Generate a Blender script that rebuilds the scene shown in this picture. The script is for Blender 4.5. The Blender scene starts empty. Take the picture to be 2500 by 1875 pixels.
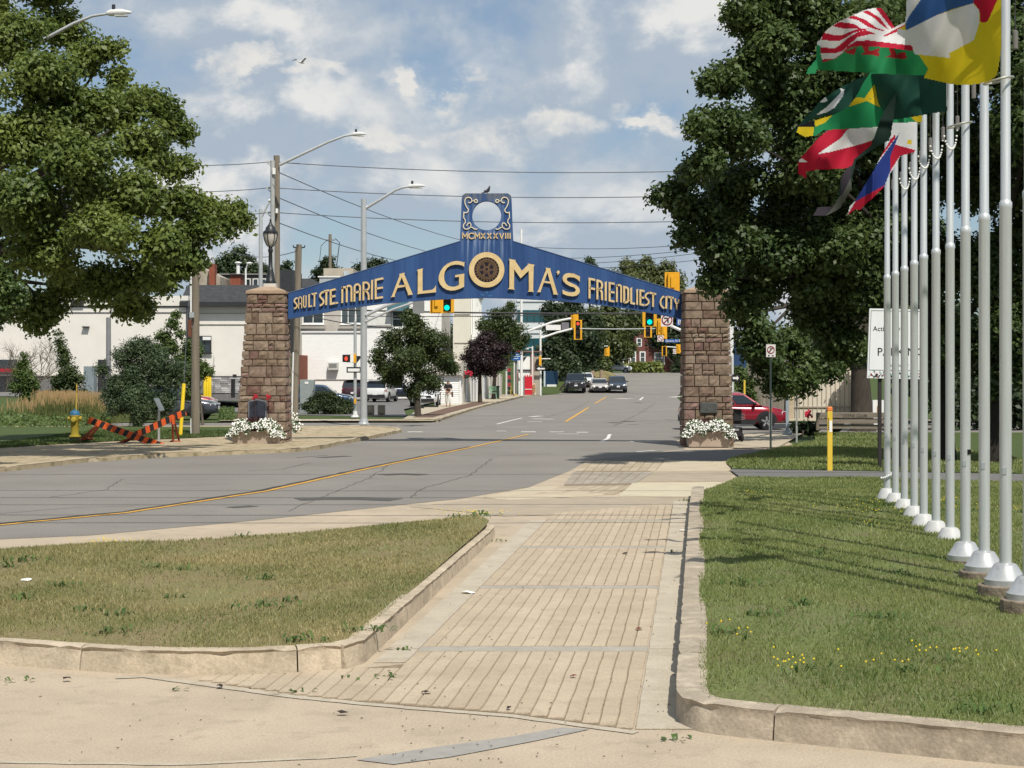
import bpy, bmesh, math, random
import numpy as np
from mathutils import Vector, Matrix
random.seed(7)
rng = np.random.default_rng(7)
S = bpy.context.scene
COL = S.collection
R = math.radians

# ---------------------------------------------------------------- camera
FPX, CAMZ, HZ, CX = 4000.0, 2.4, 905.0, 1250.0     # focal length in photo pixels, eye height, horizon row, centre column
cam = bpy.data.cameras.new('camera')
cam.sensor_fit = 'HORIZONTAL'
cam.sensor_width = 36.0
cam.lens = 36.0 * FPX / 2500.0
cam.shift_y = -32.5 / 2500.0
cam.clip_start, cam.clip_end = 0.5, 6000.0
camo = bpy.data.objects.new('camera', cam)
COL.objects.link(camo)
camo.location = (0, 0, CAMZ)
camo.rotation_euler = (R(90), 0, 0)
S.camera = camo

# ---------------------------------------------------------------- sun, sky, exposure
SUN_EL = R(54)
SUN_AZ = math.atan2(0.40, -1.0)                     # direction TO the sun, measured from +Y towards +X
sun_dir = Vector((math.sin(SUN_AZ) * math.cos(SUN_EL), math.cos(SUN_AZ) * math.cos(SUN_EL), math.sin(SUN_EL)))
sl = bpy.data.lights.new('sun', 'SUN')
sl.energy = 4.9
sl.angle = R(0.53)
sl.color = (1.0, 0.95, 0.86)
so = bpy.data.objects.new('sun', sl)
COL.objects.link(so)
so.rotation_euler = (-sun_dir).to_track_quat('-Z', 'Y').to_euler()

W = bpy.data.worlds.new('World')
S.world = W
W.use_nodes = True
wn, wl = W.node_tree.nodes, W.node_tree.links
bg = wn['Background']
bg.inputs[1].default_value = 0.10
sky = wn.new('ShaderNodeTexSky')
sky.sky_type = 'NISHITA'
sky.sun_disc = False
sky.sun_elevation = SUN_EL
sky.sun_rotation = SUN_AZ
sky.air_density = 1.0
sky.dust_density = 0.6
sky.ozone_density = 1.6


def N(t, nodes=wn, **kw):
    n = nodes.new(t)
    for k, v in kw.items():
        setattr(n, k, v)
    return n


def mth(op, a, b=None, nodes=wn, links=wl, clamp=False):
    n = nodes.new('ShaderNodeMath')
    n.operation = op
    n.use_clamp = clamp
    for i, x in enumerate((a, b)):
        if x is None:
            continue
        if isinstance(x, (int, float)):
            n.inputs[i].default_value = x
        else:
            links.new(x, n.inputs[i])
    return n.outputs[0]


def wnoise(vec, scale, det, rough, dist=0.0):
    n = N('ShaderNodeTexNoise')
    n.inputs['Scale'].default_value = scale
    n.inputs['Detail'].default_value = det
    n.inputs['Roughness'].default_value = rough
    n.inputs['Distortion'].default_value = dist
    wl.new(vec, n.inputs['Vector'])
    return n.outputs['Fac']


def wramp(x, a, b):
    n = N('ShaderNodeMapRange')
    n.interpolation_type = 'SMOOTHSTEP'
    wl.new(x, n.inputs[0])
    n.inputs[1].default_value, n.inputs[2].default_value = a, b
    return n.outputs[0]


tc = N('ShaderNodeTexCoord')
mp = N('ShaderNodeMapping')
mp.inputs['Scale'].default_value = (1.0, 1.0, 1.55)
mp.inputs['Location'].default_value = (0.37, 0.0, 0.09)
wl.new(tc.outputs['Generated'], mp.inputs['Vector'])
mp2 = N('ShaderNodeMapping')
mp2.inputs['Scale'].default_value = (1.0, 1.0, 1.55)
mp2.inputs['Location'].default_value = (0.387, 0.0, 0.128)
wl.new(tc.outputs['Generated'], mp2.inputs['Vector'])
n1 = wnoise(mp.outputs[0], 7.0, 10.0, 0.58, 0.15)
n2 = wnoise(mp2.outputs[0], 7.0, 10.0, 0.58, 0.15)
n3 = wnoise(mp.outputs[0], 2.3, 3.0, 0.5)
dens = wramp(mth('ADD', n1, mth('MULTIPLY', mth('SUBTRACT', n3, 0.5), 0.75)), 0.37, 0.56)
lit = wramp(mth('SUBTRACT', n1, n2), -0.04, 0.10)                 # cloud tops turned to the light
core = wramp(n1, 0.50, 0.66)
shade = N('ShaderNodeMix')
shade.data_type = 'RGBA'
shade.inputs['A'].default_value = (4.15, 4.9, 5.8, 1)            # cloud bases
shade.inputs['B'].default_value = (8.1, 8.05, 7.8, 1)            # cloud tops
wl.new(mth('MULTIPLY', lit, mth('ADD', mth('MULTIPLY', core, 0.75), 0.3)), shade.inputs['Factor'])
sep = N('ShaderNodeSeparateXYZ')                                    # a few bright cumulus heaps over the street
wl.new(tc.outputs['Generated'], sep.inputs[0])
yy = mth('MAXIMUM', sep.outputs[1], 0.05)
cu_, cw_ = mth('DIVIDE', sep.outputs[0], yy), mth('DIVIDE', sep.outputs[2], yy)
nf = wnoise(tc.outputs['Generated'], 30.0, 8.0, 0.62, 0.2)
na, nb_ = wnoise(mp.outputs[0], 11.0, 9.0, 0.6), wnoise(mp2.outputs[0], 13.0, 9.0, 0.6)
cu_ = mth('ADD', cu_, mth('MULTIPLY', mth('SUBTRACT', na, 0.5), 0.15))
cw_ = mth('ADD', cw_, mth('MULTIPLY', mth('SUBTRACT', nb_, 0.5), 0.09))
heap = heapl = None
for px, py, a, b in ((1072, 225, 95, 85), (1185, 352, 185, 58), (905, 352, 120, 40), (1340, 330, 90, 44), (1590, 300, 120, 42), (600, 165, 105, 46), (770, 205, 90, 26)):
    du = mth('DIVIDE', mth('SUBTRACT', cu_, (px - 1250) / 4000), a / 4000)
    dw = mth('DIVIDE', mth('SUBTRACT', cw_, (905 - py) / 4000), b / 4000)
    rr_ = mth('SQRT', mth('ADD', mth('MULTIPLY', du, du), mth('MULTIPLY', dw, dw)))
    k_ = wramp(mth('ADD', rr_, mth('MULTIPLY', mth('SUBTRACT', nf, 0.5), 2.6)), 1.3, 0.6)
    k_ = mth('MULTIPLY', k_, wramp(dw, -1.35, -0.2))
    heap = k_ if heap is None else mth('MAXIMUM', heap, k_)
hm = N('ShaderNodeMix')
hm.data_type = 'RGBA'
wl.new(mth('MULTIPLY', heap, wramp(nf, 0.25, 0.6)), hm.inputs['Factor'])
wl.new(shade.outputs['Result'], hm.inputs['A'])
hm.inputs['B'].default_value = (7.9, 7.75, 7.4, 1)
skyd = N('ShaderNodeMix')
skyd.data_type = 'RGBA'
skyd.blend_type = 'MULTIPLY'
skyd.inputs['Factor'].default_value = 1.0
wl.new(sky.outputs[0], skyd.inputs['A'])
skyd.inputs['B'].default_value = (0.78, 0.86, 0.92, 1)
smix = N('ShaderNodeMix')
smix.data_type = 'RGBA'
wl.new(mth('MAXIMUM', mth('ADD', mth('MULTIPLY', dens, 0.66), 0.31), heap), smix.inputs['Factor'])
wl.new(skyd.outputs['Result'], smix.inputs['A'])
wl.new(hm.outputs['Result'], smix.inputs['B'])
wl.new(smix.outputs['Result'], bg.inputs[0])

vs = S.view_settings
vs.view_transform = 'Standard'
vs.look = 'None'
vs.exposure = 0.0
vs.gamma = 1.0
vs.use_curve_mapping = False
S.cycles.use_adaptive_sampling = True
S.cycles.max_bounces = 4
S.cycles.diffuse_bounces = 2
S.cycles.glossy_bounces = 2
S.cycles.transmission_bounces = 2
S.cycles.transparent_max_bounces = 8
S.cycles.use_denoising = True


# ---------------------------------------------------------------- pixel <-> place
def at(px, py, d):
    return Vector(((px - CX) * d / FPX, d, CAMZ - (py - HZ) * d / FPX))


def gp(px, py, z=0.0):
    d = (CAMZ - z) * FPX / (py - HZ)
    return Vector(((px - CX) * d / FPX, d, z))


def sstep(x, a, b):
    t = min(1.0, max(0.0, (x - a) / (b - a)))
    return t * t * (3 - 2 * t)


def ground_z(x, y):
    z = 1.0 * sstep(-x, 20, 27) * sstep(y, 62, 100)
    z += 2.1 * sstep(y, 160, 205) * sstep(x + 40, 0, 30)
    z += 6.0 * sstep(y, 260, 480)
    return z


# ---------------------------------------------------------------- materials
MATS = {}


def mat(name, col, rough=0.8, var=0.15, scale=3.0, bump=0.0, bscale=40.0, metal=0.0, spec=0.3, col2=None, rnd=0.0,
        coords='Object', detail=6.0, stretch=None, emit=None, estr=0.0, spots=None, clear=0.0, grain=None):
    """procedural Principled material: noise between two tones, optional relief, per-object tone and dark spots"""
    if name in MATS:
        return MATS[name]
    m = bpy.data.materials.new(name)
    MATS[name] = m
    m.use_nodes = True
    nd, lk = m.node_tree.nodes, m.node_tree.links
    p = nd['Principled BSDF']
    p.inputs['Roughness'].default_value = rough
    p.inputs['Metallic'].default_value = metal
    p.inputs['Specular IOR Level'].default_value = spec
    p.inputs['Coat Weight'].default_value = clear
    p.inputs['Coat Roughness'].default_value = 0.08
    t = nd.new('ShaderNodeTexCoord')
    src = t.outputs[coords]
    if stretch:
        q = nd.new('ShaderNodeMapping')
        q.inputs['Scale'].default_value = stretch
        lk.new(src, q.inputs['Vector'])
        src = q.outputs[0]
    c1 = [c * (1 - var) for c in col]
    c2 = list(col2) if col2 else [min(1, c * (1 + var)) for c in col]
    n = nd.new('ShaderNodeTexNoise')
    n.inputs['Scale'].default_value = scale
    n.inputs['Detail'].default_value = detail
    n.inputs['Roughness'].default_value = 0.62
    lk.new(src, n.inputs['Vector'])
    rr = nd.new('ShaderNodeMapRange')
    rr.inputs[1].default_value, rr.inputs[2].default_value = 0.3, 0.7
    lk.new(n.outputs['Fac'], rr.inputs[0])
    mx = nd.new('ShaderNodeMix')
    mx.data_type = 'RGBA'
    mx.inputs['A'].default_value = (*c1, 1)
    mx.inputs['B'].default_value = (*c2, 1)
    lk.new(rr.outputs[0], mx.inputs['Factor'])
    out = mx.outputs['Result']
    if spots:
        sc, lo, hi, sc_col, amt = spots
        v = nd.new('ShaderNodeTexNoise')
        v.inputs['Scale'].default_value = sc
        v.inputs['Detail'].default_value = 5
        v.inputs['Roughness'].default_value = 0.65
        lk.new(src, v.inputs['Vector'])
        vr = nd.new('ShaderNodeMapRange')
        vr.inputs[1].default_value, vr.inputs[2].default_value = lo, hi
        vr.inputs[4].default_value = amt
        lk.new(v.outputs['Fac'], vr.inputs[0])
        m2 = nd.new('ShaderNodeMix')
        m2.data_type = 'RGBA'
        lk.new(vr.outputs[0], m2.inputs['Factor'])
        lk.new(out, m2.inputs['A'])
        m2.inputs['B'].default_value = (*sc_col, 1)
        out = m2.outputs['Result']
    if grain:
        gn = nd.new('ShaderNodeTexNoise')
        gn.inputs['Scale'].default_value = grain[0]
        gn.inputs['Detail'].default_value = 3
        lk.new(t.outputs[coords], gn.inputs['Vector'])
        gm = nd.new('ShaderNodeMapRange')
        gm.inputs[1].default_value, gm.inputs[2].default_value = 0.3, 0.7
        gm.inputs[3].default_value, gm.inputs[4].default_value = 1 - grain[1], 1 + grain[1]
        lk.new(gn.outputs['Fac'], gm.inputs[0])
        gh = nd.new('ShaderNodeHueSaturation')
        lk.new(gm.outputs[0], gh.inputs['Value'])
        lk.new(out, gh.inputs['Color'])
        out = gh.outputs[0]
    if rnd:
        oi = nd.new('ShaderNodeObjectInfo')
        hv = nd.new('ShaderNodeHueSaturation')
        a = nd.new('ShaderNodeMapRange')
        a.inputs[3].default_value, a.inputs[4].default_value = 1 - rnd, 1 + rnd
        lk.new(oi.outputs['Random'], a.inputs[0])
        lk.new(a.outputs[0], hv.inputs['Value'])
        a2 = nd.new('ShaderNodeMapRange')
        a2.inputs[3].default_value, a2.inputs[4].default_value = 1 + rnd * 0.5, 1 - rnd * 0.5
        lk.new(oi.outputs['Random'], a2.inputs[0])
        lk.new(a2.outputs[0], hv.inputs['Saturation'])
        lk.new(out, hv.inputs['Color'])
        out = hv.outputs[0]
    lk.new(out, p.inputs['Base Color'])
    if bump:
        b = nd.new('ShaderNodeTexNoise')
        b.inputs['Scale'].default_value = bscale
        b.inputs['Detail'].default_value = 4
        lk.new(src, b.inputs['Vector'])
        bp = nd.new('ShaderNodeBump')
        bp.inputs['Strength'].default_value = bump
        bp.inputs['Distance'].default_value = 0.02
        lk.new(b.outputs['Fac'], bp.inputs['Height'])
        lk.new(bp.outputs[0], p.inputs['Normal'])
    if emit:
        p.inputs['Emission Color'].default_value = (*emit, 1)
        p.inputs['Emission Strength'].default_value = estr
    return m


def leaf_mat(name, dark, light, trans=0.3, nscale=0.7):
    if name in MATS:
        return MATS[name]
    m = bpy.data.materials.new(name)
    MATS[name] = m
    m.use_nodes = True
    nd, lk = m.node_tree.nodes, m.node_tree.links
    p = nd['Principled BSDF']
    p.inputs['Roughness'].default_value = 0.5
    p.inputs['Specular IOR Level'].default_value = 0.35
    g = nd.new('ShaderNodeNewGeometry')
    t = nd.new('ShaderNodeTexCoord')
    n = nd.new('ShaderNodeTexNoise')
    n.inputs['Scale'].default_value = nscale
    n.inputs['Detail'].default_value = 4
    lk.new(t.outputs['Object'], n.inputs['Vector'])
    a = mth('MULTIPLY', g.outputs['Random Per Island'], 0.55, nd, lk)
    b = mth('ADD', a, mth('SUBTRACT', mth('MULTIPLY', n.outputs['Fac'], 1.5, nd, lk), 0.5, nd, lk), nd, lk, True)
    mx = nd.new('ShaderNodeMix')
    mx.data_type = 'RGBA'
    mx.inputs['A'].default_value = (*dark, 1)
    mx.inputs['B'].default_value = (*light, 1)
    lk.new(b, mx.inputs['Factor'])
    lk.new(mx.outputs['Result'], p.inputs['Base Color'])
    tr = nd.new('ShaderNodeBsdfTranslucent')
    hs = nd.new('ShaderNodeHueSaturation')
    hs.inputs['Value'].default_value = 1.5
    hs.inputs['Hue'].default_value = 0.49
    lk.new(mx.outputs['Result'], hs.inputs['Color'])
    lk.new(hs.outputs[0], tr.inputs['Color'])
    ms = nd.new('ShaderNodeMixShader')
    ms.inputs[0].default_value = trans
    lk.new(p.outputs[0], ms.inputs[1])
    lk.new(tr.outputs[0], ms.inputs[2])
    lk.new(ms.outputs[0], nd['Material Output'].inputs[0])
    return m


def cloth_mat(name, col):
    if name in MATS:
        return MATS[name]
    m = mat(name, col, 0.75, 0.06, 9.0, 0.15, 130.0, spec=0.15)
    nd, lk = m.node_tree.nodes, m.node_tree.links
    p = nd['Principled BSDF']
    tr = nd.new('ShaderNodeBsdfTranslucent')
    tr.inputs['Color'].default_value = (*col, 1)
    ms = nd.new('ShaderNodeMixShader')
    ms.inputs[0].default_value = 0.28
    lk.new(p.outputs[0], ms.inputs[1])
    lk.new(tr.outputs[0], ms.inputs[2])
    lk.new(ms.outputs[0], nd['Material Output'].inputs[0])
    return m


def glass_mat(name, col=(0.02, 0.03, 0.035)):
    return mat(name, col, 0.06, 0.2, 2.0, spec=0.9)


# ---------------------------------------------------------------- mesh collecting
class MB:
    def __init__(s):
        s.v, s.f, s.m, s.cm = [], [], [], 0

    def add(s, vs_, fs):
        o = len(s.v)
        s.v += [tuple(v) for v in vs_]
        s.f += [tuple(i + o for i in f) for f in fs]
        s.m += [s.cm] * len(fs)
        return s

    def bx(s, x0, x1, y0, y1, z0, z1):
        return s.add([(x0, y0, z0), (x1, y0, z0), (x1, y1, z0), (x0, y1, z0), (x0, y0, z1), (x1, y0, z1), (x1, y1, z1), (x0, y1, z1)],
                     [(0, 3, 2, 1), (4, 5, 6, 7), (0, 1, 5, 4), (1, 2, 6, 5), (2, 3, 7, 6), (3, 0, 4, 7)])

    def obx(s, c, ex, ey, ez):
        """box from centre and three half-axis vectors"""
        c, ex, ey, ez = map(Vector, (c, ex, ey, ez))
        p = [c + a * ex + b * ey + d * ez for d in (-1, 1) for a, b in ((-1, -1), (1, -1), (1, 1), (-1, 1))]
        return s.add(p, [(0, 3, 2, 1), (4, 5, 6, 7), (0, 1, 5, 4), (1, 2, 6, 5), (2, 3, 7, 6), (3, 0, 4, 7)])

    def bar(s, p0, p1, w, h, up=(0, 0, 1)):
        p0, p1, up = Vector(p0), Vector(p1), Vector(up)
        a = (p1 - p0)
        sd = a.cross(up)
        if sd.length < 1e-6:
            sd = a.cross(Vector((0, 1, 0)))
        sd.normalize()
        u = sd.cross(a).normalized()
        return s.obx((p0 + p1) / 2, a / 2, sd * (w / 2), u * (h / 2))

    def tube(s, pts, r, n=8, cap=True):
        pts = [Vector(p) for p in pts]
        rs = r if isinstance(r, (list, tuple)) else [r] * len(pts)
        o = []
        ref = None
        for i, p in enumerate(pts):
            t = (pts[min(i + 1, len(pts) - 1)] - pts[max(i - 1, 0)]).normalized()
            if ref is None:
                ref = t.orthogonal().normalized()
            ref = (ref - t * ref.dot(t))
            ref = ref.normalized() if ref.length > 1e-6 else t.orthogonal().normalized()
            b = t.cross(ref)
            o += [p + (ref * math.cos(2 * math.pi * k / n) + b * math.sin(2 * math.pi * k / n)) * rs[i] for k in range(n)]
        f = []
        for i in range(len(pts) - 1):
            for k in range(n):
                k2 = (k + 1) % n
                f.append((i * n + k, i * n + k2, (i + 1) * n + k2, (i + 1) * n + k))
        if cap:
            f.append(tuple(range(n - 1, -1, -1)))
            f.append(tuple((len(pts) - 1) * n + k for k in range(n)))
        return s.add(o, f)

    def cyl(s, p0, p1, r0, r1=None, n=12):
        return s.tube([p0, p1], [r0, r0 if r1 is None else r1], n)

    def lathe(s, prof, o=(0, 0, 0), n=16, axis='z'):
        vs_, f = [], []
        for r, z in prof:
            for k in range(n):
                a = 2 * math.pi * k / n
                c, d = r * math.cos(a), r * math.sin(a)
                q = (c, d, z) if axis == 'z' else ((z, c, d) if axis == 'x' else (c, z, d))
                vs_.append((o[0] + q[0], o[1] + q[1], o[2] + q[2]))
        for i in range(len(prof) - 1):
            for k in range(n):
                k2 = (k + 1) % n
                q = (i * n + k, i * n + k2, (i + 1) * n + k2, (i + 1) * n + k)
                f.append(q if axis != 'y' else q[::-1])
        if prof[0][0] > 1e-4:
            f.append(tuple(range(n - 1, -1, -1)))
        if prof[-1][0] > 1e-4:
            f.append(tuple((len(prof) - 1) * n + k for k in range(n)))
        return s.add(vs_, f)

    def prism(s, poly, z0, z1):
        """upright prism over a ground polygon (x, y)"""
        n = len(poly)
        a = sum(poly[i][0] * poly[(i + 1) % n][1] - poly[(i + 1) % n][0] * poly[i][1] for i in range(n))
        if a < 0:
            poly = poly[::-1]
        vs_ = [(p[0], p[1], z0) for p in poly] + [(p[0], p[1], z1) for p in poly]
        f = [tuple(range(n - 1, -1, -1)), tuple(range(n, 2 * n))]
        f += [(i, (i + 1) % n, n + (i + 1) % n, n + i) for i in range(n)]
        return s.add(vs_, f)

    def vprism(s, poly, y0, y1):
        """prism over a polygon (x, z), from depth y0 (towards the camera) to y1"""
        n = len(poly)
        a = sum(poly[i][0] * poly[(i + 1) % n][1] - poly[(i + 1) % n][0] * poly[i][1] for i in range(n))
        if a < 0:
            poly = poly[::-1]
        vs_ = [(p[0], y0, p[1]) for p in poly] + [(p[0], y1, p[1]) for p in poly]
        f = [tuple(range(n)), tuple(range(2 * n - 1, n - 1, -1))]
        f += [((i + 1) % n, i, n + i, n + (i + 1) % n) for i in range(n)]
        return s.add(vs_, f)

    def ball(s, c, r, n=10, m=6):
        if isinstance(r, (int, float)):
            r = (r, r, r)
        vs_ = [(c[0], c[1], c[2] - r[2])]
        for j in range(1, m):
            t = math.pi * j / m - math.pi / 2
            for k in range(n):
                a = 2 * math.pi * k / n
                vs_.append((c[0] + r[0] * math.cos(t) * math.cos(a), c[1] + r[1] * math.cos(t) * math.sin(a), c[2] + r[2] * math.sin(t)))
        vs_.append((c[0], c[1], c[2] + r[2]))
        f = [(0, 1 + (k + 1) % n, 1 + k) for k in range(n)]
        for j in range(m - 2):
            for k in range(n):
                f.append((1 + j * n + k, 1 + j * n + (k + 1) % n, 1 + (j + 1) * n + (k + 1) % n, 1 + (j + 1) * n + k))
        L = len(vs_) - 1
        f += [(L, 1 + (m - 2) * n + k, 1 + (m - 2) * n + (k + 1) % n) for k in range(n)]
        return s.add(vs_, f)

    def build(s, name, mats, parent=None, smooth=None, bevel=0.0):
        off = Vector((0, 0, 0))
        if parent is not None:
            q = parent
            while q.parent:
                q = q.parent
            off = q.location
        me = bpy.data.meshes.new(name)
        me.from_pydata([(v[0] - off[0], v[1] - off[1], v[2] - off[2]) for v in s.v], [], s.f)
        for mm in (mats if isinstance(mats, (list, tuple)) else [mats]):
            me.materials.append(mm)
        if any(s.m):
            me.polygons.foreach_set('material_index', s.m)
        if smooth is not None:
            me.shade_smooth()
            me.set_sharp_from_angle(angle=R(smooth))
        me.update()
        o = bpy.data.objects.new(name, me)
        COL.objects.link(o)
        if parent is not None:
            o.parent = parent
        if bevel:
            b = o.modifiers.new('bevel', 'BEVEL')
            b.width = bevel
            b.segments = 2
            b.limit_method = 'ANGLE'
        return o


def npmesh(name, verts, faces, mats, parent=None, midx=None, smooth=False):
    """fast mesh from numpy arrays; faces (n, k) all with k corners"""
    verts = np.asarray(verts, np.float32)
    faces = np.asarray(faces, np.int32)
    if parent is not None:
        q = parent
        while q.parent:
            q = q.parent
        verts = verts - np.array(q.location, np.float32)
    n, k = faces.shape
    me = bpy.data.meshes.new(name)
    me.vertices.add(len(verts))
    me.vertices.foreach_set('co', verts.ravel())
    me.loops.add(n * k)
    me.loops.foreach_set('vertex_index', faces.ravel())
    me.polygons.add(n)
    me.polygons.foreach_set('loop_start', np.arange(0, n * k, k, dtype=np.int32))
    for mm in (mats if isinstance(mats, (list, tuple)) else [mats]):
        me.materials.append(mm)
    if midx is not None:
        me.polygons.foreach_set('material_index', np.asarray(midx, np.int32))
    me.update(calc_edges=True)
    me.validate()
    if smooth:
        me.shade_smooth()
    o = bpy.data.objects.new(name, me)
    COL.objects.link(o)
    if parent is not None:
        o.parent = parent
    return o


def tag(o, label=None, cat=None, group=None, kind=None):
    if label:
        o['label'] = label
    if cat:
        o['category'] = cat
    if group:
        o['group'] = group
    if kind:
        o['kind'] = kind
    return o


def thing(name, label, cat, loc=(0, 0, 0), group=None):
    o = bpy.data.objects.new(name, None)
    COL.objects.link(o)
    o.location = loc
    o.empty_display_size = 0.2
    return tag(o, label, cat, group)


def dup(o, parent=None):
    c = o.copy()
    COL.objects.link(c)
    c.parent = parent
    for ch in o.children:
        dup(ch, c)
    return c


def text_mesh(mb, txt, o, ux, uz, size, thick=0.004, nrm=(0, -1, 0)):
    """flat lettering (Blender's built-in font) laid on a sign: origin o is the text's lower left corner"""
    cu = bpy.data.curves.new('t', 'FONT')
    cu.body = txt
    cu.size = size
    cu.resolution_u = 2
    ob = bpy.data.objects.new('t', cu)
    me = bpy.data.meshes.new_from_object(ob)
    o, ux, uz, nrm = Vector(o), Vector(ux), Vector(uz), Vector(nrm)
    mb.add([o + ux * v.co.x + uz * v.co.y + nrm * thick for v in me.vertices], [tuple(p.vertices) for p in me.polygons])
    w = max((v.co.x for v in me.vertices), default=0)
    bpy.data.objects.remove(ob)
    bpy.data.curves.remove(cu)
    bpy.data.meshes.remove(me)
    return w


def inside(px, py, poly):
    """vectorised point in polygon"""
    r = np.zeros(px.shape, bool)
    n = len(poly)
    for i in range(n):
        x0, y0 = poly[i]
        x1, y1 = poly[(i + 1) % n]
        if y0 == y1:
            continue
        c = ((y0 > py) != (y1 > py)) & (px < (x1 - x0) * (py - y0) / (y1 - y0) + x0)
        r ^= c
    return r
# ================================================================ THE GROUND
M_conc = mat('tan_concrete', (0.425, 0.35, 0.258), 0.9, 0.12, 0.9, 0.5, 45.0, spots=(3.0, 0.52, 0.72, (0.31, 0.255, 0.19), 0.75), grain=(55.0, 0.13))
M_plank = mat('stamped_concrete', (0.44, 0.36, 0.26), 0.9, 0.10, 1.5, 0.5, 60.0, rnd=0.05, spots=(4.0, 0.52, 0.75, (0.33, 0.265, 0.19), 0.7), grain=(60.0, 0.12))
M_band = mat('grey_band', (0.34, 0.31, 0.26), 0.9, 0.14, 4.0, 0.3, 90.0, grain=(60.0, 0.12))
M_border = mat('pale_border', (0.44, 0.385, 0.30), 0.9, 0.1, 2.0, 0.3, 90.0, spots=(3.0, 0.5, 0.7, (0.34, 0.285, 0.21), 0.7), grain=(60.0, 0.12))
M_joint = mat('joint_dirt', (0.225, 0.17, 0.115), 0.95, 0.3, 12.0)
M_kerb = mat('kerb_concrete', (0.45, 0.375, 0.275), 0.92, 0.18, 3.0, 0.3, 40.0, rnd=0.05, grain=(40.0, 0.12),
             spots=(7.0, 0.52, 0.72, (0.22, 0.18, 0.125), 0.65))
M_kerb2 = mat('kerb_concrete_grey', (0.34, 0.285, 0.215), 0.92, 0.18, 3.0, 0.3, 40.0, rnd=0.05, grain=(40.0, 0.12),
              spots=(6.0, 0.5, 0.7, (0.52, 0.44, 0.33), 0.6))
M_asph = mat('road_asphalt', (0.215, 0.198, 0.176), 0.92, 0.14, 0.35, 0.5, 45.0, grain=(28.0, 0.13), spots=(0.7, 0.5, 0.68, (0.175, 0.164, 0.15), 0.6))
M_asph2 = mat('lot_asphalt', (0.16, 0.155, 0.15), 0.92, 0.15, 0.7, 0.3, 30.0)
M_tar = mat('tar', (0.045, 0.04, 0.037), 0.7, 0.2, 6.0)
M_yline = mat('road_yellow', (0.62, 0.33, 0.05), 0.75, 0.18, 7.0, spots=(18.0, 0.52, 0.62, (0.25, 0.19, 0.11), 0.7))
M_wline = mat('road_white', (0.72, 0.70, 0.66), 0.75, 0.1, 7.0, spots=(14.0, 0.5, 0.62, (0.3, 0.29, 0.27), 0.7))
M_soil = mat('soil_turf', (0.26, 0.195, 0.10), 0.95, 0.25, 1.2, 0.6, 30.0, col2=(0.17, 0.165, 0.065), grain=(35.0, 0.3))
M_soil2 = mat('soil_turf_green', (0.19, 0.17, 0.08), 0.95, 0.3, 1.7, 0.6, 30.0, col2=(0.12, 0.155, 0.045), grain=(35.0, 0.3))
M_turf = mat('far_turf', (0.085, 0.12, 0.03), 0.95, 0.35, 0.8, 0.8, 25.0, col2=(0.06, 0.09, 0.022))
M_side = mat('pale_sidewalk', (0.42, 0.36, 0.27), 0.92, 0.12, 1.6, 0.3, 40.0, spots=(5.0, 0.55, 0.72, (0.22, 0.19, 0.12), 0.6))
M_weedwalk = mat('weedy_paving', (0.40, 0.325, 0.215), 0.92, 0.16, 2.0, 0.4, 40.0, spots=(3.2, 0.5, 0.64, (0.15, 0.135, 0.06), 0.8))


def flat(name, pts, z, m, label=None):
    mb = MB()
    a = sum(pts[i][0] * pts[(i + 1) % len(pts)][1] - pts[(i + 1) % len(pts)][0] * pts[i][1] for i in range(len(pts)))
    if a < 0:
        pts = pts[::-1]
    mb.add([(p[0], p[1], z) for p in pts], [tuple(range(len(pts)))])
    o = mb.build(name, m)
    o['kind'] = 'structure'
    return o


def terrain(name, xs, ys, m, lift=0.0, zf=ground_z):
    v = [(x, y, zf(x, y) + lift) for y in ys for x in xs]
    n = len(xs)
    f = [(j * n + i, j * n + i + 1, (j + 1) * n + i + 1, (j + 1) * n + i) for j in range(len(ys) - 1) for i in range(n - 1)]
    o = npmesh(name, v, f, m, smooth=True)
    o['kind'] = 'structure'
    return o


gx = sorted(set([-2500, -1200, -600, -300] + list(range(-200, 201, 4)) + [300, 600, 1200, 2500]))
gy = [-60, -20] + list(range(0, 520, 4)) + [600, 900, 1600, 3500]
terrain('ground', gx, gy, M_turf, -0.06)

# tan concrete forecourt, reaching to the sidewalk on the right of the road
flat('forecourt_paving', [(-60, 3), (60, 3), (60, 33), (13, 36), (8.6, 45), (9.4, 57), (9.6, 62.5), (4.4, 62.5), (-6, 34), (-60, 15)], 0.0, M_conc)

# the road: comes in from the left, runs under the arch, crosses a side street and climbs away
ROAD_R = [(-60, -2), (-20, 16.6)] + [gp(*p)[:2] for p in
          ((0, 1317), (226, 1307), (622, 1271), (1074, 1223), (1111, 1220), (1290, 1190), (1393, 1149), (1425, 1130), (1626, 1101), (1672, 1097))] + \
         [(5.6, 56), (6.4, 60.5), (8.5, 62.6)]
ROAD_L = [(-60, 2), (-45, 10), (-26, 22), (-18, 28.5), (-14, 34), (-12.1, 38.7)] + [gp(*p)[:2] for p in
          ((47, 1148), (221, 1128), (400, 1117), (557, 1111), (709, 1105), (779, 1098), (824, 1088), (926, 1068), (981, 1056))] + \
         [(-4.6, 66), (-5.6, 67.6), (-7.2, 68.2)]
flat('road', ROAD_R + [(60, 62.9), (60, 75.0), (10.4, 75.0), (9.6, 76.2), (-3.2, 76.4), (-4.4, 75.2), (-60, 75.2), (-60, 68.4)] + ROAD_L[::-1], 0.004, M_asph)
FAR_L = [(75.9, -3.45), (103, -2.06), (127, -0.48), (147.7, 1.0), (158, 2.6), (175, 7.5), (205, 10.6), (216, 11.2)]
FAR_R = [(75.9, 9.6), (103, 11.4), (127, 13.1), (147.7, 14.8), (158, 16.0), (175, 18.2), (205, 21.6), (216, 22.6)]


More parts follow.
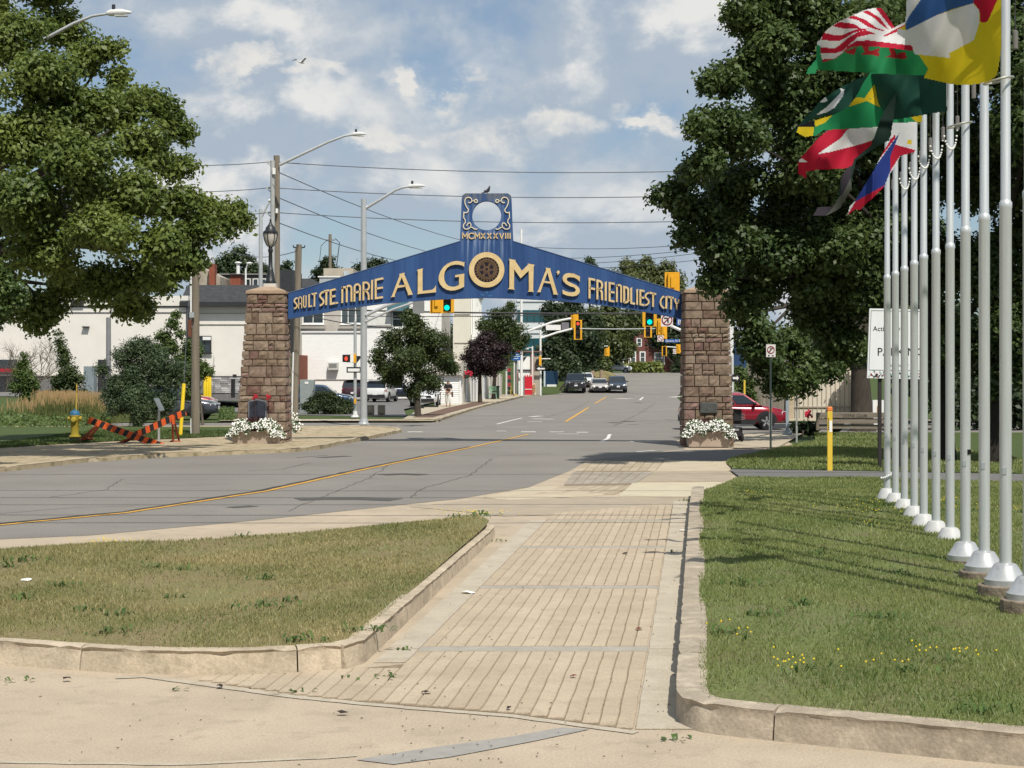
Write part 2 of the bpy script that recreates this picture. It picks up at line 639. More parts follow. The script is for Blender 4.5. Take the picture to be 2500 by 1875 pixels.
def edge(tab, y):
    for (y0, x0), (y1, x1) in zip(tab, tab[1:]):
        if y <= y1:
            t = (y - y0) / (y1 - y0)
            return x0 + (x1 - x0) * t
    return tab[-1][1]


ys = [75.95 + i * 3.5 for i in range(41)]
v, f = [], []
for y in ys:
    for t in (0, .25, .5, .75, 1):
        x = edge(FAR_L, y) * (1 - t) + edge(FAR_R, y) * t
        v.append((x, y, ground_z(x, y) + 0.006))
for j in range(len(ys) - 1):
    for i in range(4):
        f.append((j * 5 + i, j * 5 + i + 1, j * 5 + i + 6, j * 5 + i + 5))
tag(npmesh('far_road', v, f, M_asph), kind='structure')
terrain('far_cross_street', [-40, 0, 12, 24, 60, 110], [216, 220, 224], mat('dark_asphalt', (0.07, 0.068, 0.065), 0.9, 0.2), 0.03)
terrain('far_gravel_drive', [8, 12, 24, 30, 40], [224.5, 232, 240], mat('gravel_drive', (0.33, 0.31, 0.28), 0.95, 0.15), 0.02)

# ---------------------------------------------------------------- painted markings (each stroke its own piece of the road)
marks = thing('road_markings', None, None)
marks['kind'] = 'structure'


def ribbon(name, pts, w, z, m, parent=marks):
    mb = MB()
    v = []
    for i, p in enumerate(pts):
        a = Vector(pts[max(i - 1, 0)][:2])
        b = Vector(pts[min(i + 1, len(pts) - 1)][:2])
        t = (b - a).normalized()
        n = Vector((-t.y, t.x))
        for s in (-1, 1):
            v.append((p[0] + n.x * s * w / 2, p[1] + n.y * s * w / 2, z))
    mb.add(v, [(2 * i, 2 * i + 1, 2 * i + 3, 2 * i + 2) for i in range(len(pts) - 1)])
    o = mb.build(name, m, parent)
    return o


def dense(pts, step, jit=0.0):
    o = []
    for a, b in zip(pts, pts[1:]):
        a, b = Vector(a[:2]), Vector(b[:2])
        n = max(1, int((b - a).length / step))
        for k in range(n):
            q = a.lerp(b, k / n)
            o.append((q.x + random.uniform(-jit, jit), q.y + random.uniform(-jit, jit)))
    o.append(tuple(pts[-1][:2]))
    return o


YL = [(-30, 13.2)] + [gp(*p) for p in ((-160, 1294), (0, 1283), (311, 1253), (650, 1200), (894, 1146), (1155, 1092), (1290, 1061))]
ribbon('tar_seam', dense([(p[0] - 0.06, p[1] + 0.16) for p in YL[:-1]], 0.5, 0.035), 0.26, 0.0095, M_tar)
ribbon('yellow_line', dense(YL, 0.6, 0.012), 0.12, 0.013, M_yline)
for a, b in (((1381, 1030), (1437, 995)), ((1453, 985), (1480, 969))):
    ribbon('yellow_dash', [gp(*a), gp(*b)], 0.14, 0.013, M_yline)
for pts, w in (([(1470, 1078), (1484, 1071), (1489, 1061)], 0.13), ([(1538, 1079), (1612, 1080)], 0.3), ([(1213, 1036), (1240, 1029), (1274, 1021)], 0.12),
               ([(1272, 1055), (1308, 1055)], 0.55), ([(1212, 1053), (1236, 1053)], 0.35), ([(1342, 1055), (1376, 1055)], 0.4), ([(1408, 1056), (1436, 1056)], 0.5),
               ([(1362, 1060), (1412, 1060)], 0.25), ([(995, 1055), (1032, 1055)], 0.5), ([(1300, 1023), (1352, 1024)], 0.5), ([(1288, 1030), (1324, 1030)], 0.35),
               ([(1504, 973), (1540, 974)], 0.9), ([(1562, 977), (1570, 970)], 0.16), ([(1295, 1018), (1320, 1016)], 0.4), ([(1640, 970), (1668, 968)], 0.9),
               ([(1552, 1104), (1600, 1100)], 0.12)):
    ribbon('white_mark', [gp(*p) for p in pts], w, 0.012, M_wline)
for pts, w in (([(720, 1118), (800, 1112)], .12), ([(1180, 1041), (1215, 1043)], .12), ([(1290, 1044), (1345, 1045)], .12), ([(0, 1255), (180, 1240), (330, 1236)], .035), ([(300, 1180), (420, 1186), (560, 1183)], .03), ([(700, 1250), (820, 1200), (900, 1168), (960, 1130)], .03),
               ([(1000, 1215), (1040, 1190), (1150, 1160), (1200, 1120)], .035), ([(120, 1215), (260, 1196), (300, 1170)], .03), ([(1050, 1110), (1200, 1114), (1350, 1108)], .05), ([(600, 1150), (690, 1146), (760, 1130)], .04), ([(1330, 1020), (1400, 1000), (1440, 980)], .06), ([(1500, 1040), (1560, 1010), (1600, 985)], .06)):
    ribbon('crack_seal', dense([gp(*p) for p in pts], 0.3, 0.05), w * .7, 0.0085, mat('crack_tar', (0.12, 0.11, 0.1), 0.9, 0.2))
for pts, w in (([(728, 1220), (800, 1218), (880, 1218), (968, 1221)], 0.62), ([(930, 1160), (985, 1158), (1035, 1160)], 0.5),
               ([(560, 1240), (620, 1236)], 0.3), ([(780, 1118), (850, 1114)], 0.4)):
    ribbon('shadow_patch', dense([gp(*p) for p in pts], 0.3, 0.02), w, 0.009, mat('painted_shadow', (0.085, 0.08, 0.075), 0.9, 0.12, 3.0))  # cast shadows painted onto the road as flat dark patches


# ---------------------------------------------------------------- kerbs, cast in lengths
def resample(pts, step):
    pts = [Vector((p[0], p[1])) for p in pts]
    out, acc = [pts[0]], 0.0
    for a, b in zip(pts, pts[1:]):
        L = (b - a).length
        t = step - acc
        while t <= L:
            out.append(a.lerp(b, t / L))
            t += step
        acc = (acc + L) % step if L else acc
        acc = L - (t - step) if t - step >= 0 else acc + L
    out.append(pts[-1])
    return out


def smoothpath(pts, it=2):
    pts = [Vector((p[0], p[1])) for p in pts]
    for _ in range(it):
        q = [pts[0]]
        for a, b in zip(pts, pts[1:]):
            q += [a.lerp(b, .25), a.lerp(b, .75)]
        q.append(pts[-1])
        pts = q
    return pts


def kerb(name, pts, side, w, h, seg, m, step=0.1, jit=0.0035, gap=0.012, zb=-0.03, h1=None):
    """pts run along the outer foot of the kerb; side=+1 puts the body to the left of the direction of travel"""
    root = thing(name, None, None)
    root['kind'] = 'structure'
    P = resample(pts, step)
    n = max(2, int(seg / step))
    prof = [(0.0, zb), (0.006, 0.02), (0.016, 0.62), (0.024, 0.86), (0.05, 0.975), (0.5, 1.0), (0.93, 0.99), (1.0, 0.9), (1.0, -0.3)]
    i = 0
    while i < len(P) - 2:
        j = min(i + n + random.randint(-1, 1), len(P) - 1)
        if len(P) - 1 - j < 3:
            j = len(P) - 1
        v, fcs = [], []
        dz = random.uniform(-0.004, 0.004)
        for k in range(i, j + 1):
            t = (P[min(k + 1, len(P) - 1)] - P[max(k - 1, 0)]).normalized()
            nn = Vector((-t.y, t.x)) * side
            q = P[k].copy()
            if k == i:
                q += t * gap / 2
            if k == j:
                q -= t * gap / 2
            hh = h if h1 is None else h + (h1 - h) * k / (len(P) - 1)
            endk = 1.0 if k in (i, j) else 0.0
            for pi, (a, b) in enumerate(prof):
                off = a * w if a > 0.03 else a * 1.0
                z = zb if pi == 0 else (b * hh + dz if b > 0 else b * hh)
                if 0 < pi < 7:
                    off += random.gauss(0, jit * 0.5) + (0.012 * endk if pi in (2, 3, 4) else 0)
                    z += random.gauss(0, jit * (0.9 if pi in (3, 4) else 0.3)) - (0.012 * endk if pi in (3, 4) else 0)
                    if pi in (3, 4) and random.random() < 0.05:
                        off += 0.016
                        z -= 0.014
                v.append((q.x + nn.x * off, q.y + nn.y * off, z))
        L = len(prof)
        for k in range(j - i):
            for p in range(L - 1):
                a = (k * L + p, k * L + p + 1, (k + 1) * L + p + 1, (k + 1) * L + p)
                fcs.append(a if side < 0 else a[::-1])
        fcs.append(tuple(range(L)) if side > 0 else tuple(range(L))[::-1])
        e = tuple((j - i) * L + p for p in range(L))
        fcs.append(e[::-1] if side > 0 else e)
        MB().add(v, fcs).build('kerb_stone', m, root, smooth=40)
        i = j
    return root


IS_FRONT = smoothpath([(-12, 15.6), (-9, 14.75), (-6.5, 13.95), (-4.9, 13.55), (-4.18, 13.37), (-3.5, 13.11), (-2.9, 12.93), (-2.3, 12.88), (-1.8, 12.98), (-1.36, 13.14)], 1)
IS_SIDE = [(-1.33, 13.17), (-1.20, 13.45), (-0.72, 18.5), (-0.26, 23.3), (-0.24, 23.9)]
kerb('grass_island_kerb', IS_FRONT, 1, 0.17, 0.2, 1.9, M_kerb)
kerb('grass_island_kerb', IS_SIDE, 1, 0.17, 0.2, 2.2, M_kerb, h1=0.15)
LK = [(3.42, 31.2), (3.1, 28.6), (2.1, 19.9), (1.22, 12.2), (1.12, 11.35), (1.13, 11.1), (1.2, 10.92), (1.36, 10.78), (1.8, 10.56), (3.09, 9.93), (5.2, 8.9)]
LKs = [(3.42, 31.2), (3.1, 28.6), (2.1, 19.9)] + [tuple(p) for p in smoothpath(LK[2:], 1)][1:]
kerb('lawn_kerb', LKs, 1, 0.24, 0.2, 2.6, M_kerb2)

# ---------------------------------------------------------------- the stamped path: plank-shaped strips between grey bands
path = thing('stamped_path', None, None)
path['kind'] = 'structure'
SL = 0.112


def yf(x):                                         # the curved near edge of the stamped concrete
    t = [(-3.4, 13.05), (-2.87, 12.9), (-1.65, 12.12), (-1.02, 11.82), (0, 11.43), (0.82, 10.9), (1.4, 10.6)]
    return float(np.interp(x, [a for a, b in t], [b for a, b in t]))


def ykerb(x):
    t = [(-4.18, 13.37), (-3.5, 13.11), (-2.9, 12.93), (-2.3, 12.88), (-1.8, 12.98), (-1.3, 13.2)]
    return float(np.interp(x, [a for a, b in t], [b for a, b in t])) - 0.04


MB().add([(-2.2, 12.52, 0.003), (-1.0, 11.82, 0.003), (0.0, 11.45, 0.003), (0.80, 10.95, 0.003), (2.88, 29.3, 0.003), (0.75, 27.6, 0.003), (0.2, 24.0, 0.003), (-0.86, 13.4, 0.003), (-1.5, 13.05, 0.003), (-2.2, 12.9, 0.003)],
         [tuple(range(10))]).build('joint_bed', M_joint, path)


def plank(x0, x1, ya, yb, m, name='plank', top=0.0115, wob=0.0024):
    """one strip between the slanted lines through x0 and x1 (at y=11)"""
    n = max(2, int((yb - ya) / 0.14))
    v, fcs = [], []
    for k in range(n + 1):
        y = ya + (yb - ya) * k / n
        wv, wv2 = [wob * (math.sin(y * 5.1 + 31 * round(q / BW)) + 0.7 * math.sin(y * 9.7 + 17 * round(q / BW))) for q in (x0 - X0, x1 - X0)]
        s = SL * (y - 11)
        v += [(x0 + s + wv, y, 0.0035), (x0 + s + wv + 0.004, y, top), (x1 + s + wv2 - 0.004, y, top), (x1 + s + wv2, y, 0.0035)]
    for k in range(n):
        for p in range(3):
            fcs.append((k * 4 + p + 1, k * 4 + p, k * 4 + p + 4, k * 4 + p + 5))
    fcs += [(0, 1, 2, 3), (n * 4 + 3, n * 4 + 2, n * 4 + 1, n * 4)]
    return MB().add(v, fcs).build(name, m, path)


BW = 0.1227
NB = 16
X0 = 0.82 - NB * BW
bands = [14.08, 18.1, 22.2, 26.2]
for c in range(-16, NB):
    xa, xb = X0 + c * BW + 0.0038, X0 + (c + 1) * BW - 0.0038
    if c < 0:                                      # short strips in front of the grass island
        ya = yf(xa + SL) + 0.0
        yb = ykerb((xa + xb) / 2 + 0.2)
        if yb - ya > 0.15:
            plank(xa, xb, ya, yb, M_plank)
        continue
    ye = 29.6 - 0.13 * (NB - c) + random.uniform(-0.05, 0.05)
    cuts = [yf(xa)] + bands + [ye]
    for a, b in zip(cuts, cuts[1:]):
        a2 = a + (0.14 if a in bands else 0.0)
        b2 = b - (0.14 if b in bands else 0.0)
        if c < 1 and a2 < 13.2:
            pass
        plank(xa, xb, a2, b2, M_plank)
for b in bands:
    plank(X0, X0 + NB * BW, b - 0.12, b + 0.12, M_band, 'grey_band', 0.0105, 0.003)
for k in range(5):
    cuts = [11.0] + bands + [30.2]
    plank(0.83, 1.24 if k == 0 else 1.30, cuts[k] + (0.02 if k else -0.05), cuts[k + 1] - 0.02, M_border, 'border_slab', 0.010, 0.002)
    if k < 4:
        plank(X0 - 0.27, X0 - 0.006, max(13.45, cuts[k] + 0.02), cuts[k + 1] - 0.02, M_border, 'border_slab', 0.010, 0.002)
# weathered grey patch in the front left corner of the forecourt
flat('grey_patch', [gp(*p) for p in ((870, 1857), (1000, 1835), (1250, 1800), (1370, 1778), (1440, 1782), (1300, 1812), (1100, 1850), (960, 1868))], 0.006,
     mat('grey_patch', (0.30, 0.285, 0.26), 0.92, 0.1, 8.0, 0.3, 80.0))
ribbon('forecourt_joint', dense([gp(*p) for p in ((-200, 1850), (0, 1862), (420, 1868), (800, 1852), (870, 1846))], 0.15, 0.012), 0.05, 0.005, M_border, path)
ribbon('forecourt_edge', dense([(-3.1, 12.78)] + [(x, yf(x) - 0.06) for x in (-2.87, -1.65, -1.02, 0, 0.82)], 0.1, 0.008), 0.09, 0.006, M_border, path)

# ---------------------------------------------------------------- slabs and pavers of the sidewalk towards the arch
walk = thing('arch_sidewalk', None, None)
walk['kind'] = 'structure'
M_s1 = mat('slab_tan', (0.47, 0.40, 0.29), 0.92, 0.1, 2.0, 0.3, 50.0)
M_s2 = mat('slab_pale', (0.50, 0.44, 0.32), 0.92, 0.08, 2.0, 0.3, 50.0)
M_s3 = mat('slab_worn', (0.26, 0.22, 0.175), 0.92, 0.14, 2.0, 0.3, 50.0, stretch=(0.6, 6, 1))
M_s4 = mat('slab_brownish', (0.36, 0.30, 0.225), 0.92, 0.12, 2.0, 0.3, 50.0)


def slab(name, px, m, z=0.012):
    p = [gp(*q)[:2] for q in px]
    return MB().prism(p, 0.002, z).build(name, m, walk)


slab('slab', [(1626, 1125), (1784, 1127), (1785, 1150), (1602, 1151)], M_s1)
slab('slab', [(1600, 1153), (1785, 1152), (1785, 1175), (1560, 1177)], M_s4)
slab('slab', [(1545, 1180), (1784, 1178), (1776, 1201), (1690, 1214), (1510, 1212)], M_s2)
slab('slab', [(1300, 1190), (1372, 1188), (1480, 1210), (1240, 1222), (1180, 1216)], M_s1)
slab('slab', [(1000, 1238), (1180, 1220), (1470, 1215), (1690, 1218), (1640, 1236), (1500, 1250), (1235, 1262), (1150, 1252)], M_s4, 0.009)


def quadgrid(c, nu, nv, gapf, name, m, z=0.013):
    a, b, cc, d = [Vector(gp(*q)[:2]) for q in c]      # near-left, near-right, far-right, far-left
    for i in range(nu):
        for j in range(nv):
            def pt(u, w):
                return a.lerp(b, u).lerp(d.lerp(cc, u), w)
            u0, u1, w0, w1 = (i + gapf) / nu, (i + 1 - gapf) / nu, (j + gapf) / nv, (j + 1 - gapf) / nv
            MB().prism([tuple(pt(u0, w0)), tuple(pt(u1, w0)), tuple(pt(u1, w1)), tuple(pt(u0, w1))], 0.002, z + random.uniform(-.002, .002)).build(name, m, walk)


slab('joint_bed', [(1375, 1188), (1545, 1186), (1622, 1124), (1428, 1126)], M_joint, 0.0035)
M_pav = mat('paver', (0.40, 0.335, 0.24), 0.92, 0.12, 3.0, 0.3, 50.0, rnd=0.1)
M_pav2 = mat('paver_grey', (0.32, 0.28, 0.23), 0.92, 0.12, 3.0, 0.3, 50.0, rnd=0.08)
quadgrid([(1402, 1151), (1600, 1151), (1620, 1126), (1430, 1127)], 9, 3, 0.04, 'paver', M_pav)
quadgrid([(1376, 1183), (1552, 1181), (1596, 1153), (1400, 1153)], 8, 6, 0.04, 'paver', M_pav2)
quadgrid([(1300, 1208), (1500, 1208), (1548, 1186), (1372, 1188)], 8, 4, 0.04, 'paver', M_pav)

# asphalt footpath crossing the lawns on the right
AP = [(5.05, 36.2), (7.5, 36.0), (10.8, 34.6), (16, 33.2), (40, 27)]
AP2 = [(40, 30), (16, 36.2), (10.8, 37.6), (7.5, 38.7), (5.2, 39.2)]
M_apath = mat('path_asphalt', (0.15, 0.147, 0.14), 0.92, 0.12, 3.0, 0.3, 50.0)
MBp = flat('asphalt_footpath', AP + AP2, 0.045, M_apath)
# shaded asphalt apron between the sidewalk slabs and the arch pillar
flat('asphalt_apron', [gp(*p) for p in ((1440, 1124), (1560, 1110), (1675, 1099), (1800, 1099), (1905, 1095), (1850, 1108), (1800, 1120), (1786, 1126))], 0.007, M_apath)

# ---------------------------------------------------------------- lawns
RL = [(1.30, 11.25), (1.31, 11.03), (1.46, 10.92), (1.92, 10.69), (3.17, 10.08), (5.2, 9.05), (45, -9), (45, 26), (16, 33.2), (10.8, 34.6), (7.5, 36.0), (5.05, 36.2), (4.2, 33.6), (3.6, 31.2), (3.28, 28.6), (2.28, 19.9), (1.40, 12.2)]


def lawn_z(x, y):
    return 0.19 - 0.14 * sstep(y, 26.5, 33.5) + 0.012 * math.sin(x * 2.1 + y) * sstep(y, 11, 14)


def lawnmesh(name, poly, zf, m, cell=0.35, ylim=(9, 37), xlim=(1, 45)):
    bm = bmesh.new()
    bm.faces.new([bm.verts.new((p[0], p[1], 0)) for p in poly])
    for ax, lim in ((0, xlim), (1, ylim)):
        t = lim[0]
        while t < lim[1]:
            c = [0, 0, 0]
            n = [0, 0, 0]
            c[ax] = t
            n[ax] = 1
            bmesh.ops.bisect_plane(bm, geom=bm.verts[:] + bm.edges[:] + bm.faces[:], plane_co=c, plane_no=n)
            t += cell if t < 15 or ax else cell * 6
    for v in bm.verts:
        v.co.z = zf(v.co.x, v.co.y)
    bmesh.ops.recalc_face_normals(bm, faces=bm.faces)
    me = bpy.data.meshes.new(name)
    bm.to_mesh(me)
    bm.free()
    if me.polygons[0].normal.z < 0:
        me.flip_normals()
    me.materials.append(m)
    o = bpy.data.objects.new(name, me)
    COL.objects.link(o)
    o['kind'] = 'structure'
    return o


lawnmesh('flag_lawn', RL, lawn_z, M_soil2, 0.8)
IL = [(-12, 15.70), (-9, 14.86), (-6.5, 14.06), (-4.9, 13.65), (-4.14, 13.47), (-3.47, 13.21), (-2.87, 13.03), (-2.3, 12.98), (-1.84, 13.07), (-1.43, 13.22), (-1.30, 13.5), (-0.82, 18.5), (-0.36, 23.3), (-0.34, 24.0),
      (-0.5, 24.9), (-0.95, 25.5), (-2.2, 24.4), (-3.9, 22.75), (-6.4, 20.65), (-14, 16.9), (-14, 16.2)]


def isl_z(x, y):
    d = (y - (16.9 + (x + 14) * 0.5 if x < -6.4 else 20.65 + (x + 6.4) * 0.87))
    return 0.185 + 0.04 * math.sin(x * 0.9 + 1) * sstep(y, 14.5, 16.5) - 0.14 * sstep(d, -1.0, 0.1)


lawnmesh('grass_island', IL, isl_z, M_soil, 0.5, (12, 26), (-14, 0))
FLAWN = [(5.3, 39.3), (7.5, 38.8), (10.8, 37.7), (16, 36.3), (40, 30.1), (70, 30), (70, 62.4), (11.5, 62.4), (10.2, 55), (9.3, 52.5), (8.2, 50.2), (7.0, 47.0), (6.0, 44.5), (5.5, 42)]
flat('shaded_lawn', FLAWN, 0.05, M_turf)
# left lawn and its sidewalk
LLB = [(-40, 27), (-22, 40), (-15.5, 49.5), (-13.5, 52.5), (-11.0, 55.8), (-9.8, 57.5), (-9.2, 60), (-9.0, 66.5)]
sw = MB().prism([tuple(p) for p in [(-60, 2.2), (-45, 10.2)] + ROAD_L[2:] + [(-60, 68.5)]], -0.1, 0.10)
tag(sw.build('left_sidewalk', M_weedwalk), kind='structure')
kerb('left_road_kerb', [(p[0], p[1]) for p in ROAD_L[2:]], 1, 0.18, 0.125, 3.0, mat('far_kerb', (0.40, 0.335, 0.235), 0.92, 0.2, 4.0, rnd=0.06), 0.5, 0.008)
xs_ = list(range(-60, -8, 2))
tl = terrain('left_lawn', [x + 0.0 for x in range(-60, -8, 2)], [46, 50, 54, 58, 62, 66, 70, 74, 78, 82, 86, 90, 94], M_turf, -2.0)
bpy.data.objects.remove(tl)
bm = bmesh.new()
bm.faces.new([bm.verts.new((p[0], p[1], 0)) for p in LLB[::1] + [(-60, 66.5), (-60, 27)]])
for k in range(30):
    bmesh.ops.bisect_plane(bm, geom=bm.verts[:] + bm.edges[:] + bm.faces[:], plane_co=(-60 + k * 2, 0, 0), plane_no=(1, 0, 0))
    bmesh.ops.bisect_plane(bm, geom=bm.verts[:] + bm.edges[:] + bm.faces[:], plane_co=(0, 27 + k * 2, 0), plane_no=(0, 1, 0))
for v_ in bm.verts:
    v_.co.z = ground_z(v_.co.x, v_.co.y) + 0.125
me = bpy.data.meshes.new('left_lawn')
bm.to_mesh(me)
bm.free()
if me.polygons[0].normal.z < 0:
    me.flip_normals()
me.materials.append(M_turf)
ll = bpy.data.objects.new('left_lawn', me)
COL.objects.link(ll)
ll['kind'] = 'structure'
# beyond the side street, left: grass verge, car parks and sidewalks
terrain('verge', [-70, -60, -50, -40, -34, -30, -26, -22, -18, -13.6], [75.3, 78, 82, 86, 90, 94], M_turf, 0.03)
terrain('corner_verge', [-13.6, -10, -5.3], [78.3, 80, 82, 84, 88], M_turf, 0.03)
terrain('left_car_park', [-90, -60, -45, -34, -30, -26, -22, -18, -14.2], [93, 97, 101, 105, 109, 114, 120], M_asph2, 0.05)
flat('corner_sidewalk', [(-13.5, 75.6), (-3.7, 75.6), (-3.3, 78.2), (-13.5, 78.2)], 0.09, M_side)
flat('car_park', [(-13.2, 88), (-6.3, 84), (-5.4, 84), (-6.6, 100), (-6.0, 118), (-4.9, 140), (-60, 140), (-60, 121), (-13.2, 121)], 0.05, M_asph2)
flat('street_sidewalk', [(-5.2, 78.2), (-3.4, 78.2), (-2.1, 103), (-0.5, 127), (1.0, 147.7), (2.4, 158), (-3, 158), (-4.2, 127), (-5.6, 100)], 0.10, M_side)
flat('brick_verge', [(-4.9, 80.5), (-3.9, 80.5), (-2.8, 100), (-1.6, 118), (-2.9, 118), (-4.1, 100)], 0.106, mat('brick_verge', (0.14, 0.085, 0.06), 0.9, 0.25, 3.0))
kerb('street_kerb', [(-7, 75.9), (-4.2, 75.9), (-3.5, 76.6), (-2.1, 103), (-0.52, 127), (0.98, 147.7), (2.5, 157.5)], 1, 0.2, 0.14, 5.0, MATS['far_kerb'], 0.8, 0.01)
# right beyond the side street
flat('right_corner_sidewalk', [(9.9, 75.3), (60, 75.3), (60, 79), (12.5, 79), (14.5, 104), (17, 150), (15.5, 150), (13.3, 127), (11.6, 103)], 0.1, M_side)
flat('scooter_walk', [gp(*p) for p in ((1790, 1096), (1900, 1094), (1960, 1060), (1800, 1062))], 0.03, M_side)


# ---------------------------------------------------------------- grass blades, weeds, flowers
def blades(name, poly, n, zf, m, h=(0.025, 0.06), w=0.008, ypow=1.0, far=None, patch=0.0, keep=None):
    xs = [p[0] for p in poly]
    ysl = [p[1] for p in poly]
    x0, x1 = max(min(xs), -16), min(max(xs), 13.5)
    y0, y1 = max(min(ysl), 9), min(max(ysl), 62)
    k = 0
    PX, PY = [], []
    while k < n:
        a = rng.random(n * 2)
        u = rng.random(n * 2)
        Y = y0 + (y1 - y0) * (u ** ypow)
        X = x0 + (x1 - x0) * a
        ok = inside(X, Y, poly) & (np.abs(X / Y) < 0.335)
        if patch:
            q = np.sin(X * 2.3 + 1.3 * np.sin(Y * .7)) + np.sin(Y * 1.5 + X * .6) + np.sin(X * 5.7 - Y * 2.1) * 0.7
            ok &= rng.random(n * 2) < np.clip(0.55 + q * patch, 0.12, 1)
        PX.append(X[ok])
        PY.append(Y[ok])
        k += ok.sum()
    X, Y = np.concatenate(PX)[:n], np.concatenate(PY)[:n]
    Z = np.array([zf(a, b) for a, b in zip(X, Y)])
    H = rng.uniform(h[0], h[1], n) * (0.8 + 0.5 * rng.random(n) ** 3)
    sc = np.clip(Y / 14.0, 1, 3)
    Wd = w * sc * rng.uniform(0.6, 1.3, n)
    an = rng.uniform(0, math.pi, n)
    lx, ly = rng.normal(0, 0.5, n) * H, rng.normal(0, 0.5, n) * H
    V = np.empty((n, 3, 3))
    V[:, 0] = np.stack([X - np.cos(an) * Wd, Y - np.sin(an) * Wd * .4, Z - 0.01], 1)
    V[:, 1] = np.stack([X + np.cos(an) * Wd, Y + np.sin(an) * Wd * .4, Z - 0.01], 1)
    V[:, 2] = np.stack([X + lx, Y + ly, Z + H], 1)
    o = npmesh(name, V.reshape(-1, 3), np.arange(n * 3).reshape(-1, 3), m)
    return o


M_g1 = leaf_mat('grass_dry', (0.085, 0.125, 0.03), (0.40, 0.33, 0.16), 0.25, 0.5)
M_g2 = leaf_mat('grass_green', (0.075, 0.13, 0.027), (0.25, 0.265, 0.09), 0.3, 0.55)
tag(blades('grass', IL, 85000, isl_z, M_g1, (0.015, 0.045), 0.006, 1.0, patch=0.36), 'short half-dry grass on the kerbed island left of the path', 'grass', kind='stuff')
tag(blades('grass', RL, 160000, lawn_z, M_g2, (0.018, 0.05), 0.006, 1.35, patch=0.18), 'green lawn grass under the row of flagpoles', 'grass', kind='stuff')
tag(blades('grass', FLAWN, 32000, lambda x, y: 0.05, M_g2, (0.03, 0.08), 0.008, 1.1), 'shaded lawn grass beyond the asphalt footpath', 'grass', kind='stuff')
LLV = [(-16.5, 45), (-13.5, 52.6), (-11.0, 56), (-9.8, 57.7), (-9.2, 60), (-9.0, 66), (-22, 66), (-22, 45)]
tag(blades('grass', LLV, 22000, lambda x, y: ground_z(x, y) + 0.12, leaf_mat('grass_mid', (0.04, 0.075, 0.014), (0.10, 0.135, 0.035), 0.25, 0.9), (0.04, 0.09), 0.009, 1.0),
    'mown grass behind the striped barricade', 'grass', kind='stuff')


def tufts(name, spots, m, zf, nl=16, L=0.11, wd=0.012, flower=None):
    v, f, mi = [], [], []
    for (px, py, s) in spots:
        g = gp(px, py, 0.19)
        cx, cy = g.x, g.y
        z = zf(cx, cy)
        for k in range(int(nl * s)):
            a = random.uniform(0, 6.283)
            r = random.uniform(0.0, 0.12) * s
            bx_, by_ = cx + math.cos(a * 3.1) * r * 1.6, cy + math.sin(a * 3.1) * r
            l = L * random.uniform(0.5, 1.1)
            hgt = l * random.uniform(0.35, 0.9)
            d = Vector((math.cos(a), math.sin(a), 0))
            t = Vector((-d.y, d.x, 0)) * wd * random.uniform(.7, 1.4)
            b = Vector((bx_, by_, z - 0.005))
            mid = b + d * l * 0.45 + Vector((0, 0, hgt * 0.85))
            tip = b + d * l + Vector((0, 0, hgt * 0.6))
            o = len(v)
            v += [tuple(b - t * .4), tuple(b + t * .4), tuple(mid + t), tuple(mid - t), tuple(tip)]
            f += [(o, o + 1, o + 2), (o, o + 2, o + 3), (o + 3, o + 2, o + 4)]
            mi += [0, 0, 0]
        if flower:
            for k in range(int(flower * s)):
                a, r = random.uniform(0, 6.283), random.uniform(0, 0.36) * s
                c = Vector((cx + math.cos(a) * r * 1.5, cy + math.sin(a) * r * 0.7, z + random.uniform(0.05, 0.12)))
                o = len(v)
                q = 0.009
                v += [tuple(c + Vector(e)) for e in ((-q, 0, 0), (0, -q, 0.004), (q, 0, 0), (0, q, 0.004), (0, 0, q), (0, 0, -q))]
                f += [(o, o + 1, o + 4), (o + 1, o + 2, o + 4), (o + 2, o + 3, o + 4), (o + 3, o, o + 4), (o + 1, o, o + 5), (o + 2, o + 1, o + 5)]
                mi += [1] * 6
    mats = [m, mat('yellow_petal', (0.72, 0.55, 0.02), 0.6, 0.1)]
    return npmesh(name, v, f, mats, midx=mi)


M_weed = leaf_mat('weed_leaf', (0.04, 0.085, 0.018), (0.11, 0.17, 0.045), 0.2, 2.0)
sp = [(640, 1478, 2.2), (700, 1462, 1.2), (215, 1490, 1.1), (300, 1500, 0.9), (265, 1545, 1.8), (740, 1565, 1.2), (40, 1465, 1.6), (150, 1430, 1.3), (640, 1405, 1.2), (600, 1300, 1.2),
      (60, 1375, 1.8), (15, 1390, 1.4), (380, 1380, 1.0), (460, 1385, 0.9), (1175, 1258, 2.0), (1120, 1262, 1.4), (860, 1542, 0.8), (930, 1540, .7), (430, 1450, .8)]
tag(tufts('weeds', sp, M_weed, isl_z), 'dark green dandelion rosettes growing in the dry island grass', 'weeds', kind='stuff')
tag(tufts('yellow_flowers', [(1165, 1255, 1.3), (1145, 1262, .8), (240, 1322, 1.1), (280, 1318, .6)], M_weed, isl_z, 8, flower=28),
    'small yellow wildflowers along the back edge of the island', 'flowers', kind='stuff')
sp2 = [(1820, 1430, 2.0), (1870, 1505, 1.4), (1960, 1480, 1.4), (1990, 1355, 1.2), (2130, 1510, 1.6), (2250, 1640, 1.3), (2400, 1740, 1.4), (1760, 1545, 1.0), (2200, 1405, 1.0), (1720, 1235, 1.0), (2420, 1300, 1.2), (2330, 1230, 1.0)]
tag(tufts('weeds', sp2, M_weed, lawn_z), 'broad-leaved weeds in the flagpole lawn', 'weeds', kind='stuff')
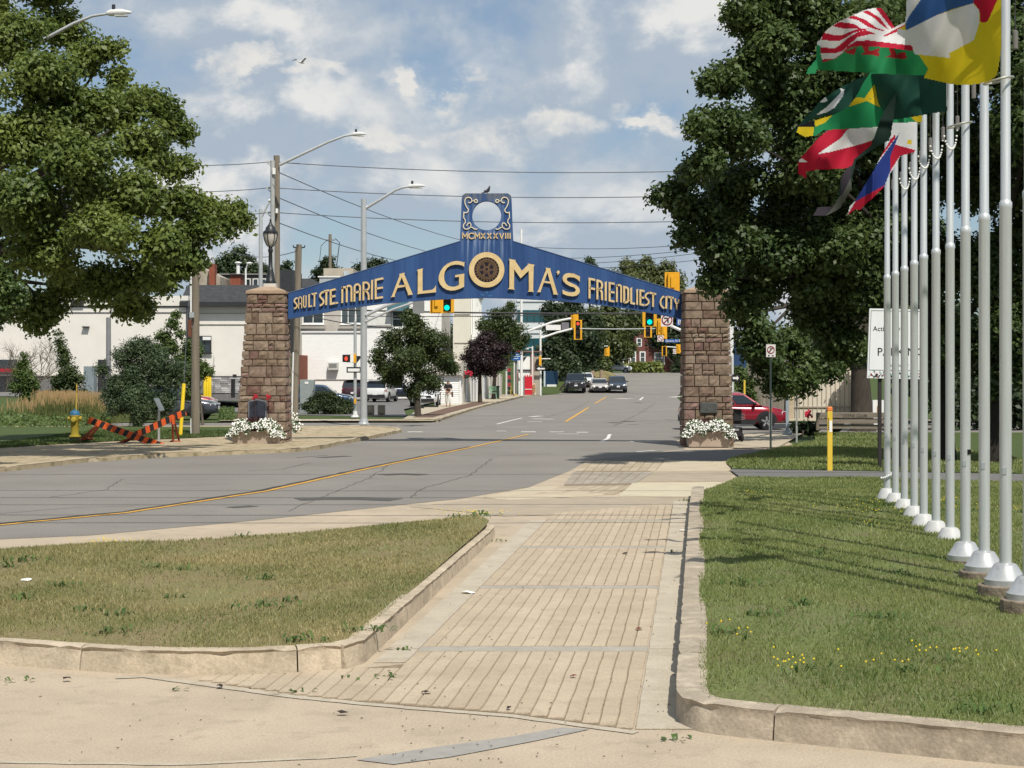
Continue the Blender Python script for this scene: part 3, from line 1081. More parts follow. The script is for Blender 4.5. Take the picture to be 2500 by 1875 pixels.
tag(tufts('yellow_flowers', [(2085, 1248, 1.5), (1840, 1208, 1.0), (1985, 1633, 1.3), (1925, 1645, .5), (2305, 1615, 1.4), (2140, 1258, .7), (1850, 1213, .4), (2150, 1236, 1.0), (1770, 1540, .4), (2480, 1250, 1.6),
                                     (2380, 1250, 1.0), (2300, 1228, 1.0), (2120, 1288, .7), (2230, 1250, .8), (1820, 1560, .35)], M_weed, lawn_z, 5, flower=13),
    'clumps of small yellow flowers in the flagpole lawn', 'flowers', kind='stuff')
# weeds rooted in the joints at the foot of the kerbs
jw = []
for px, py, s in ((910, 1605, 1.3), (1225, 1300, .9), (1620, 1745, 1.0), (1680, 1208, 1.1), (40, 1615, 1.2), (720, 1640, .8), (985, 1545, .7), (1640, 1325, .5), (420, 1634, .5)):
    jw.append((px, py - 9, s))
v, f = [], []
for k in range(330):                                # grit, bark crumbs and dry bits swept along the paving
    r = random.random()
    py = random.uniform(1250, 1860)
    if r < .45:
        g = gp(random.uniform(900, 1660), py, .012)
    elif r < .8:
        y = random.uniform(11.2, 30)
        g = Vector((1.20 + SL * (y - 11) - abs(random.gauss(0, .09)), y, .011))
    else:
        g = gp(random.uniform(0, 1700), random.uniform(1660, 1870), .004)
    if g.x < X0 - .3 + SL * (g.y - 11) and g.y > 12.4:
        continue
    a, l, w = random.uniform(0, 3.14), random.uniform(.004, .018), random.uniform(.002, .005)
    c, s_ = math.cos(a), math.sin(a)
    o = len(v)
    v += [(g.x + c * l, g.y + s_ * l, g.z + .002), (g.x - s_ * w, g.y + c * w, g.z + .002), (g.x - c * l, g.y - s_ * l, g.z + .002), (g.x + s_ * w, g.y - c * w, g.z + .002), (g.x, g.y, g.z + .009)]
    f += [(o, o + 1, o + 4), (o + 1, o + 2, o + 4), (o + 2, o + 3, o + 4), (o + 3, o, o + 4)]
tag(npmesh('debris', v, f, mat('grit', (.07, .05, .035), .9, .4, 3.0)), 'scattered dark grit and bark crumbs on the paving', 'debris', kind='stuff')
tag(tufts('kerb_weeds', jw, M_weed, lambda x, y: 0.012, 10, 0.06), 'weeds sprouting from the joints along the kerb feet', 'weeds', kind='stuff')
# ================================================================ THE ARCH
M_stone = mat('red_sandstone', (0.185, 0.122, 0.092), 0.95, 0.28, 3.2, 0.9, 14.0, rnd=0.18, col2=(0.27, 0.195, 0.145), spots=(5.0, 0.52, 0.7, (0.105, 0.065, 0.05), 0.6))
M_stone2 = mat('buff_sandstone', (0.215, 0.157, 0.113), 0.95, 0.25, 3.2, 0.9, 14.0, rnd=0.16, col2=(0.30, 0.228, 0.165), spots=(5.0, 0.52, 0.7, (0.14, 0.095, 0.065), 0.6))
M_stone3 = mat('plum_sandstone', (0.165, 0.095, 0.08), 0.95, 0.25, 3.2, 0.9, 14.0, rnd=0.25, col2=(0.24, 0.15, 0.12))
M_mortar = mat('mortar', (0.23, 0.165, 0.12), 0.95, 0.2, 8.0, 0.5, 50.0)
M_cap = mat('cap_stone', (0.36, 0.26, 0.18), 0.9, 0.15, 4.0, 0.4, 30.0)


def rough_stone(mb, o, ux, uz, nrm, w, h, depth, proud):
    """rock-faced block: frame origin o at its lower left front corner, the face broken into an uneven grid"""
    nu, nv = max(2, int(w / 0.085)), max(2, int(h / 0.085))
    nu, nv = min(nu, 5), min(nv, 4)
    g = []
    tilt, tilt2 = random.uniform(-0.5, 0.5), random.uniform(-0.5, 0.5)
    for j in range(nv + 1):
        for i in range(nu + 1):
            u, v = i / nu, j / nv
            ed = min(u, 1 - u, v, 1 - v) == 0
            du = dv = 0
            if not ed:
                du, dv = random.uniform(-.25, .25) / nu, random.uniform(-.25, .25) / nv
            p = 0.004 + random.uniform(0, 0.012) if ed else proud * (0.55 + random.uniform(-0.4, 0.6) + tilt * (u - .5) + tilt2 * (v - .5))
            ch = 0.006
            g.append(o + ux * (ch + (u + du) * (w - 2 * ch)) + uz * (ch + (v + dv) * (h - 2 * ch)) + nrm * p)
    n = nu + 1
    fs = [(j * n + i, j * n + i + 1, (j + 1) * n + i + 1, (j + 1) * n + i) for j in range(nv) for i in range(nu)]
    base = len(g)
    cs = [0, nu, nv * n + nu, nv * n]
    rim = [i for i in range(nu + 1)] + [j * n + nu for j in range(1, nv + 1)] + [nv * n + i for i in range(nu - 1, -1, -1)] + [j * n for j in range(nv - 1, 0, -1)]
    g += [g[i] - nrm * depth for i in rim]
    L = len(rim)
    fs += [(rim[(k + 1) % L], rim[k], base + k, base + (k + 1) % L) for k in range(L)]
    mb.add(g, fs)


def pillar(label, x0b, x1b, x0t, x1t, y0, y1, h, plaque=None):
    """battered pier of coursed sandstone, x0b..x1b at the foot, x0t..x1t at the top"""
    cx = (x0b + x1b) / 2
    t = thing('stone_pillar', label, 'pillar', (cx, (y0 + y1) / 2, 0), 'stone pillars of the arch')
    ins = 0.05

    def xl(z):
        return x0b + (x0t - x0b) * z / h

    def xr(z):
        return x1b + (x1t - x1b) * z / h
    core = MB()
    core.add([(xl(0) + ins, y0 + ins, 0), (xr(0) - ins, y0 + ins, 0), (xr(0) - ins, y1 - ins, 0), (xl(0) + ins, y1 - ins, 0),
              (xl(h) + ins, y0 + ins, h), (xr(h) - ins, y0 + ins, h), (xr(h) - ins, y1 - ins, h), (xl(h) + ins, y1 - ins, h)],
             [(0, 3, 2, 1), (4, 5, 6, 7), (0, 1, 5, 4), (1, 2, 6, 5), (2, 3, 7, 6), (3, 0, 4, 7)])
    core.build('mortar_core', M_mortar, t)
    z = 0.0
    while z < h - 0.03:
        ch = random.choice((0.14, 0.19, 0.22, 0.27, 0.32, 0.36))
        if h - z - ch < 0.14:
            ch = h - z
        a, b = xl(z + ch / 2), xr(z + ch / 2)
        faces = ((Vector((a, y0, z)), Vector((1, 0, 0)), Vector((0, -1, 0)), b - a), (Vector((b, y1, z)), Vector((-1, 0, 0)), Vector((0, 1, 0)), b - a),
                 (Vector((a, y1, z)), Vector((0, -1, 0)), Vector((-1, 0, 0)), y1 - y0), (Vector((b, y0, z)), Vector((0, 1, 0)), Vector((1, 0, 0)), y1 - y0))
        for o, ux, nr, wd in faces:
            u = 0.0
            back = nr.y > 0
            while u < wd - 0.01:
                w = random.uniform(0.17, 0.56) if not back else random.uniform(0.5, 0.9)
                if wd - u - w < 0.16:
                    w = wd - u
                g = 0.010
                halves = [(z, ch)]
                if ch > 0.29 and w < 0.4 and random.random() < 0.45 and not back:
                    k = ch * random.uniform(0.4, 0.6)
                    halves = [(z, k), (z + k, ch - k)]
                for zz, hh in halves:
                    mb = MB()
                    rough_stone(mb, o + ux * (u + g) + Vector((0, 0, zz - z + g)), ux, Vector((0, 0, 1)), nr, w - 2 * g, hh - 2 * g, 0.08, 0.042)
                    mb.build('stone', random.choice((M_stone, M_stone, M_stone2, M_stone2, M_stone3)), t)
                u += w
        z += ch
    cap = MB()
    e = 0.05
    xa, xb = xl(h) - e, xr(h) + e
    cap.bx(xa, xb, y0 - e, y1 + e, h + 0.002, h + 0.10)
    mx, my = (xa + xb) / 2, (y0 + y1) / 2
    cap.add([(xa, y0 - e, h + 0.102), (xb, y0 - e, h + 0.102), (xb, y1 + e, h + 0.102), (xa, y1 + e, h + 0.102), (mx - .2, my - .2, h + 0.26), (mx + .2, my - .2, h + 0.26), (mx + .2, my + .2, h + 0.26), (mx - .2, my + .2, h + 0.26)],
            [(0, 1, 5, 4), (1, 2, 6, 5), (2, 3, 7, 6), (3, 0, 4, 7), (4, 5, 6, 7)])
    cap.build('cap', M_cap, t, bevel=0.015)
    return t


PY = 52.3
pl = pillar('tall red sandstone pillar at the left end of the arch, with a lantern on top', (574 - CX) * PY / FPX, (703 - CX) * (PY + .5) / FPX, (604 - CX) * PY / FPX, (698 - CX) * (PY + .3) / FPX, PY, PY + 1.35, 4.85)
PYR = 51.7
pr = pillar('tall red sandstone pillar at the right end of the arch, beside the maple', (1671 - CX) * PYR / FPX, (1791 - CX) * PYR / FPX, (1674 - CX) * PYR / FPX, (1778 - CX) * PYR / FPX, PYR, PYR + 1.35, 4.85)
# bronze plaque on the right pillar, leafy arched frame panel on the left one
a, b = at(1709, 983, PYR), at(1751, 1008, PYR)
MB().bx(a.x, b.x, PYR - 0.085, PYR + 0.02, b.z, a.z).build('plaque', mat('plaque_bronze', (0.12, 0.125, 0.115), 0.45, 0.25, 9.0, metal=0.5), pr, bevel=0.008)
fr = MB()
pts = [at(607, 1022, PY), at(607, 979, PY), at(630, 974, PY), at(652, 979, PY), at(652, 1022, PY)]
fr.vprism([(p.x, p.z) for p in pts], PY - 0.10, PY + 0.02)
o = fr.build('plaque', mat('plaque_frame', (0.25, 0.26, 0.29), 0.4, 0.2, 6.0, metal=0.6), pl)
fr = MB()
pts = [at(610, 1020, PY), at(610, 981, PY), at(630, 977, PY), at(649, 981, PY), at(649, 1020, PY)]
fr.vprism([(p.x, p.z) for p in pts], PY - 0.108, PY - 0.09)
fr.build('plaque_face', mat('plaque_dark', (0.02, 0.025, 0.04), 0.12, 0.3, 5.0, spec=0.8), o)

# ---- the sign
SY = 52.75
SK = SY / FPX


def spx(p):
    return ((p[0] - CX) * SK, CAMZ - (p[1] - HZ) * SK)


def streak_mat():
    m = mat('sign_blue', (0.018, 0.058, 0.18), 0.5, 0.16, 1.4, spec=0.3, col2=(0.034, 0.09, 0.24), stretch=(1.6, 1.6, 0.18))
    nd, lk = m.node_tree.nodes, m.node_tree.links
    p = nd['Principled BSDF']
    src = p.inputs['Base Color'].links[0].from_socket
    t = nd.new('ShaderNodeTexCoord')
    q = nd.new('ShaderNodeMapping')
    q.inputs['Scale'].default_value = (9.0, 1.0, 0.35)
    lk.new(t.outputs['Object'], q.inputs['Vector'])
    n = nd.new('ShaderNodeTexNoise')
    n.inputs['Scale'].default_value = 1.0
    n.inputs['Detail'].default_value = 5
    lk.new(q.outputs[0], n.inputs['Vector'])
    sx = nd.new('ShaderNodeSeparateXYZ')
    lk.new(t.outputs['Object'], sx.inputs[0])

    def rng_(x, a, b, c, d):
        r = nd.new('ShaderNodeMapRange')
        r.interpolation_type = 'SMOOTHSTEP'
        lk.new(x, r.inputs[0])
        for i, k in enumerate((a, b, c, d)):
            r.inputs[1 + i].default_value = k
        return r.outputs[0]
    cxs = (1188 - CX) * SK
    ax = mth('ABSOLUTE', mth('SUBTRACT', sx.outputs[0], 0.0, nd, lk), None, nd, lk)
    mask = mth('MULTIPLY', rng_(ax, 0.6, 0.95, 1.0, 0.0), rng_(sx.outputs[2], 5.5, 6.75, 0.0, 1.0), nd, lk)
    mask = mth('MULTIPLY', mask, rng_(sx.outputs[2], 6.75, 7.0, 1.0, 0.35), nd, lk)
    fac = mth('MULTIPLY', rng_(n.outputs['Fac'], 0.48, 0.66, 0.0, 0.8), mth('ADD', mask, 0.05, nd, lk), nd, lk)
    mx = nd.new('ShaderNodeMix')
    mx.data_type = 'RGBA'
    lk.new(fac, mx.inputs['Factor'])
    lk.new(src, mx.inputs['A'])
    mx.inputs['B'].default_value = (0.25, 0.33, 0.48, 1)
    # grey, bird-soiled crown of the panel
    f2 = mth('MULTIPLY', rng_(sx.outputs[2], 7.75, 8.05, 0.0, 1.0), rng_(n.outputs['Fac'], 0.35, 0.6, 0.1, 0.8), nd, lk)
    m2 = nd.new('ShaderNodeMix')
    m2.data_type = 'RGBA'
    lk.new(f2, m2.inputs['Factor'])
    lk.new(mx.outputs['Result'], m2.inputs['A'])
    m2.inputs['B'].default_value = (0.12, 0.125, 0.125, 1)
    lk.new(m2.outputs['Result'], p.inputs['Base Color'])
    return m


M_blue = streak_mat()
M_cream = mat('letter_cream', (0.62, 0.44, 0.20), 0.6, 0.07, 6.0, spots=(22.0, 0.66, 0.72, (0.30, 0.16, 0.07), 0.6), col2=(0.70, 0.54, 0.29))
M_paint = mat('scroll_cream', (0.72, 0.64, 0.47), 0.6, 0.08, 6.0)
sign_x = (1188 - CX) * SK
arch = thing('arch_sign', 'blue arched sign with raised cream lettering spanning the road between two pillars', 'sign', (sign_x, SY, 0))
half_r = [(1188, 472), (1240, 472), (1247, 477), (1249, 486), (1253, 589), (1460, 652), (1671, 716), (1666, 779), (1610, 768), (1530, 753), (1440, 741), (1340, 733), (1260, 729), (1188, 727)]
circ = [(1188 + 35.5 * math.cos(R(a)), 526 + 36 * math.sin(R(a))) for a in range(90, -91, -9)]
half_r = half_r[:1] + half_r[1:] + [(1188, 562)] + circ[1:-1] + [(1188, 490)]
half_l = [(2 * 1188 - x, y) for x, y in half_r]
half_l = [(704 if x < 712 and y < 730 else (703 if x < 712 else x), y) for x, y in half_l]
pan = MB()
for hp in (half_r, half_l):
    pan.vprism([spx(p) for p in hp], SY, SY + 0.30)
pan.build('panel', M_blue, arch)
# capping strip along the top edge
tr = MB()
for a, b in (((704, 716), (1123, 589)), ((1253, 589), (1671, 716))):
    pa, pb = spx(a), spx(b)
    tr.bar((pa[0], SY + .15, pa[1] + 0.006), (pb[0], SY + .15, pb[1] + 0.006), 0.33, 0.02)
tr.build('edge_strip', mat('edge_strip', (0.10, 0.15, 0.27), 0.6, 0.2, 5.0), arch)
# steel bracket boxes that hold the sign to the pillars
MB().bx(*(lambda p, q: (p[0], q[0], SY + 0.05, SY + 0.28, q[1], p[1]))(spx((692, 722)), spx((705, 762)))).build('bracket', mat('black_steel', (0.02, 0.02, 0.022), 0.5, 0.2), arch)
MB().bx(*(lambda p, q: (p[0], q[0], SY + 0.05, SY + 0.28, q[1], p[1]))(spx((1664, 722)), spx((1684, 778)))).build('bracket', MATS['black_steel'], arch)


def stroke_poly(mb, pts, w, y0, y1, closed=False):
    """a stroke of width w along pts (sign metres), as a chain of mitred quads with thickness"""
    P = [Vector(p) for p in pts]
    n = len(P)
    Lp, Rp = [], []
    for i in range(n):
        a = P[i - 1] if (i > 0 or closed) else None
        b = P[(i + 1) % n] if (i < n - 1 or closed) else None
        d1 = (P[i] - a).normalized() if a is not None else (b - P[i]).normalized()
        d2 = (b - P[i]).normalized() if b is not None else d1
        t = (d1 + d2)
        t = t.normalized() if t.length > 1e-6 else d1
        nn = Vector((-t.y, t.x))
        c = max(0.45, nn.dot(Vector((-d1.y, d1.x))))
        Lp.append(P[i] + nn * (w / 2 / c))
        Rp.append(P[i] - nn * (w / 2 / c))
    m = n if closed else n - 1
    v = []
    for i in range(n):
        v += [(Lp[i].x, y0, Lp[i].y), (Rp[i].x, y0, Rp[i].y), (Lp[i].x, y1, Lp[i].y), (Rp[i].x, y1, Rp[i].y)]
    f = []
    for i in range(m):
        a, b = 4 * i, 4 * ((i + 1) % n)
        f += [(a, a + 1, b + 1, b), (a + 2, a, b, b + 2), (a + 1, a + 3, b + 3, b + 1)]
    if not closed:
        f += [(0, 2, 3, 1), (4 * (n - 1), 4 * (n - 1) + 1, 4 * (n - 1) + 3, 4 * (n - 1) + 2)]
    mb.add(v, f)


LY0, LY1 = SY - 0.085, SY - 0.05                    # raised letters stand off the panel


def letter(z, strokes, w, name='letter', fill=None, m=None, y=(LY0, LY1)):
    """z=(scale, ox, oy) of the tracing; strokes in tracing units"""
    mb = MB()
    for s in strokes:
        closed = s[0] == s[-1]
        pts = [spx((z[1] + a / z[0], z[2] + b / z[0])) for a, b in (s[:-1] if closed else s)]
        stroke_poly(mb, pts, w / z[0] * SK, y[0], y[1], closed)
    for s in (fill or []):
        mb.vprism([spx((z[1] + a / z[0], z[2] + b / z[0])) for a, b in s], y[0], y[1])
    # standoff pins back to the panel
    xs = [q[0] for q in mb.v]
    zs = [q[2] for q in mb.v]
    q = mb.v[0]
    mb.bx(q[0] - .012, q[0] + .012, y[1], SY + 0.01, q[2] - .012, q[2] + .012)
    return mb.build(name, m or M_cream, arch)


def arcp(cx, cy, rx, ry, a0, a1, n=10):
    return [(cx + rx * math.cos(R(a0 + (a1 - a0) * k / n)), cy - ry * math.sin(R(a0 + (a1 - a0) * k / n))) for k in range(n + 1)]


Z1 = (8.508, 700, 640)
Z4 = (8.508, 1420, 650)
sw = 38


def smooth_s(x0, y0, x1, y1):
    """art-deco S: from upper right, round to the left, down to the right bowl, back to lower left"""
    w, h = x1 - x0, y1 - y0
    q = [(1, 0.02), (0.62, 0.06), (0.25, 0.15), (0.08, 0.27), (0.14, 0.38), (0.45, 0.49), (0.8, 0.60), (0.93, 0.72), (0.84, 0.83), (0.5, 0.93), (0.02, 1.0)]
    return [(x0 + a * w, y0 + b * h) for a, b in q]


letter(Z1, [smooth_s(160, 738, 228, 968)], 30)                                            # SAULT
letter(Z1, [[(254, 965), (256, 790)] + arcp(287, 775, 33, 52, 170, 10, 6) + [(320, 790), (318, 960)], [(256, 872), (318, 858)]], 19)
letter(Z1, [[(356, 702), (357, 905)] + arcp(382, 905, 25, 32, 190, 350, 5) + [(408, 895), (408, 692)]], 20)
letter(Z1, [[(470, 672), (470, 924), (532, 910)]], 30)
letter(Z1, [[(528, 668), (632, 645)], [(584, 660), (580, 925)]], 32)
letter(Z1, [smooth_s(690, 610, 780, 905)], 36)                                            # STE.
letter(Z1, [[(790, 605), (885, 585)], [(830, 600), (826, 892)]], 38)
letter(Z1, [[(1018, 562), (918, 590), (920, 870), (1018, 848)], [(925, 722), (1018, 702)]], 40)
letter(Z1, [], 1, fill=[arcp(1047, 848, 22, 22, 0, 330, 11)])
letter(Z1, [[(1160, 850), (1160, 520)], [(1160, 560)] + arcp(1205, 560, 46, 40, 175, 10, 6) + [(1252, 560), (1252, 835)], [(1252, 545)] + arcp(1300, 535, 48, 45, 175, 5, 6) + [(1350, 545), (1350, 822)]], 38)   # MARIE
letter(Z1, [[(1412, 820), (1414, 560)] + arcp(1472, 530, 58, 70, 170, 10, 8) + [(1528, 545), (1524, 800)], [(1418, 640), (1526, 612)]], 38)
letter(Z1, [[(1598, 795), (1598, 430), (1650, 425)] + arcp(1650, 505, 66, 82, 80, -80, 8) + [(1600, 592)], [(1640, 592), (1690, 640), (1708, 700), (1706, 785)]], 38)
letter(Z1, [[(1778, 375), (1772, 775)]], 40)
letter(Z1, [[(2008, 335), (1852, 372), (1852, 752), (2005, 728)], [(1860, 552), (2005, 528)]], 40)
# FRIENDLIEST
letter(Z4, [[(278, 285), (162, 262), (162, 672)], [(165, 455), (278, 478)]], 42)
letter(Z4, [[(325, 690), (325, 298), (360, 306)] + arcp(368, 395, 56, 84, 85, -70, 7) + [(330, 480)], [(370, 470), (418, 540), (422, 705)]], 40)
letter(Z4, [[(498, 325), (498, 715)]], 42)
letter(Z4, [[(682, 368), (578, 350), (578, 715), (680, 735)], [(580, 530), (680, 550)]], 40)
letter(Z4, [[(728, 745), (730, 385)], [(732, 430)] + arcp(775, 430, 42, 40, 150, 10, 6) + [(818, 450), (818, 752)]], 36)
letter(Z4, [[(880, 755), (880, 430), (915, 440)] + arcp(915, 500, 50, 60, 80, 0, 4) + [(965, 700)] + arcp(918, 700, 47, 52, 0, -80, 4) + [(880, 752)]], 40)
letter(Z4, [[(1026, 450), (1026, 765), (1105, 782)]], 40)
letter(Z4, [[(1150, 480), (1150, 800)]], 36)
letter(Z4, [[(1300, 518), (1216, 502), (1216, 795), (1300, 810)], [(1220, 645), (1300, 662)]], 38)
letter(Z4, [smooth_s(1315, 545, 1400, 815)], 32)
letter(Z4, [[(1415, 555), (1545, 582)], [(1482, 570), (1478, 845)]], 38)
letter(Z4, [[(1712, 628), (1680, 640), (1645, 690), (1632, 750), (1645, 810), (1680, 855), (1715, 872)]], 34)   # CITY
letter(Z4, [[(1758, 625), (1752, 882)]], 40)
letter(Z4, [[(1798, 640), (1908, 662)], [(1858, 652), (1850, 898)]], 36)
letter(Z4, [[(1938, 675), (1940, 730), (1960, 775), (1978, 785), (2000, 770), (2014, 735), (2014, 690)], [(1976, 785), (1972, 912)]], 32)
# ALGOMA'S, flared capitals traced as outlines
Z2 = (8.508, 940, 600)
Z3 = (8.508, 1180, 600)
letter(Z2, [], 1, fill=[[(300, 590), (412, 560), (405, 600), (580, 1015), (475, 1030), (482, 1005), (350, 655), (205, 1030), (212, 1060), (122, 1072), (145, 1045), (305, 625)],
                        [(285, 825), (420, 815), (432, 850), (262, 880)]])
letter(Z2, [], 1, fill=[[(665, 505), (795, 470), (782, 505), (782, 940), (985, 915), (1035, 870), (1060, 820), (1062, 968), (668, 1008), (682, 975), (684, 530)]])
go = arcp(1400, 628, 288, 312, 28, 333, 30)
gi = arcp(1405, 628, 178, 228, 318, 40, 24)
go = [(1648, 352), (1560, 325), (1480, 318), (1390, 335), (1300, 375), (1220, 440), (1155, 530), (1118, 630), (1115, 720), (1145, 800), (1205, 870), (1280, 915), (1370, 935), (1460, 928), (1560, 895), (1645, 852),
      (1648, 580), (1460, 612), (1460, 658), (1540, 648), (1535, 820), (1460, 850), (1390, 855), (1320, 835), (1265, 785), (1232, 700), (1228, 620), (1245, 540), (1290, 465), (1360, 415), (1450, 395), (1530, 395), (1600, 412), (1648, 440)]
letter(Z2, [], 1, fill=[go])
ring = MB()
ci, cz = spx((1188.3, 659))
n = 48
v, f = [], []
for k in range(n):
    a = 2 * math.pi * k / n
    for r in (43.2 * SK, 30.6 * SK):
        for y in (LY0, LY1):
            v.append((ci + r * math.cos(a), y, cz + r * math.sin(a)))
for k in range(n):
    a, b = 4 * k, 4 * ((k + 1) % n)
    f += [(a, a + 2, b + 2, b)[::-1], (a, b, b + 1, a + 1)[::-1], (a + 2, a + 3, b + 3, b + 2)[::-1]]
ring.add(v, f)
ring.build('letter', M_cream, arch)
letter(Z3, [], 1, fill=[[(530, 275), (672, 300), (662, 318), (800, 520), (925, 400), (922, 372), (1070, 400), (1045, 425), (1035, 930), (1052, 962), (920, 955), (945, 925), (942, 520), (775, 680), (640, 490), (638, 890), (655, 915), (512, 900), (540, 870), (545, 310)]])
letter(Z3, [], 1, fill=[[(1290, 455), (1402, 475), (1390, 495), (1535, 990), (1555, 1018), (1448, 1012), (1455, 985), (1330, 560), (1195, 935), (1190, 970), (1115, 962), (1140, 930), (1305, 490)], [(1270, 735), (1385, 745), (1395, 790), (1255, 765)]])
letter(Z3, [], 1, fill=[[(1530, 530), (1555, 515), (1580, 525), (1585, 555), (1565, 590), (1525, 610), (1545, 575), (1525, 560)]])
letter(Z3, [], 1, fill=[[(2005, 640), (2003, 750), (1950, 700), (1890, 665), (1800, 655), (1745, 665), (1730, 700), (1745, 735), (1820, 775), (1920, 820), (1990, 880), (2005, 940), (1985, 1000), (1930, 1040), (1850, 1052), (1750, 1040), (1645, 1000), (1645, 910), (1700, 945), (1790, 970), (1870, 968), (1915, 945), (1918, 905), (1880, 865), (1800, 845), (1720, 800), (1660, 740), (1642, 680), (1660, 620), (1710, 580), (1780, 568), (1880, 585)]])
# gear wheel emblem inside the O
gear = MB()
nt = 24
v = []
cxg, czg = spx((1188.3, 658.5))
for k in range(nt * 4):
    a = 2 * math.pi * k / (nt * 4)
    r = (29.6 if k % 4 in (0, 1) else 25.6) * SK
    v.append((cxg + r * math.cos(a), czg + r * math.sin(a)))
gear.vprism(v, SY - 0.075, SY - 0.02)
M_gear = mat('gear_bronze', (0.115, 0.068, 0.04), 0.6, 0.25, 14.0, metal=0.25)
g = gear.build('gear_wheel', M_gear, arch)
gd = MB()
for k in range(6):
    a = R(60 * k + 30)
    q = []
    for r, da in ((10, 18), (17.5, 17), (17.5, -17), (10, -18)):
        q.append((cxg + r * SK * math.cos(a + R(da)), czg + r * SK * math.sin(a + R(da))))
    gd.vprism(q, SY - 0.083, SY - 0.07)
gd.vprism([(cxg + 2.6 * SK * math.cos(R(t)), czg + 2.6 * SK * math.sin(R(t))) for t in range(0, 360, 30)], SY - 0.083, SY - 0.07)
gd.build('gear_opening', mat('gear_dark', (0.012, 0.008, 0.02), 0.8, 0.2), g)
gr = MB()
for r, w in ((23.2, 1.2), (19.4, 1.0), (5.2, 1.2)):
    stroke_poly(gr, [(cxg + r * SK * math.cos(R(t)), czg + r * SK * math.sin(R(t))) for t in range(0, 360, 10)], w * SK, SY - 0.09, SY - 0.07, True)
gr.build('gear_rim', mat('gear_rim', (0.19, 0.125, 0.07), 0.55, 0.2, 14.0, metal=0.3), g)
# faded painted crest under the wheel
fc = MB()
Zc = (8.508, 1180, 600)
for s in ([(40, 930), (100, 930), (85, 1000), (60, 1000)], [(-70, 985), (20, 1010), (20, 1050), (-40, 1040)], [(90, 1020), (220, 1015), (170, 1060), (90, 1060)]):
    fc.vprism([spx((Zc[1] + a / Zc[0], Zc[2] + b / Zc[0])) for a, b in s], SY - 0.004, SY + 0.002)
fc.build('faded_crest', mat('crest_blue', (0.035, 0.12, 0.27), 0.55, 0.2, 9.0), arch)
# Roman date and scrolls painted on the tower panel
Z5 = (11.06, 1110, 450)
FY = (SY - 0.035, SY + 0.001)


def pl_(strokes, w, name='numeral', m=M_cream):
    mb = MB()
    for s in strokes:
        closed = s[0] == s[-1]
        stroke_poly(mb, [spx((Z5[1] + a / Z5[0], Z5[2] + b / Z5[0])) for a, b in (s[:-1] if closed else s)], w / Z5[0] * SK, FY[0], FY[1], closed)
    return mb.build(name, m, arch)


T, B = 1318, 1470


def rM(x0, x1):
    return [[(x0, B), (x0 + 4, T), ((x0 + x1) / 2, T + 92), (x1 - 4, T), (x1, B)]]


pl_(rM(215, 340), 30)
pl_([[(515, 1345)] + arcp(460, 1394, 76, 74, 55, 305, 12) + [(515, 1445)]], 30)
pl_(rM(550, 675), 30)
for x in (765, 935, 1105):
    pl_([[(x - 52, T), (x + 55, B)], [(x + 55, T), (x - 52, B)]], 28)
pl_([[(1215, T), (1270, B - 6), (1328, T)]], 30)
for x in (1378, 1438, 1497):
    pl_([[(x, T - 5), (x, B)]], 30)
lf = [[(370, 485), (400, 502), (440, 490), (468, 450), (455, 395), (420, 362), (370, 352), (310, 372), (275, 430), (280, 520), (320, 610), (370, 680), (365, 730), (330, 765), (285, 770), (250, 755), (245, 905), (285, 960), (290, 1030),
       (245, 1085), (235, 1145), (260, 1195), (310, 1215), (370, 1205), (430, 1160), (445, 1100), (425, 1050), (390, 1040), (355, 1070), (318, 1125)],
      [(430, 1160), (480, 1165), (530, 1205), (585, 1218), (620, 1190)], [(470, 450), (530, 450)], arcp(575, 452, 42, 42, 0, 360, 12)]
lf[3][-1] = lf[3][0]
pl_(lf, 24, 'scroll', M_paint)
pl_([[(1725 - a, b) for a, b in s] for s in lf], 24, 'scroll', M_paint)

# ---- lantern on the left pillar
lc = at(660, 700, PY + 0.65)
lx, ly = lc.x, PY + 0.68
zt = 5.11
lant = thing('pillar_lantern', 'black cast-iron lantern with frosted globe on the left stone pillar', 'lantern', (lx, ly, zt))
M_iron = mat('black_iron', (0.018, 0.02, 0.022), 0.42, 0.3, 8.0, spec=0.5)
k = 1.0 / 75.5                                        # metres per photo pixel at the arch
MB().bx(lx - 0.2, lx + 0.2, ly - .2, ly + .2, zt - 0.02, zt + 0.1).build('base_block', mat('pale_block', (0.55, 0.53, 0.48), 0.8, 0.15), lant)
MB().lathe([(0.17, zt + 0.1), (0.18, zt + 0.17), (0.15, zt + 0.22), (0.12, zt + 0.42), (0.1, zt + 0.5), (0.085, zt + 0.6), (0.07, zt + 0.62), (0.06, zt + 1.1), (0.075, zt + 1.13), (0.085, zt + 1.2), (0.06, zt + 1.25), (0.07, zt + 1.3)], (lx, ly, 0), 12).build('post', M_iron, lant, smooth=40)
MB().lathe([(0.07, zt + 1.3), (0.12, zt + 1.36), (0.19, zt + 1.52), (0.215, zt + 1.68), (0.22, zt + 1.74)], (lx, ly, 0), 16).build('globe', mat('frosted_globe', (0.55, 0.52, 0.47), 0.35, 0.15, 5.0, spec=0.5), lant, smooth=60)
hd = MB().lathe([(0.24, zt + 1.72), (0.24, zt + 1.78), (0.17, zt + 1.84), (0.15, zt + 1.92), (0.10, zt + 1.98), (0.05, zt + 2.05), (0.05, zt + 2.08), (0.02, zt + 2.1), (0.035, zt + 2.14), (0.0, zt + 2.24)], (lx, ly, 0), 14)
hd.build('hood', M_iron, lant, smooth=40)
cg = MB()
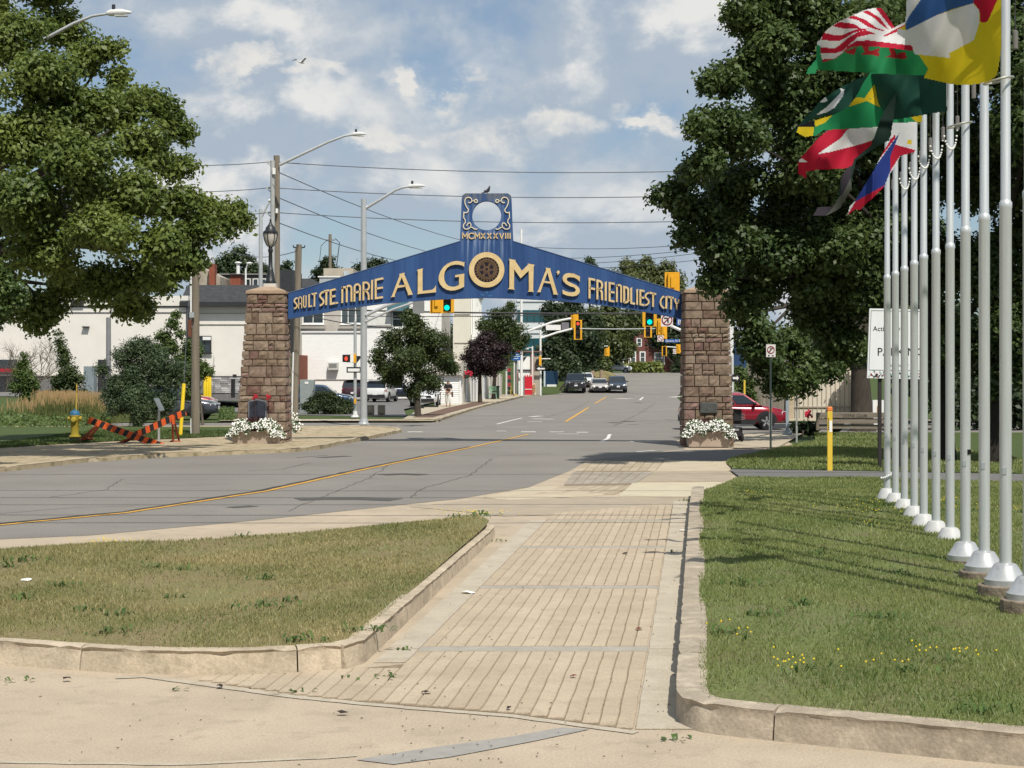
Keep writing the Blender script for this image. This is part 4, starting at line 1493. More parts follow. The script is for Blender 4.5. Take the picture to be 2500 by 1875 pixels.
for a in range(0, 360, 60):
    c, s = math.cos(R(a + 15)), math.sin(R(a + 15))
    cg.tube([(lx + c * r, ly + s * r, z) for r, z in ((0.075, zt + 1.3), (0.13, zt + 1.36), (0.2, zt + 1.52), (0.228, zt + 1.68), (0.232, zt + 1.75))], 0.014, 5)
cg.build('cage_rib', M_iron, lant)


# ---- planters with trailing white flowers
def flowerbox(label, px0, px1, py0, py1, d, dep, glabel):
    a, b = at(px0, py0, d), at(px1, py1, d)
    t = thing('concrete_planter', label, 'planter', ((a.x + b.x) / 2, d + dep / 2, 0), 'planters at the foot of the pillars')
    x0, x1 = a.x, b.x
    e = 0.04
    mb = MB()
    mb.add([(x0 + e, d + e, 0.03), (x1 - e, d + e, 0.03), (x1 - e, d + dep - e, 0.03), (x0 + e, d + dep - e, 0.03), (x0, d, a.z), (x1, d, a.z), (x1, d + dep, a.z), (x0, d + dep, a.z),
            (x0 + .07, d + .07, a.z), (x1 - .07, d + .07, a.z), (x1 - .07, d + dep - .07, a.z), (x0 + .07, d + dep - .07, a.z), (x0 + .07, d + .07, a.z - .1), (x1 - .07, d + .07, a.z - .1), (x1 - .07, d + dep - .07, a.z - .1), (x0 + .07, d + dep - .07, a.z - .1)],
           [(0, 3, 2, 1), (0, 1, 5, 4), (1, 2, 6, 5), (2, 3, 7, 6), (3, 0, 4, 7), (4, 5, 9, 8), (5, 6, 10, 9), (6, 7, 11, 10), (7, 4, 8, 11), (12, 13, 14, 15), (8, 9, 13, 12), (9, 10, 14, 13), (10, 11, 15, 14), (11, 8, 12, 15)])
    mb.build('box', mat('planter_concrete', (0.40, 0.32, 0.255), 0.9, 0.14, 4.0, 0.3, 50.0), t)
    for xx in (x0 + 0.2, x1 - 0.35):
        MB().bx(xx, xx + 0.15, d + 0.1, d + dep - 0.1, 0.0, 0.04).build('foot', M_joint, t)
    # foliage and flowers are uncountable small pieces
    fl = thing('white_flowers', glabel, 'flowers', ((a.x + b.x) / 2, d + dep / 2, a.z - 0.1))
    v, f, mi = [], [], []
    n = 1300
    w = x1 - x0
    for i in range(n):
        isf = i < 620
        u = random.uniform(-0.12, 1.12)
        edge = abs(u - 0.5) * 2
        top = a.z + 0.25 * (1 - max(0, edge - .55) ** 2 * 2.2) + random.uniform(-0.06, 0.06) + .05 * math.sin(u * 11)
        r = random.random()
        if r < 0.62:                                    # the front, trailing over the rim
            fall = random.random()
            y = d - 0.03 - 0.12 * math.sin(fall * 2.5) + random.uniform(-.03, .03)
            z = top - fall * (0.25 + 0.10 * math.sin(u * 9) + .06 * math.sin(u * 23))
        else:
            y = d + random.uniform(-0.1, dep)
            z = top + random.uniform(-0.03, 0.07)
        if edge > 1.0:
            z -= (edge - 1.0) * 0.5 + random.uniform(0, .08)
        z = max(z, a.z - 0.2 - .06 * math.sin(u * 17))
        c = Vector((x0 + u * w, y, z))
        s = 0.028 if isf else 0.045
        nrm = Vector((random.uniform(-.6, .6), -1 + random.uniform(-.5, .6), random.uniform(-.1, .9))).normalized()
        e1 = nrm.orthogonal().normalized()
        e2 = nrm.cross(e1)
        o = len(v)
        if isf:
            c = c + nrm * 0.02
        ang = random.uniform(0, 6.28)
        ea, eb = e1 * math.cos(ang) + e2 * math.sin(ang), e2 * math.cos(ang) - e1 * math.sin(ang)
        k2 = 1.0 if isf else 0.5
        v += [tuple(c + ea * s), tuple(c + eb * s * k2), tuple(c - ea * s), tuple(c - eb * s * k2)]
        f.append((o, o + 1, o + 2, o + 3))
        mi.append(0 if isf else 1)
    tag(npmesh('blossoms', v, f, [mat('white_petal', (0.80, 0.80, 0.74), 0.7, 0.05), leaf_mat('planter_leaf', (0.03, 0.06, 0.015), (0.08, 0.12, 0.04), 0.2, 4.0)], fl, mi), kind='stuff')
    # spiky dark red plant in the middle
    sp_ = MB()
    for i in range(60):
        an = random.uniform(0, 6.28)
        ln = random.uniform(0.2, 0.62)
        b0 = Vector(((x0 + x1) / 2 + random.uniform(-.18, .12), d + dep / 2 + random.uniform(-.15, .1), a.z))
        dr = Vector((math.cos(an) * 0.55, math.sin(an) * 0.35, 1)).normalized()
        sd = dr.orthogonal().normalized() * 0.035
        m1 = b0 + dr * ln * .6
        sp_.add([b0 - sd * .5, b0 + sd * .5, m1 + sd, m1 - sd, b0 + dr * ln + Vector((0, 0, -.05))], [(0, 1, 2, 3), (3, 2, 4)])
    p = thing('red_leaved_plant', 'dark red spiky plant rising from the ' + glabel.split(' on ')[-1], 'plant', ((x0 + x1) / 2, d + dep / 2, a.z - .1))
    tag(sp_.build('leaves', mat('dark_red_leaf', (0.045, 0.014, 0.016), 0.5, 0.3, 5.0), p), kind='stuff')
    return t


flowerbox('grey concrete planter of white flowers at the left pillar', 566, 679, 1053, 1087, 51.55, 0.65, 'trailing white petunias on the left pillar planter')
flowerbox('buff concrete planter of white flowers at the right pillar', 1679, 1787, 1055, 1093, 50.95, 0.65, 'trailing white petunias on the right pillar planter')
for px in (622, 656):
    c = at(px, 970, PY - 0.3)
    fl = MB()
    for k in range(14):
        q = c + Vector((random.uniform(-.07, .07), random.uniform(-.05, .05), random.uniform(-.06, .08)))
        fl.ball(q, random.uniform(.018, .035), 6, 4)
    t = thing('red_flower', 'tall red canna bloom above the left planter, ' + ('nearer the pillar edge' if px < 640 else 'nearer the road'), 'flower', (c.x, c.y, 0.8), 'red cannas of the left planter')
    fl.build('bloom', mat('red_petal', (0.42, 0.015, 0.03), 0.6, 0.2), t)
    MB().cyl((c.x, c.y, 0.7), (c.x, c.y, c.z - .04), 0.012, n=5).build('stem', mat('dark_red_leaf', (0.045, 0.014, 0.016)), t)
# third planter, behind the left pillar, only its right end shows
c = at(722, 1040, 60)
fl = thing('white_flowers', 'white flowers spilling out behind the foot of the left pillar', 'flowers', (c.x, 60, 0))
v, f, mi = [], [], []
for i in range(260):
    q = c + Vector((random.gauss(-.15, .14), random.uniform(-.2, .2), random.gauss(0.0, .17)))
    e1 = Vector((random.uniform(-1, 1), random.uniform(-.5, .5), random.uniform(-1, 1))).normalized() * .04
    e2 = e1.cross(Vector((0, -1, .3))).normalized() * .04
    o = len(v)
    v += [tuple(q + e1), tuple(q + e2), tuple(q - e1), tuple(q - e2)]
    f.append((o, o + 1, o + 2, o + 3))
    mi.append(i % 2)
tag(npmesh('blossoms', v, f, [MATS['white_petal'], MATS['planter_leaf']], fl, mi), kind='stuff')

# ---- birds
def bird(name, label, c, s, face, m_body, m_wing, flying=False):
    """body along face; a perched bird leans up, a flying one has its wings spread"""
    t = thing(name, label, 'bird', c)
    f = Vector(face).normalized()
    up = Vector((0, 0, 1))
    sd = f.cross(up).normalized()
    q = Vector(c)
    b = MB()
    if flying:
        b.tube([q - f * s * .55, q - f * s * .35, q, q + f * s * .3, q + f * s * .45, q + f * s * .56], [.01, s * .06, s * .13, s * .10, s * .07, .004], 8)
        b.build('body', m_body, t, smooth=60)
        for e in (-1, 1):
            w = MB()
            p0 = q + sd * e * s * .08
            p1 = q + sd * e * s * .55 + up * s * .38 + f * s * .08
            p2 = q + sd * e * s * 1.1 + up * s * .2 - f * s * .15
            w.add([p0 + f * s * .18, p1 + f * s * .1, p2, p1 - f * s * .16, p0 - f * s * .16] + [x - up * .01 for x in (p0 + f * s * .18, p1 + f * s * .1, p2, p1 - f * s * .16, p0 - f * s * .16)],
                  [(0, 1, 3, 4), (1, 2, 3), (9, 8, 6, 5), (8, 7, 6)])
            w.build('wing', m_wing, t)
    else:
        a = (f * .75 + up * .55).normalized()
        b.tube([q - f * s * .75 + up * s * .12, q - f * s * .4 + up * s * .2, q - f * s * .1 + up * s * .3, q + f * s * .12 + up * s * .48, q + f * s * .22 + up * s * .68, q + f * s * .26 + up * s * .85, q + f * s * .33 + up * s * .93],
               [s * .05, s * .08, s * .19, s * .2, s * .13, s * .1, s * .03], 8)
        b.build('body', m_body, t, smooth=60)
        MB().tube([q + f * s * .33 + up * s * .88, q + f * s * .45 + up * s * .86], [s * .03, .002], 5).build('beak', mat('beak', (0.35, 0.25, 0.08), 0.5), t)
        for e in (-1, 1):
            w = MB()
            w.ball(q - f * s * .12 + sd * e * s * .15 + up * s * .34, (s * .3, s * .12, s * .13), 8, 5)
            w.build('wing', m_wing, t)
            MB().cyl(q + sd * e * s * .06, q + sd * e * s * .06 + up * s * .18, s * .018, n=5).build('leg', mat('bird_leg', (0.3, 0.08, 0.05), 0.6), t)
    return t


pz = CAMZ + (HZ - 472) * SK
M_pig = mat('pigeon_grey', (0.05, 0.048, 0.055), 0.6, 0.25, 9.0)
bird('pigeon', 'dark pigeon perched on top of the arch sign', ((1190 - CX) * SK, SY + .15, pz), 0.27, (0.8, -0.35, 0), M_pig, mat('pigeon_wing', (0.09, 0.09, 0.1), 0.6, 0.2))
M_gull = mat('gull_white', (0.62, 0.62, 0.6), 0.6, 0.08)
bird('gull', 'white gull gliding high in front of the clouds', at(735, 152, 70), 0.42, (0.5, 0.85, 0), M_gull, mat('gull_wing', (0.42, 0.43, 0.45), 0.6, 0.1), True)
g = gp(22, 1036)
bird('gull', 'white gull standing on the grass at the left edge', (g.x, g.y, ground_z(g.x, g.y) + .13), 0.34, (-.3, -.9, 0), M_gull, MATS['gull_wing'])
# ================================================================ FLAGPOLES AND FLAGS
M_pole = mat('brushed_aluminium', (0.58, 0.605, 0.61), 0.4, 0.10, 3.0, metal=0.4, spec=0.5, stretch=(6, 6, 0.5), spots=(6.0, 0.6, 0.75, (0.36, 0.38, 0.39), 0.5))
M_cone = mat('white_cone', (0.50, 0.50, 0.49), 0.5, 0.10, 6.0, spots=(9.0, 0.6, 0.7, (0.35, 0.33, 0.30), 0.5))
M_cone2 = mat('metal_cone', (0.52, 0.53, 0.53), 0.38, 0.15, 5.0, metal=0.5, spots=(7.0, .55, .7, (.3, .29, .27), .6))
M_block = mat('footing_concrete', (0.21, 0.17, 0.125), 0.95, 0.3, 6.0, 0.8, 25.0, spots=(5.0, 0.5, 0.7, (0.36, 0.31, 0.25), 0.6))
M_bead = mat('white_bead', (0.75, 0.75, 0.72), 0.5, 0.05)
M_wire = mat('wire_black', (0.03, 0.03, 0.033), 0.6, 0.1)
#         px    cone foot row, order words
POLES = [(2455, 1427), (2403, 1393), (2357, 1366), (2319.5, 1324), (2285, 1306), (2255, 1288), (2232, 1266.6), (2208, 1248), (2186, 1232), (2166, 1219.5)]
words = ['tallest-looking grey flagpole nearest the camera, on a round concrete footing', 'second flagpole from the camera, dented cone base on a concrete block', 'third flagpole from the camera, with a dark hole in its shaft',
         'fourth flagpole from the camera, smooth white cone base', 'fifth flagpole from the camera, streaked white cone base', 'sixth flagpole from the camera, clean white cone base', 'seventh flagpole from the camera in the lawn row',
         'third-farthest flagpole of the row', 'second-farthest flagpole of the row', 'farthest flagpole, a white bead ring lying round its foot']
PD = []
G_POLE = 'flagpoles in a row along the lawn'
for i, (px, py) in enumerate(POLES + [(2513, 1462)]):
    near = i in (0, 1, 2, 10)
    zb = {0: 0.30, 1: 0.27, 2: 0.21, 10: 0.30}.get(i, 0.15)           # the cone stands on its footing
    d = (CAMZ - zb) * FPX / (py - HZ)
    PD.append(d)
    x = (px - CX) * d / FPX
    lz = lawn_z(x, d)
    t = thing('flagpole', words[i] if i < 10 else 'flagpole cut off by the right edge, only its cone base showing', 'flagpole', (x, d, lz), G_POLE)
    if near and i != 2:
        mb = MB()
        r = 0.235
        ring = [(x + 0.0 + r * (1 + random.uniform(-.05, .05)) * math.cos(R(a)) - .03, d + r * (1 + random.uniform(-.05, .05)) * math.sin(R(a))) for a in range(0, 360, 20)]
        mb.prism(ring, lz - 0.1, zb)
        mb.build('footing', M_block, t, bevel=0.012)
    elif i == 2:
        mb = MB()
        mb.lathe([(0.22, lz - .05), (0.215, zb)], (x, d, 0), 14)
        mb.build('footing', M_block, t)
    big = 1.0 if near else 0.97
    prof = [(0.205, zb), (0.207, zb + 0.055), (0.19, zb + 0.065), (0.115, zb + 0.19), (0.10, zb + 0.205), (0.065, zb + 0.215)] if near else \
           [(0.20, zb - .02), (0.198, zb + 0.0), (0.115, zb + 0.17), (0.10, zb + 0.19), (0.06, zb + 0.2)]
    MB().lathe(prof, (x, d, 0), 24).build('cone_base', M_cone2 if near else M_cone, t, smooth=35)
    r0, r1 = 0.0585, 0.048
    ht = 7.45
    zj = CAMZ + (HZ - 520) * d / FPX * (1 - 0.02 * i)
    zj = 4.05
    MB().lathe([(r0, zb + 0.12), (r0, zj - 0.06), (r0 + 0.004, zj - 0.05), (r0 + .004, zj + 0.0), (r1 + 0.004, zj + 0.015), (r1, zj + 0.03), (r1 * 0.93, ht)], (x, d, 0), 16).build('shaft', M_pole, t, smooth=35)
    MB().ball((x, d, ht + 0.05), 0.075, 12, 8).build('finial', mat('gilt_ball', (0.5, 0.36, 0.1), 0.3, 0.1, metal=0.8), t, smooth=60)
    # little access hatch in the shaft
    MB().obx((x - r0 * 0.45, d - r0 * 0.92, zb + 1.12), (0.017, -0.006, 0), (0.002, 0.005, 0), (0, 0, 0.033)).build('hatch', mat('hatch_grey', (0.40, 0.43, 0.44), 0.45, 0.1, metal=0.4), t)
    if i == 2:
        MB().obx((x + r0 * 0.5, d - r0 * 0.9, zb + 1.25), (0.02, 0.012, 0), (0.003, -0.006, 0), (0, 0, 0.028)).build('hole', mat('hole_black', (0.004, 0.004, 0.004), 0.9), t)
    # halyard and its counterweight
    hz = 5.35
    MB().tube([(x + r0 + 0.03, d, ht - 0.1), (x + r0 + 0.035, d - .01, hz + .3)], 0.005, 5).build('halyard', M_wire, t)
    MB().lathe([(0.012, hz + .2), (0.026, hz + .21), (0.026, hz + .38), (0.012, hz + .39)], (x + r0 + 0.035, d - .01, 0), 10).build('counterweight', mat('weight_grey', (0.16, 0.15, 0.14), 0.5, 0.2), t)
    # bead ring that keeps the flag's lower corner at the mast
    if i in (0, 2):
        pts = [(x - 0.07 + 0.14 * math.cos(R(a)), d + 0.135 * math.sin(R(a)), hz - 0.10 + 0.03 * math.cos(R(a))) for a in range(0, 361, 15)]
        MB().tube(pts, 0.012, 6, False).build('retaining_ring', mat('ring_metal', (0.45, 0.44, 0.38), 0.4, 0.15, metal=0.6), t, smooth=60)
    elif i in (3, 4, 5, 6, 7):
        bd = MB()
        for k in range(15):
            a = k / 14
            p = (x + r0 + 0.03 - 0.17 * a, d - 0.085 * math.sin(a * math.pi) - 0.02, hz + 0.12 - 0.24 * (1 - (2 * a - 1) ** 2) ** .8 * .9 + 0.08 * (1 - a))
            bd.ball(p, 0.015, 6, 4)
        bd.build('bead_ring', M_bead, t)['kind'] = 'stuff'
    elif i == 9:
        bd = MB()
        for k in range(20):
            a = 2 * math.pi * k / 20
            bd.ball((x + 0.10 * math.cos(a), d + 0.10 * math.sin(a), zb + 0.42 + 0.05 * math.cos(a)), 0.02, 6, 4)
        bd.build('bead_ring', M_bead, t)['kind'] = 'stuff'

C_ = {'yellow': (0.62, 0.50, 0.02), 'white': (0.66, 0.66, 0.66), 'blue': (0.035, 0.10, 0.28), 'red': (0.42, 0.012, 0.035), 'green': (0.02, 0.21, 0.075), 'dkgreen': (0.012, 0.055, 0.038),
      'jgreen': (0.02, 0.24, 0.09), 'gold': (0.66, 0.48, 0.02), 'black': (0.012, 0.012, 0.016), 'navy': (0.02, 0.04, 0.20), 'dkred': (0.30, 0.014, 0.02), 'palegrey': (0.085, 0.088, 0.075), 'mauve': (0.03, 0.025, 0.032), 'tailgreen': (0.008, 0.022, 0.016)}


def flag(label, z, outline, base, patches, dfun, step=2.0, hoist=None):
    """a cloth sheet: the outline is filled with a fine grid that billows in depth, coloured patch by patch like the printed cloth"""
    s, ox, oy = z
    tr_ = lambda P: [(ox + a / s, oy + b / s) for a, b in P]
    O = tr_(outline)
    xs = [p[0] for p in O]
    ysl = [p[1] for p in O]
    gx_ = np.arange(min(xs), max(xs) + step, step)
    gy_ = np.arange(min(ysl), max(ysl) + step, step)
    CXg, CYg = np.meshgrid(gx_[:-1] + step / 2, gy_[:-1] + step / 2)
    keep = inside(CXg, CYg, O)
    names = [base]
    idx = np.zeros(keep.shape, int)
    for col, P in patches:
        if col not in names:
            names.append(col)
        idx[inside(CXg, CYg, tr_(P))] = names.index(col)
    GX, GY = np.meshgrid(gx_, gy_)
    D = dfun(GX, GY)
    V = np.stack([(GX - CX) * D / FPX, D, CAMZ - (GY - HZ) * D / FPX], -1).reshape(-1, 3)
    W = len(gx_)
    jj, ii = np.nonzero(keep)
    Fq = np.stack([(jj + 1) * W + ii, (jj + 1) * W + ii + 1, jj * W + ii + 1, jj * W + ii], 1)
    used = np.unique(Fq)
    rm = -np.ones(len(V), int)
    rm[used] = np.arange(len(used))
    V = V[used]
    c = V.mean(0)
    o = npmesh('flag', V - c, rm[Fq], [cloth_mat('cloth_' + n, C_[n]) for n in names], None, idx[jj, ii], True)
    o.location = c
    tag(o, label, 'flag', 'flags streaming from the poles')
    return o


def waves(d0, slope, amp, fx, fy, ph, x0, ky=0.0, y0=0.0):
    """depth of the cloth: leaves the pole at (x0) and billows"""
    def fn(X, Y):
        u = (x0 - X) / 100.0
        return d0 + slope * u + amp * np.clip(u * 1.5, 0, 1) * np.sin(fx * u + fy * (Y / 100.0) + ph) + 0.6 * amp * np.sin(2.3 * fx * u - 1.7 * fy * Y / 100.0 + ph * 2) * np.clip(u, 0, 1) + ky * (Y - y0) / 100.0
    return fn


Z8 = (5.184, 2180, 0)
Z7 = (5.53, 1940, 0)
Z6 = (4.366, 1930, 160)
flag('large yellow flag with white, blue and red panels on the nearest pole', Z8,
     [(1370, -1000), (1370, 600), (1340, 830), (1310, 960), (1215, 1030), (1060, 1065), (870, 1078), (720, 1060), (390, 985), (445, 870), (400, 800), (330, 700), (270, 680), (230, 540), (150, 490), (60, 430), (55, 370), (150, 330), (165, 200), (175, 0), (200, -400), (260, -1000)],
     'yellow', [('white', [(50, 360), (165, 385), (560, 190), (1015, 40), (1090, 130), (1095, 280), (1050, 430), (1020, 510), (710, 675), (730, 735), (200, 675), (0, 480)]),
                ('white', [(100, -900), (350, -900), (350, 0), (200, 210), (160, 300), (100, 300)]),
                ('blue', [(350, -900), (350, 0), (200, 210), (160, 290), (165, 385), (190, 375), (560, 190), (760, 115), (1015, 40), (1000, -900)]),
                ('red', [(1000, -900), (1020, 40), (1095, 130), (1105, 275), (1150, 290), (1200, 270), (1320, 0), (1340, -900)])],
     waves(PD[0] - 0.08, 0.02, 0.10, 3.4, 1.6, 0.6, 2446, 0.34, 205))
flag('red and white striped flag blown back over itself behind the yellow flag', Z7,
     [(350, 720), (350, 530), (400, 440), (500, 350), (600, 290), (730, 230), (850, 180), (960, 130), (1090, 105), (1170, 105), (1230, 180), (1350, 370), (1500, 290), (1900, 60), (2540, -200), (2540, 500), (1900, 700), (1600, 690), (1240, 640), (900, 620), (760, 640), (640, 720), (560, 790), (380, 840)],
     'white', [('red', [(1085, 100), (1175, 100), (1355, 370), (1310, 388), (1220, 270)]), ('red', [(915, 160), (985, 138), (1150, 240), (1265, 395), (1195, 355), (1060, 235)]),
               ('red', [(715, 240), (800, 208), (960, 270), (1100, 370), (1225, 418), (1150, 412), (990, 362), (860, 275)]), ('red', [(510, 352), (600, 298), (720, 308), (820, 330), (892, 382), (850, 392), (640, 382)]),
               ('red', [(360, 540), (395, 442), (520, 470), (630, 480), (740, 430), (850, 390), (1000, 380), (960, 402), (800, 442), (700, 502), (600, 557)]),
               ('red', [(340, 635), (540, 655), (620, 600), (720, 510), (860, 430), (960, 405), (1100, 457), (1000, 467), (850, 502), (760, 582), (660, 682), (560, 717), (340, 722)]),
               ('red', [(340, 805), (540, 790), (640, 720), (720, 620), (840, 550), (1000, 545), (1580, 615), (1900, 640), (1900, 720), (1595, 700), (1240, 650), (900, 630), (760, 650), (640, 730), (560, 800), (340, 860)]),
               ('red', [(1190, 485), (1490, 330), (1490, 372), (1400, 422), (1220, 494)])],
     waves(PD[1] - 0.06, 0.05, 0.13, 2.6, 2.0, 1.4, 2400, 0.12, 150))
flag('green flag with red dragon claws hanging below the striped flag', Z7,
     [(300, 570), (360, 530), (640, 640), (760, 600), (1240, 600), (1600, 640), (1900, 640), (2300, 560), (2300, 900), (1800, 940), (1750, 1020), (1280, 1000), (290, 940), (285, 1000), (160, 990), (180, 930), (290, 800)],
     'green', [('white', [(290, 580), (370, 520), (370, 625), (300, 605)]), ('dkred', [(900, 600), (990, 600), (1010, 690), (1110, 690), (1150, 730), (1130, 760), (1040, 740), (890, 740), (950, 700)]),
               ('dkred', [(1050, 680), (1140, 650), (1150, 690), (1090, 700)]),
               ('dkred', [(1270, 640), (1340, 650), (1380, 740), (1490, 730), (1520, 770), (1490, 800), (1400, 790), (1230, 770), (1300, 740)]), ('dkred', [(1380, 720), (1490, 700), (1500, 730), (1420, 750)]),
               ('dkred', [(690, 690), (830, 640), (825, 700), (800, 740), (690, 715)])],
     waves(PD[2] - 0.06, 0.06, 0.12, 3.4, 1.6, 0.2, 2354, 0.25, 180))
flag('dark green flag with a white crescent, flying behind the gold-crossed flag', Z6,
     [(20, 740), (110, 610), (250, 460), (320, 370), (530, 235), (700, 150), (880, 85), (1250, 60), (1400, 60), (1660, 60), (1680, 480), (1400, 530), (1100, 580), (1000, 540), (640, 440), (440, 520), (250, 560), (100, 660)],
     'dkgreen', [('white', [(310, 390), (370, 330), (395, 370), (370, 388)]), ('white', [(515, 238), (575, 255), (562, 320), (470, 450), (380, 502), (275, 525), (400, 430), (520, 310), (545, 272)]), ('white', [(1655, 60), (1700, 60), (1700, 500), (1668, 500)])],
     waves(PD[3] - 0.06, 0.55, 0.09, 3.5, 2.4, 0.9, 2316, 0.1, 250))
flag('green and black flag with a gold diagonal cross', Z6,
     [(860, 60), (1260, 60), (1200, 200), (1110, 340), (1100, 580), (1270, 550), (1400, 530), (1400, 600), (1100, 612), (930, 655), (350, 690), (260, 750), (150, 757), (65, 712), (90, 630), (250, 590), (440, 530), (620, 440), (700, 330), (780, 180)],
     'jgreen', [('gold', [(1000, 50), (1140, 50), (930, 290), (820, 380), (790, 345)]), ('gold', [(690, 340), (790, 345), (815, 375), (620, 440)]), ('gold', [(930, 285), (1085, 350), (1010, 470), (820, 382), (905, 320)]),
                ('black', [(1130, 50), (1300, 50), (1110, 335), (1075, 332), (935, 282)]), ('gold', [(60, 652), (250, 645), (240, 765), (60, 765)]), ('gold', [(250, 570), (310, 535), (445, 535), (360, 612), (265, 652)]),
                ('black', [(60, 600), (255, 570), (262, 650), (60, 655)]), ('gold', [(1270, 540), (1410, 520), (1410, 610), (1340, 600)])],
     waves(PD[4] - 0.05, 0.04, 0.09, 2.8, 1.6, 2.2, 2280, 0.12, 290))
flag('crimson flag with a broad white band, rippling below the gold-crossed flag', Z6,
     [(590, 660), (1000, 620), (870, 800), (860, 850), (680, 1000), (660, 1070), (560, 1100), (280, 1110), (170, 1130), (170, 1205), (80, 1150), (85, 1010), (300, 770), (440, 660)],
     'red', [('white', [(600, 690), (660, 650), (1000, 610), (880, 795), (760, 835), (430, 920), (285, 945), (530, 780)]), ('white', [(80, 1010), (120, 988), (182, 1030), (95, 1035)])],
     waves(PD[5] - 0.05, 0.05, 0.10, 3.4, 2.2, 0.4, 2250, 0.1, 330))
flag('twisted black and dark green flag with a white edge, hanging limp', Z6,
     [(1130, 290), (1100, 560), (1050, 800), (940, 850), (700, 1010), (660, 1180), (650, 1300), (600, 1400), (520, 1530), (380, 1600), (240, 1600), (290, 1510), (440, 1500), (500, 1430), (540, 1200), (590, 1100), (660, 1060), (680, 1000), (860, 850), (900, 740), (960, 560), (1080, 350)],
     'tailgreen', [('palegrey', [(640, 1200), (655, 1300), (560, 1490), (400, 1610), (360, 1610), (470, 1480), (590, 1290)]), ('mauve', [(230, 1610), (285, 1500), (450, 1490), (500, 1440), (470, 1490), (380, 1600)]), ('mauve', [(540, 1190), (590, 1100), (660, 1060), (640, 1200), (540, 1400)])],
     waves(PD[4] - 0.45, 0.02, 0.06, 3.0, 3.0, 0.0, 2200))
flag('white, red and blue flag with a small gold sun, its tail drooping', Z6,
     [(1090, 605), (1335, 600), (1330, 915), (1240, 945), (1170, 960), (1130, 1050), (1060, 1150), (1000, 1290), (740, 1540), (690, 1530), (610, 1590), (630, 1500), (690, 1440), (800, 1260), (880, 1130), (1000, 900), (1060, 800)],
     'white', [('red', [(1115, 842), (1345, 905), (1345, 930), (1165, 965), (1050, 1150), (1040, 1000)]), ('navy', [(1165, 712), (1110, 850), (1060, 980), (1060, 1140), (1000, 1290), (690, 1450), (680, 1430), (800, 1250), (950, 1010)]),
               ('red', [(1010, 1270), (690, 1452), (600, 1600), (760, 1560), (950, 1340)]), ('gold', [(1250, 795), (1295, 795), (1285, 842), (1240, 832)]), ('red', [(890, 1000), (1110, 735), (1120, 770), (1060, 850), (930, 1020)])],
     waves(PD[6] - 0.06, 0.03, 0.07, 3.0, 1.5, 1.0, 2236))
# ================================================================ TREES AND SHRUBS
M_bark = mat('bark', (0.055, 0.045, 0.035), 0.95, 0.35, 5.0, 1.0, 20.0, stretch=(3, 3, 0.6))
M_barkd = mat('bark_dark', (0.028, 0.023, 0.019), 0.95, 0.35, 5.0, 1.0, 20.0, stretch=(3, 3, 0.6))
M_bark2 = mat('bark_grey', (0.12, 0.10, 0.08), 0.95, 0.3, 5.0, 0.8, 20.0, stretch=(3, 3, 0.6))
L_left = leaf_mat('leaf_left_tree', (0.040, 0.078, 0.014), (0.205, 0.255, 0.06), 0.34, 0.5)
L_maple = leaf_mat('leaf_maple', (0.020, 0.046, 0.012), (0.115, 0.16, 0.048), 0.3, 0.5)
L_street = leaf_mat('leaf_street', (0.025, 0.05, 0.014), (0.085, 0.11, 0.032), 0.25, 0.8)
L_plum = leaf_mat('leaf_plum', (0.018, 0.012, 0.013), (0.055, 0.032, 0.03), 0.2, 0.8)
L_olive = leaf_mat('leaf_olive', (0.06, 0.08, 0.025), (0.15, 0.165, 0.06), 0.25, 0.25)
L_far = leaf_mat('leaf_far', (0.03, 0.055, 0.022), (0.085, 0.115, 0.05), 0.2, 0.2)
L_dark = leaf_mat('leaf_dark', (0.016, 0.032, 0.012), (0.05, 0.072, 0.028), 0.2, 0.3)
L_pine = leaf_mat('leaf_pine', (0.025, 0.05, 0.022), (0.09, 0.125, 0.055), 0.15, 1.2)
L_yew = leaf_mat('leaf_yew', (0.018, 0.035, 0.012), (0.055, 0.075, 0.022), 0.15, 2.0)
L_young = leaf_mat('leaf_young', (0.04, 0.075, 0.018), (0.12, 0.17, 0.045), 0.25, 1.2)


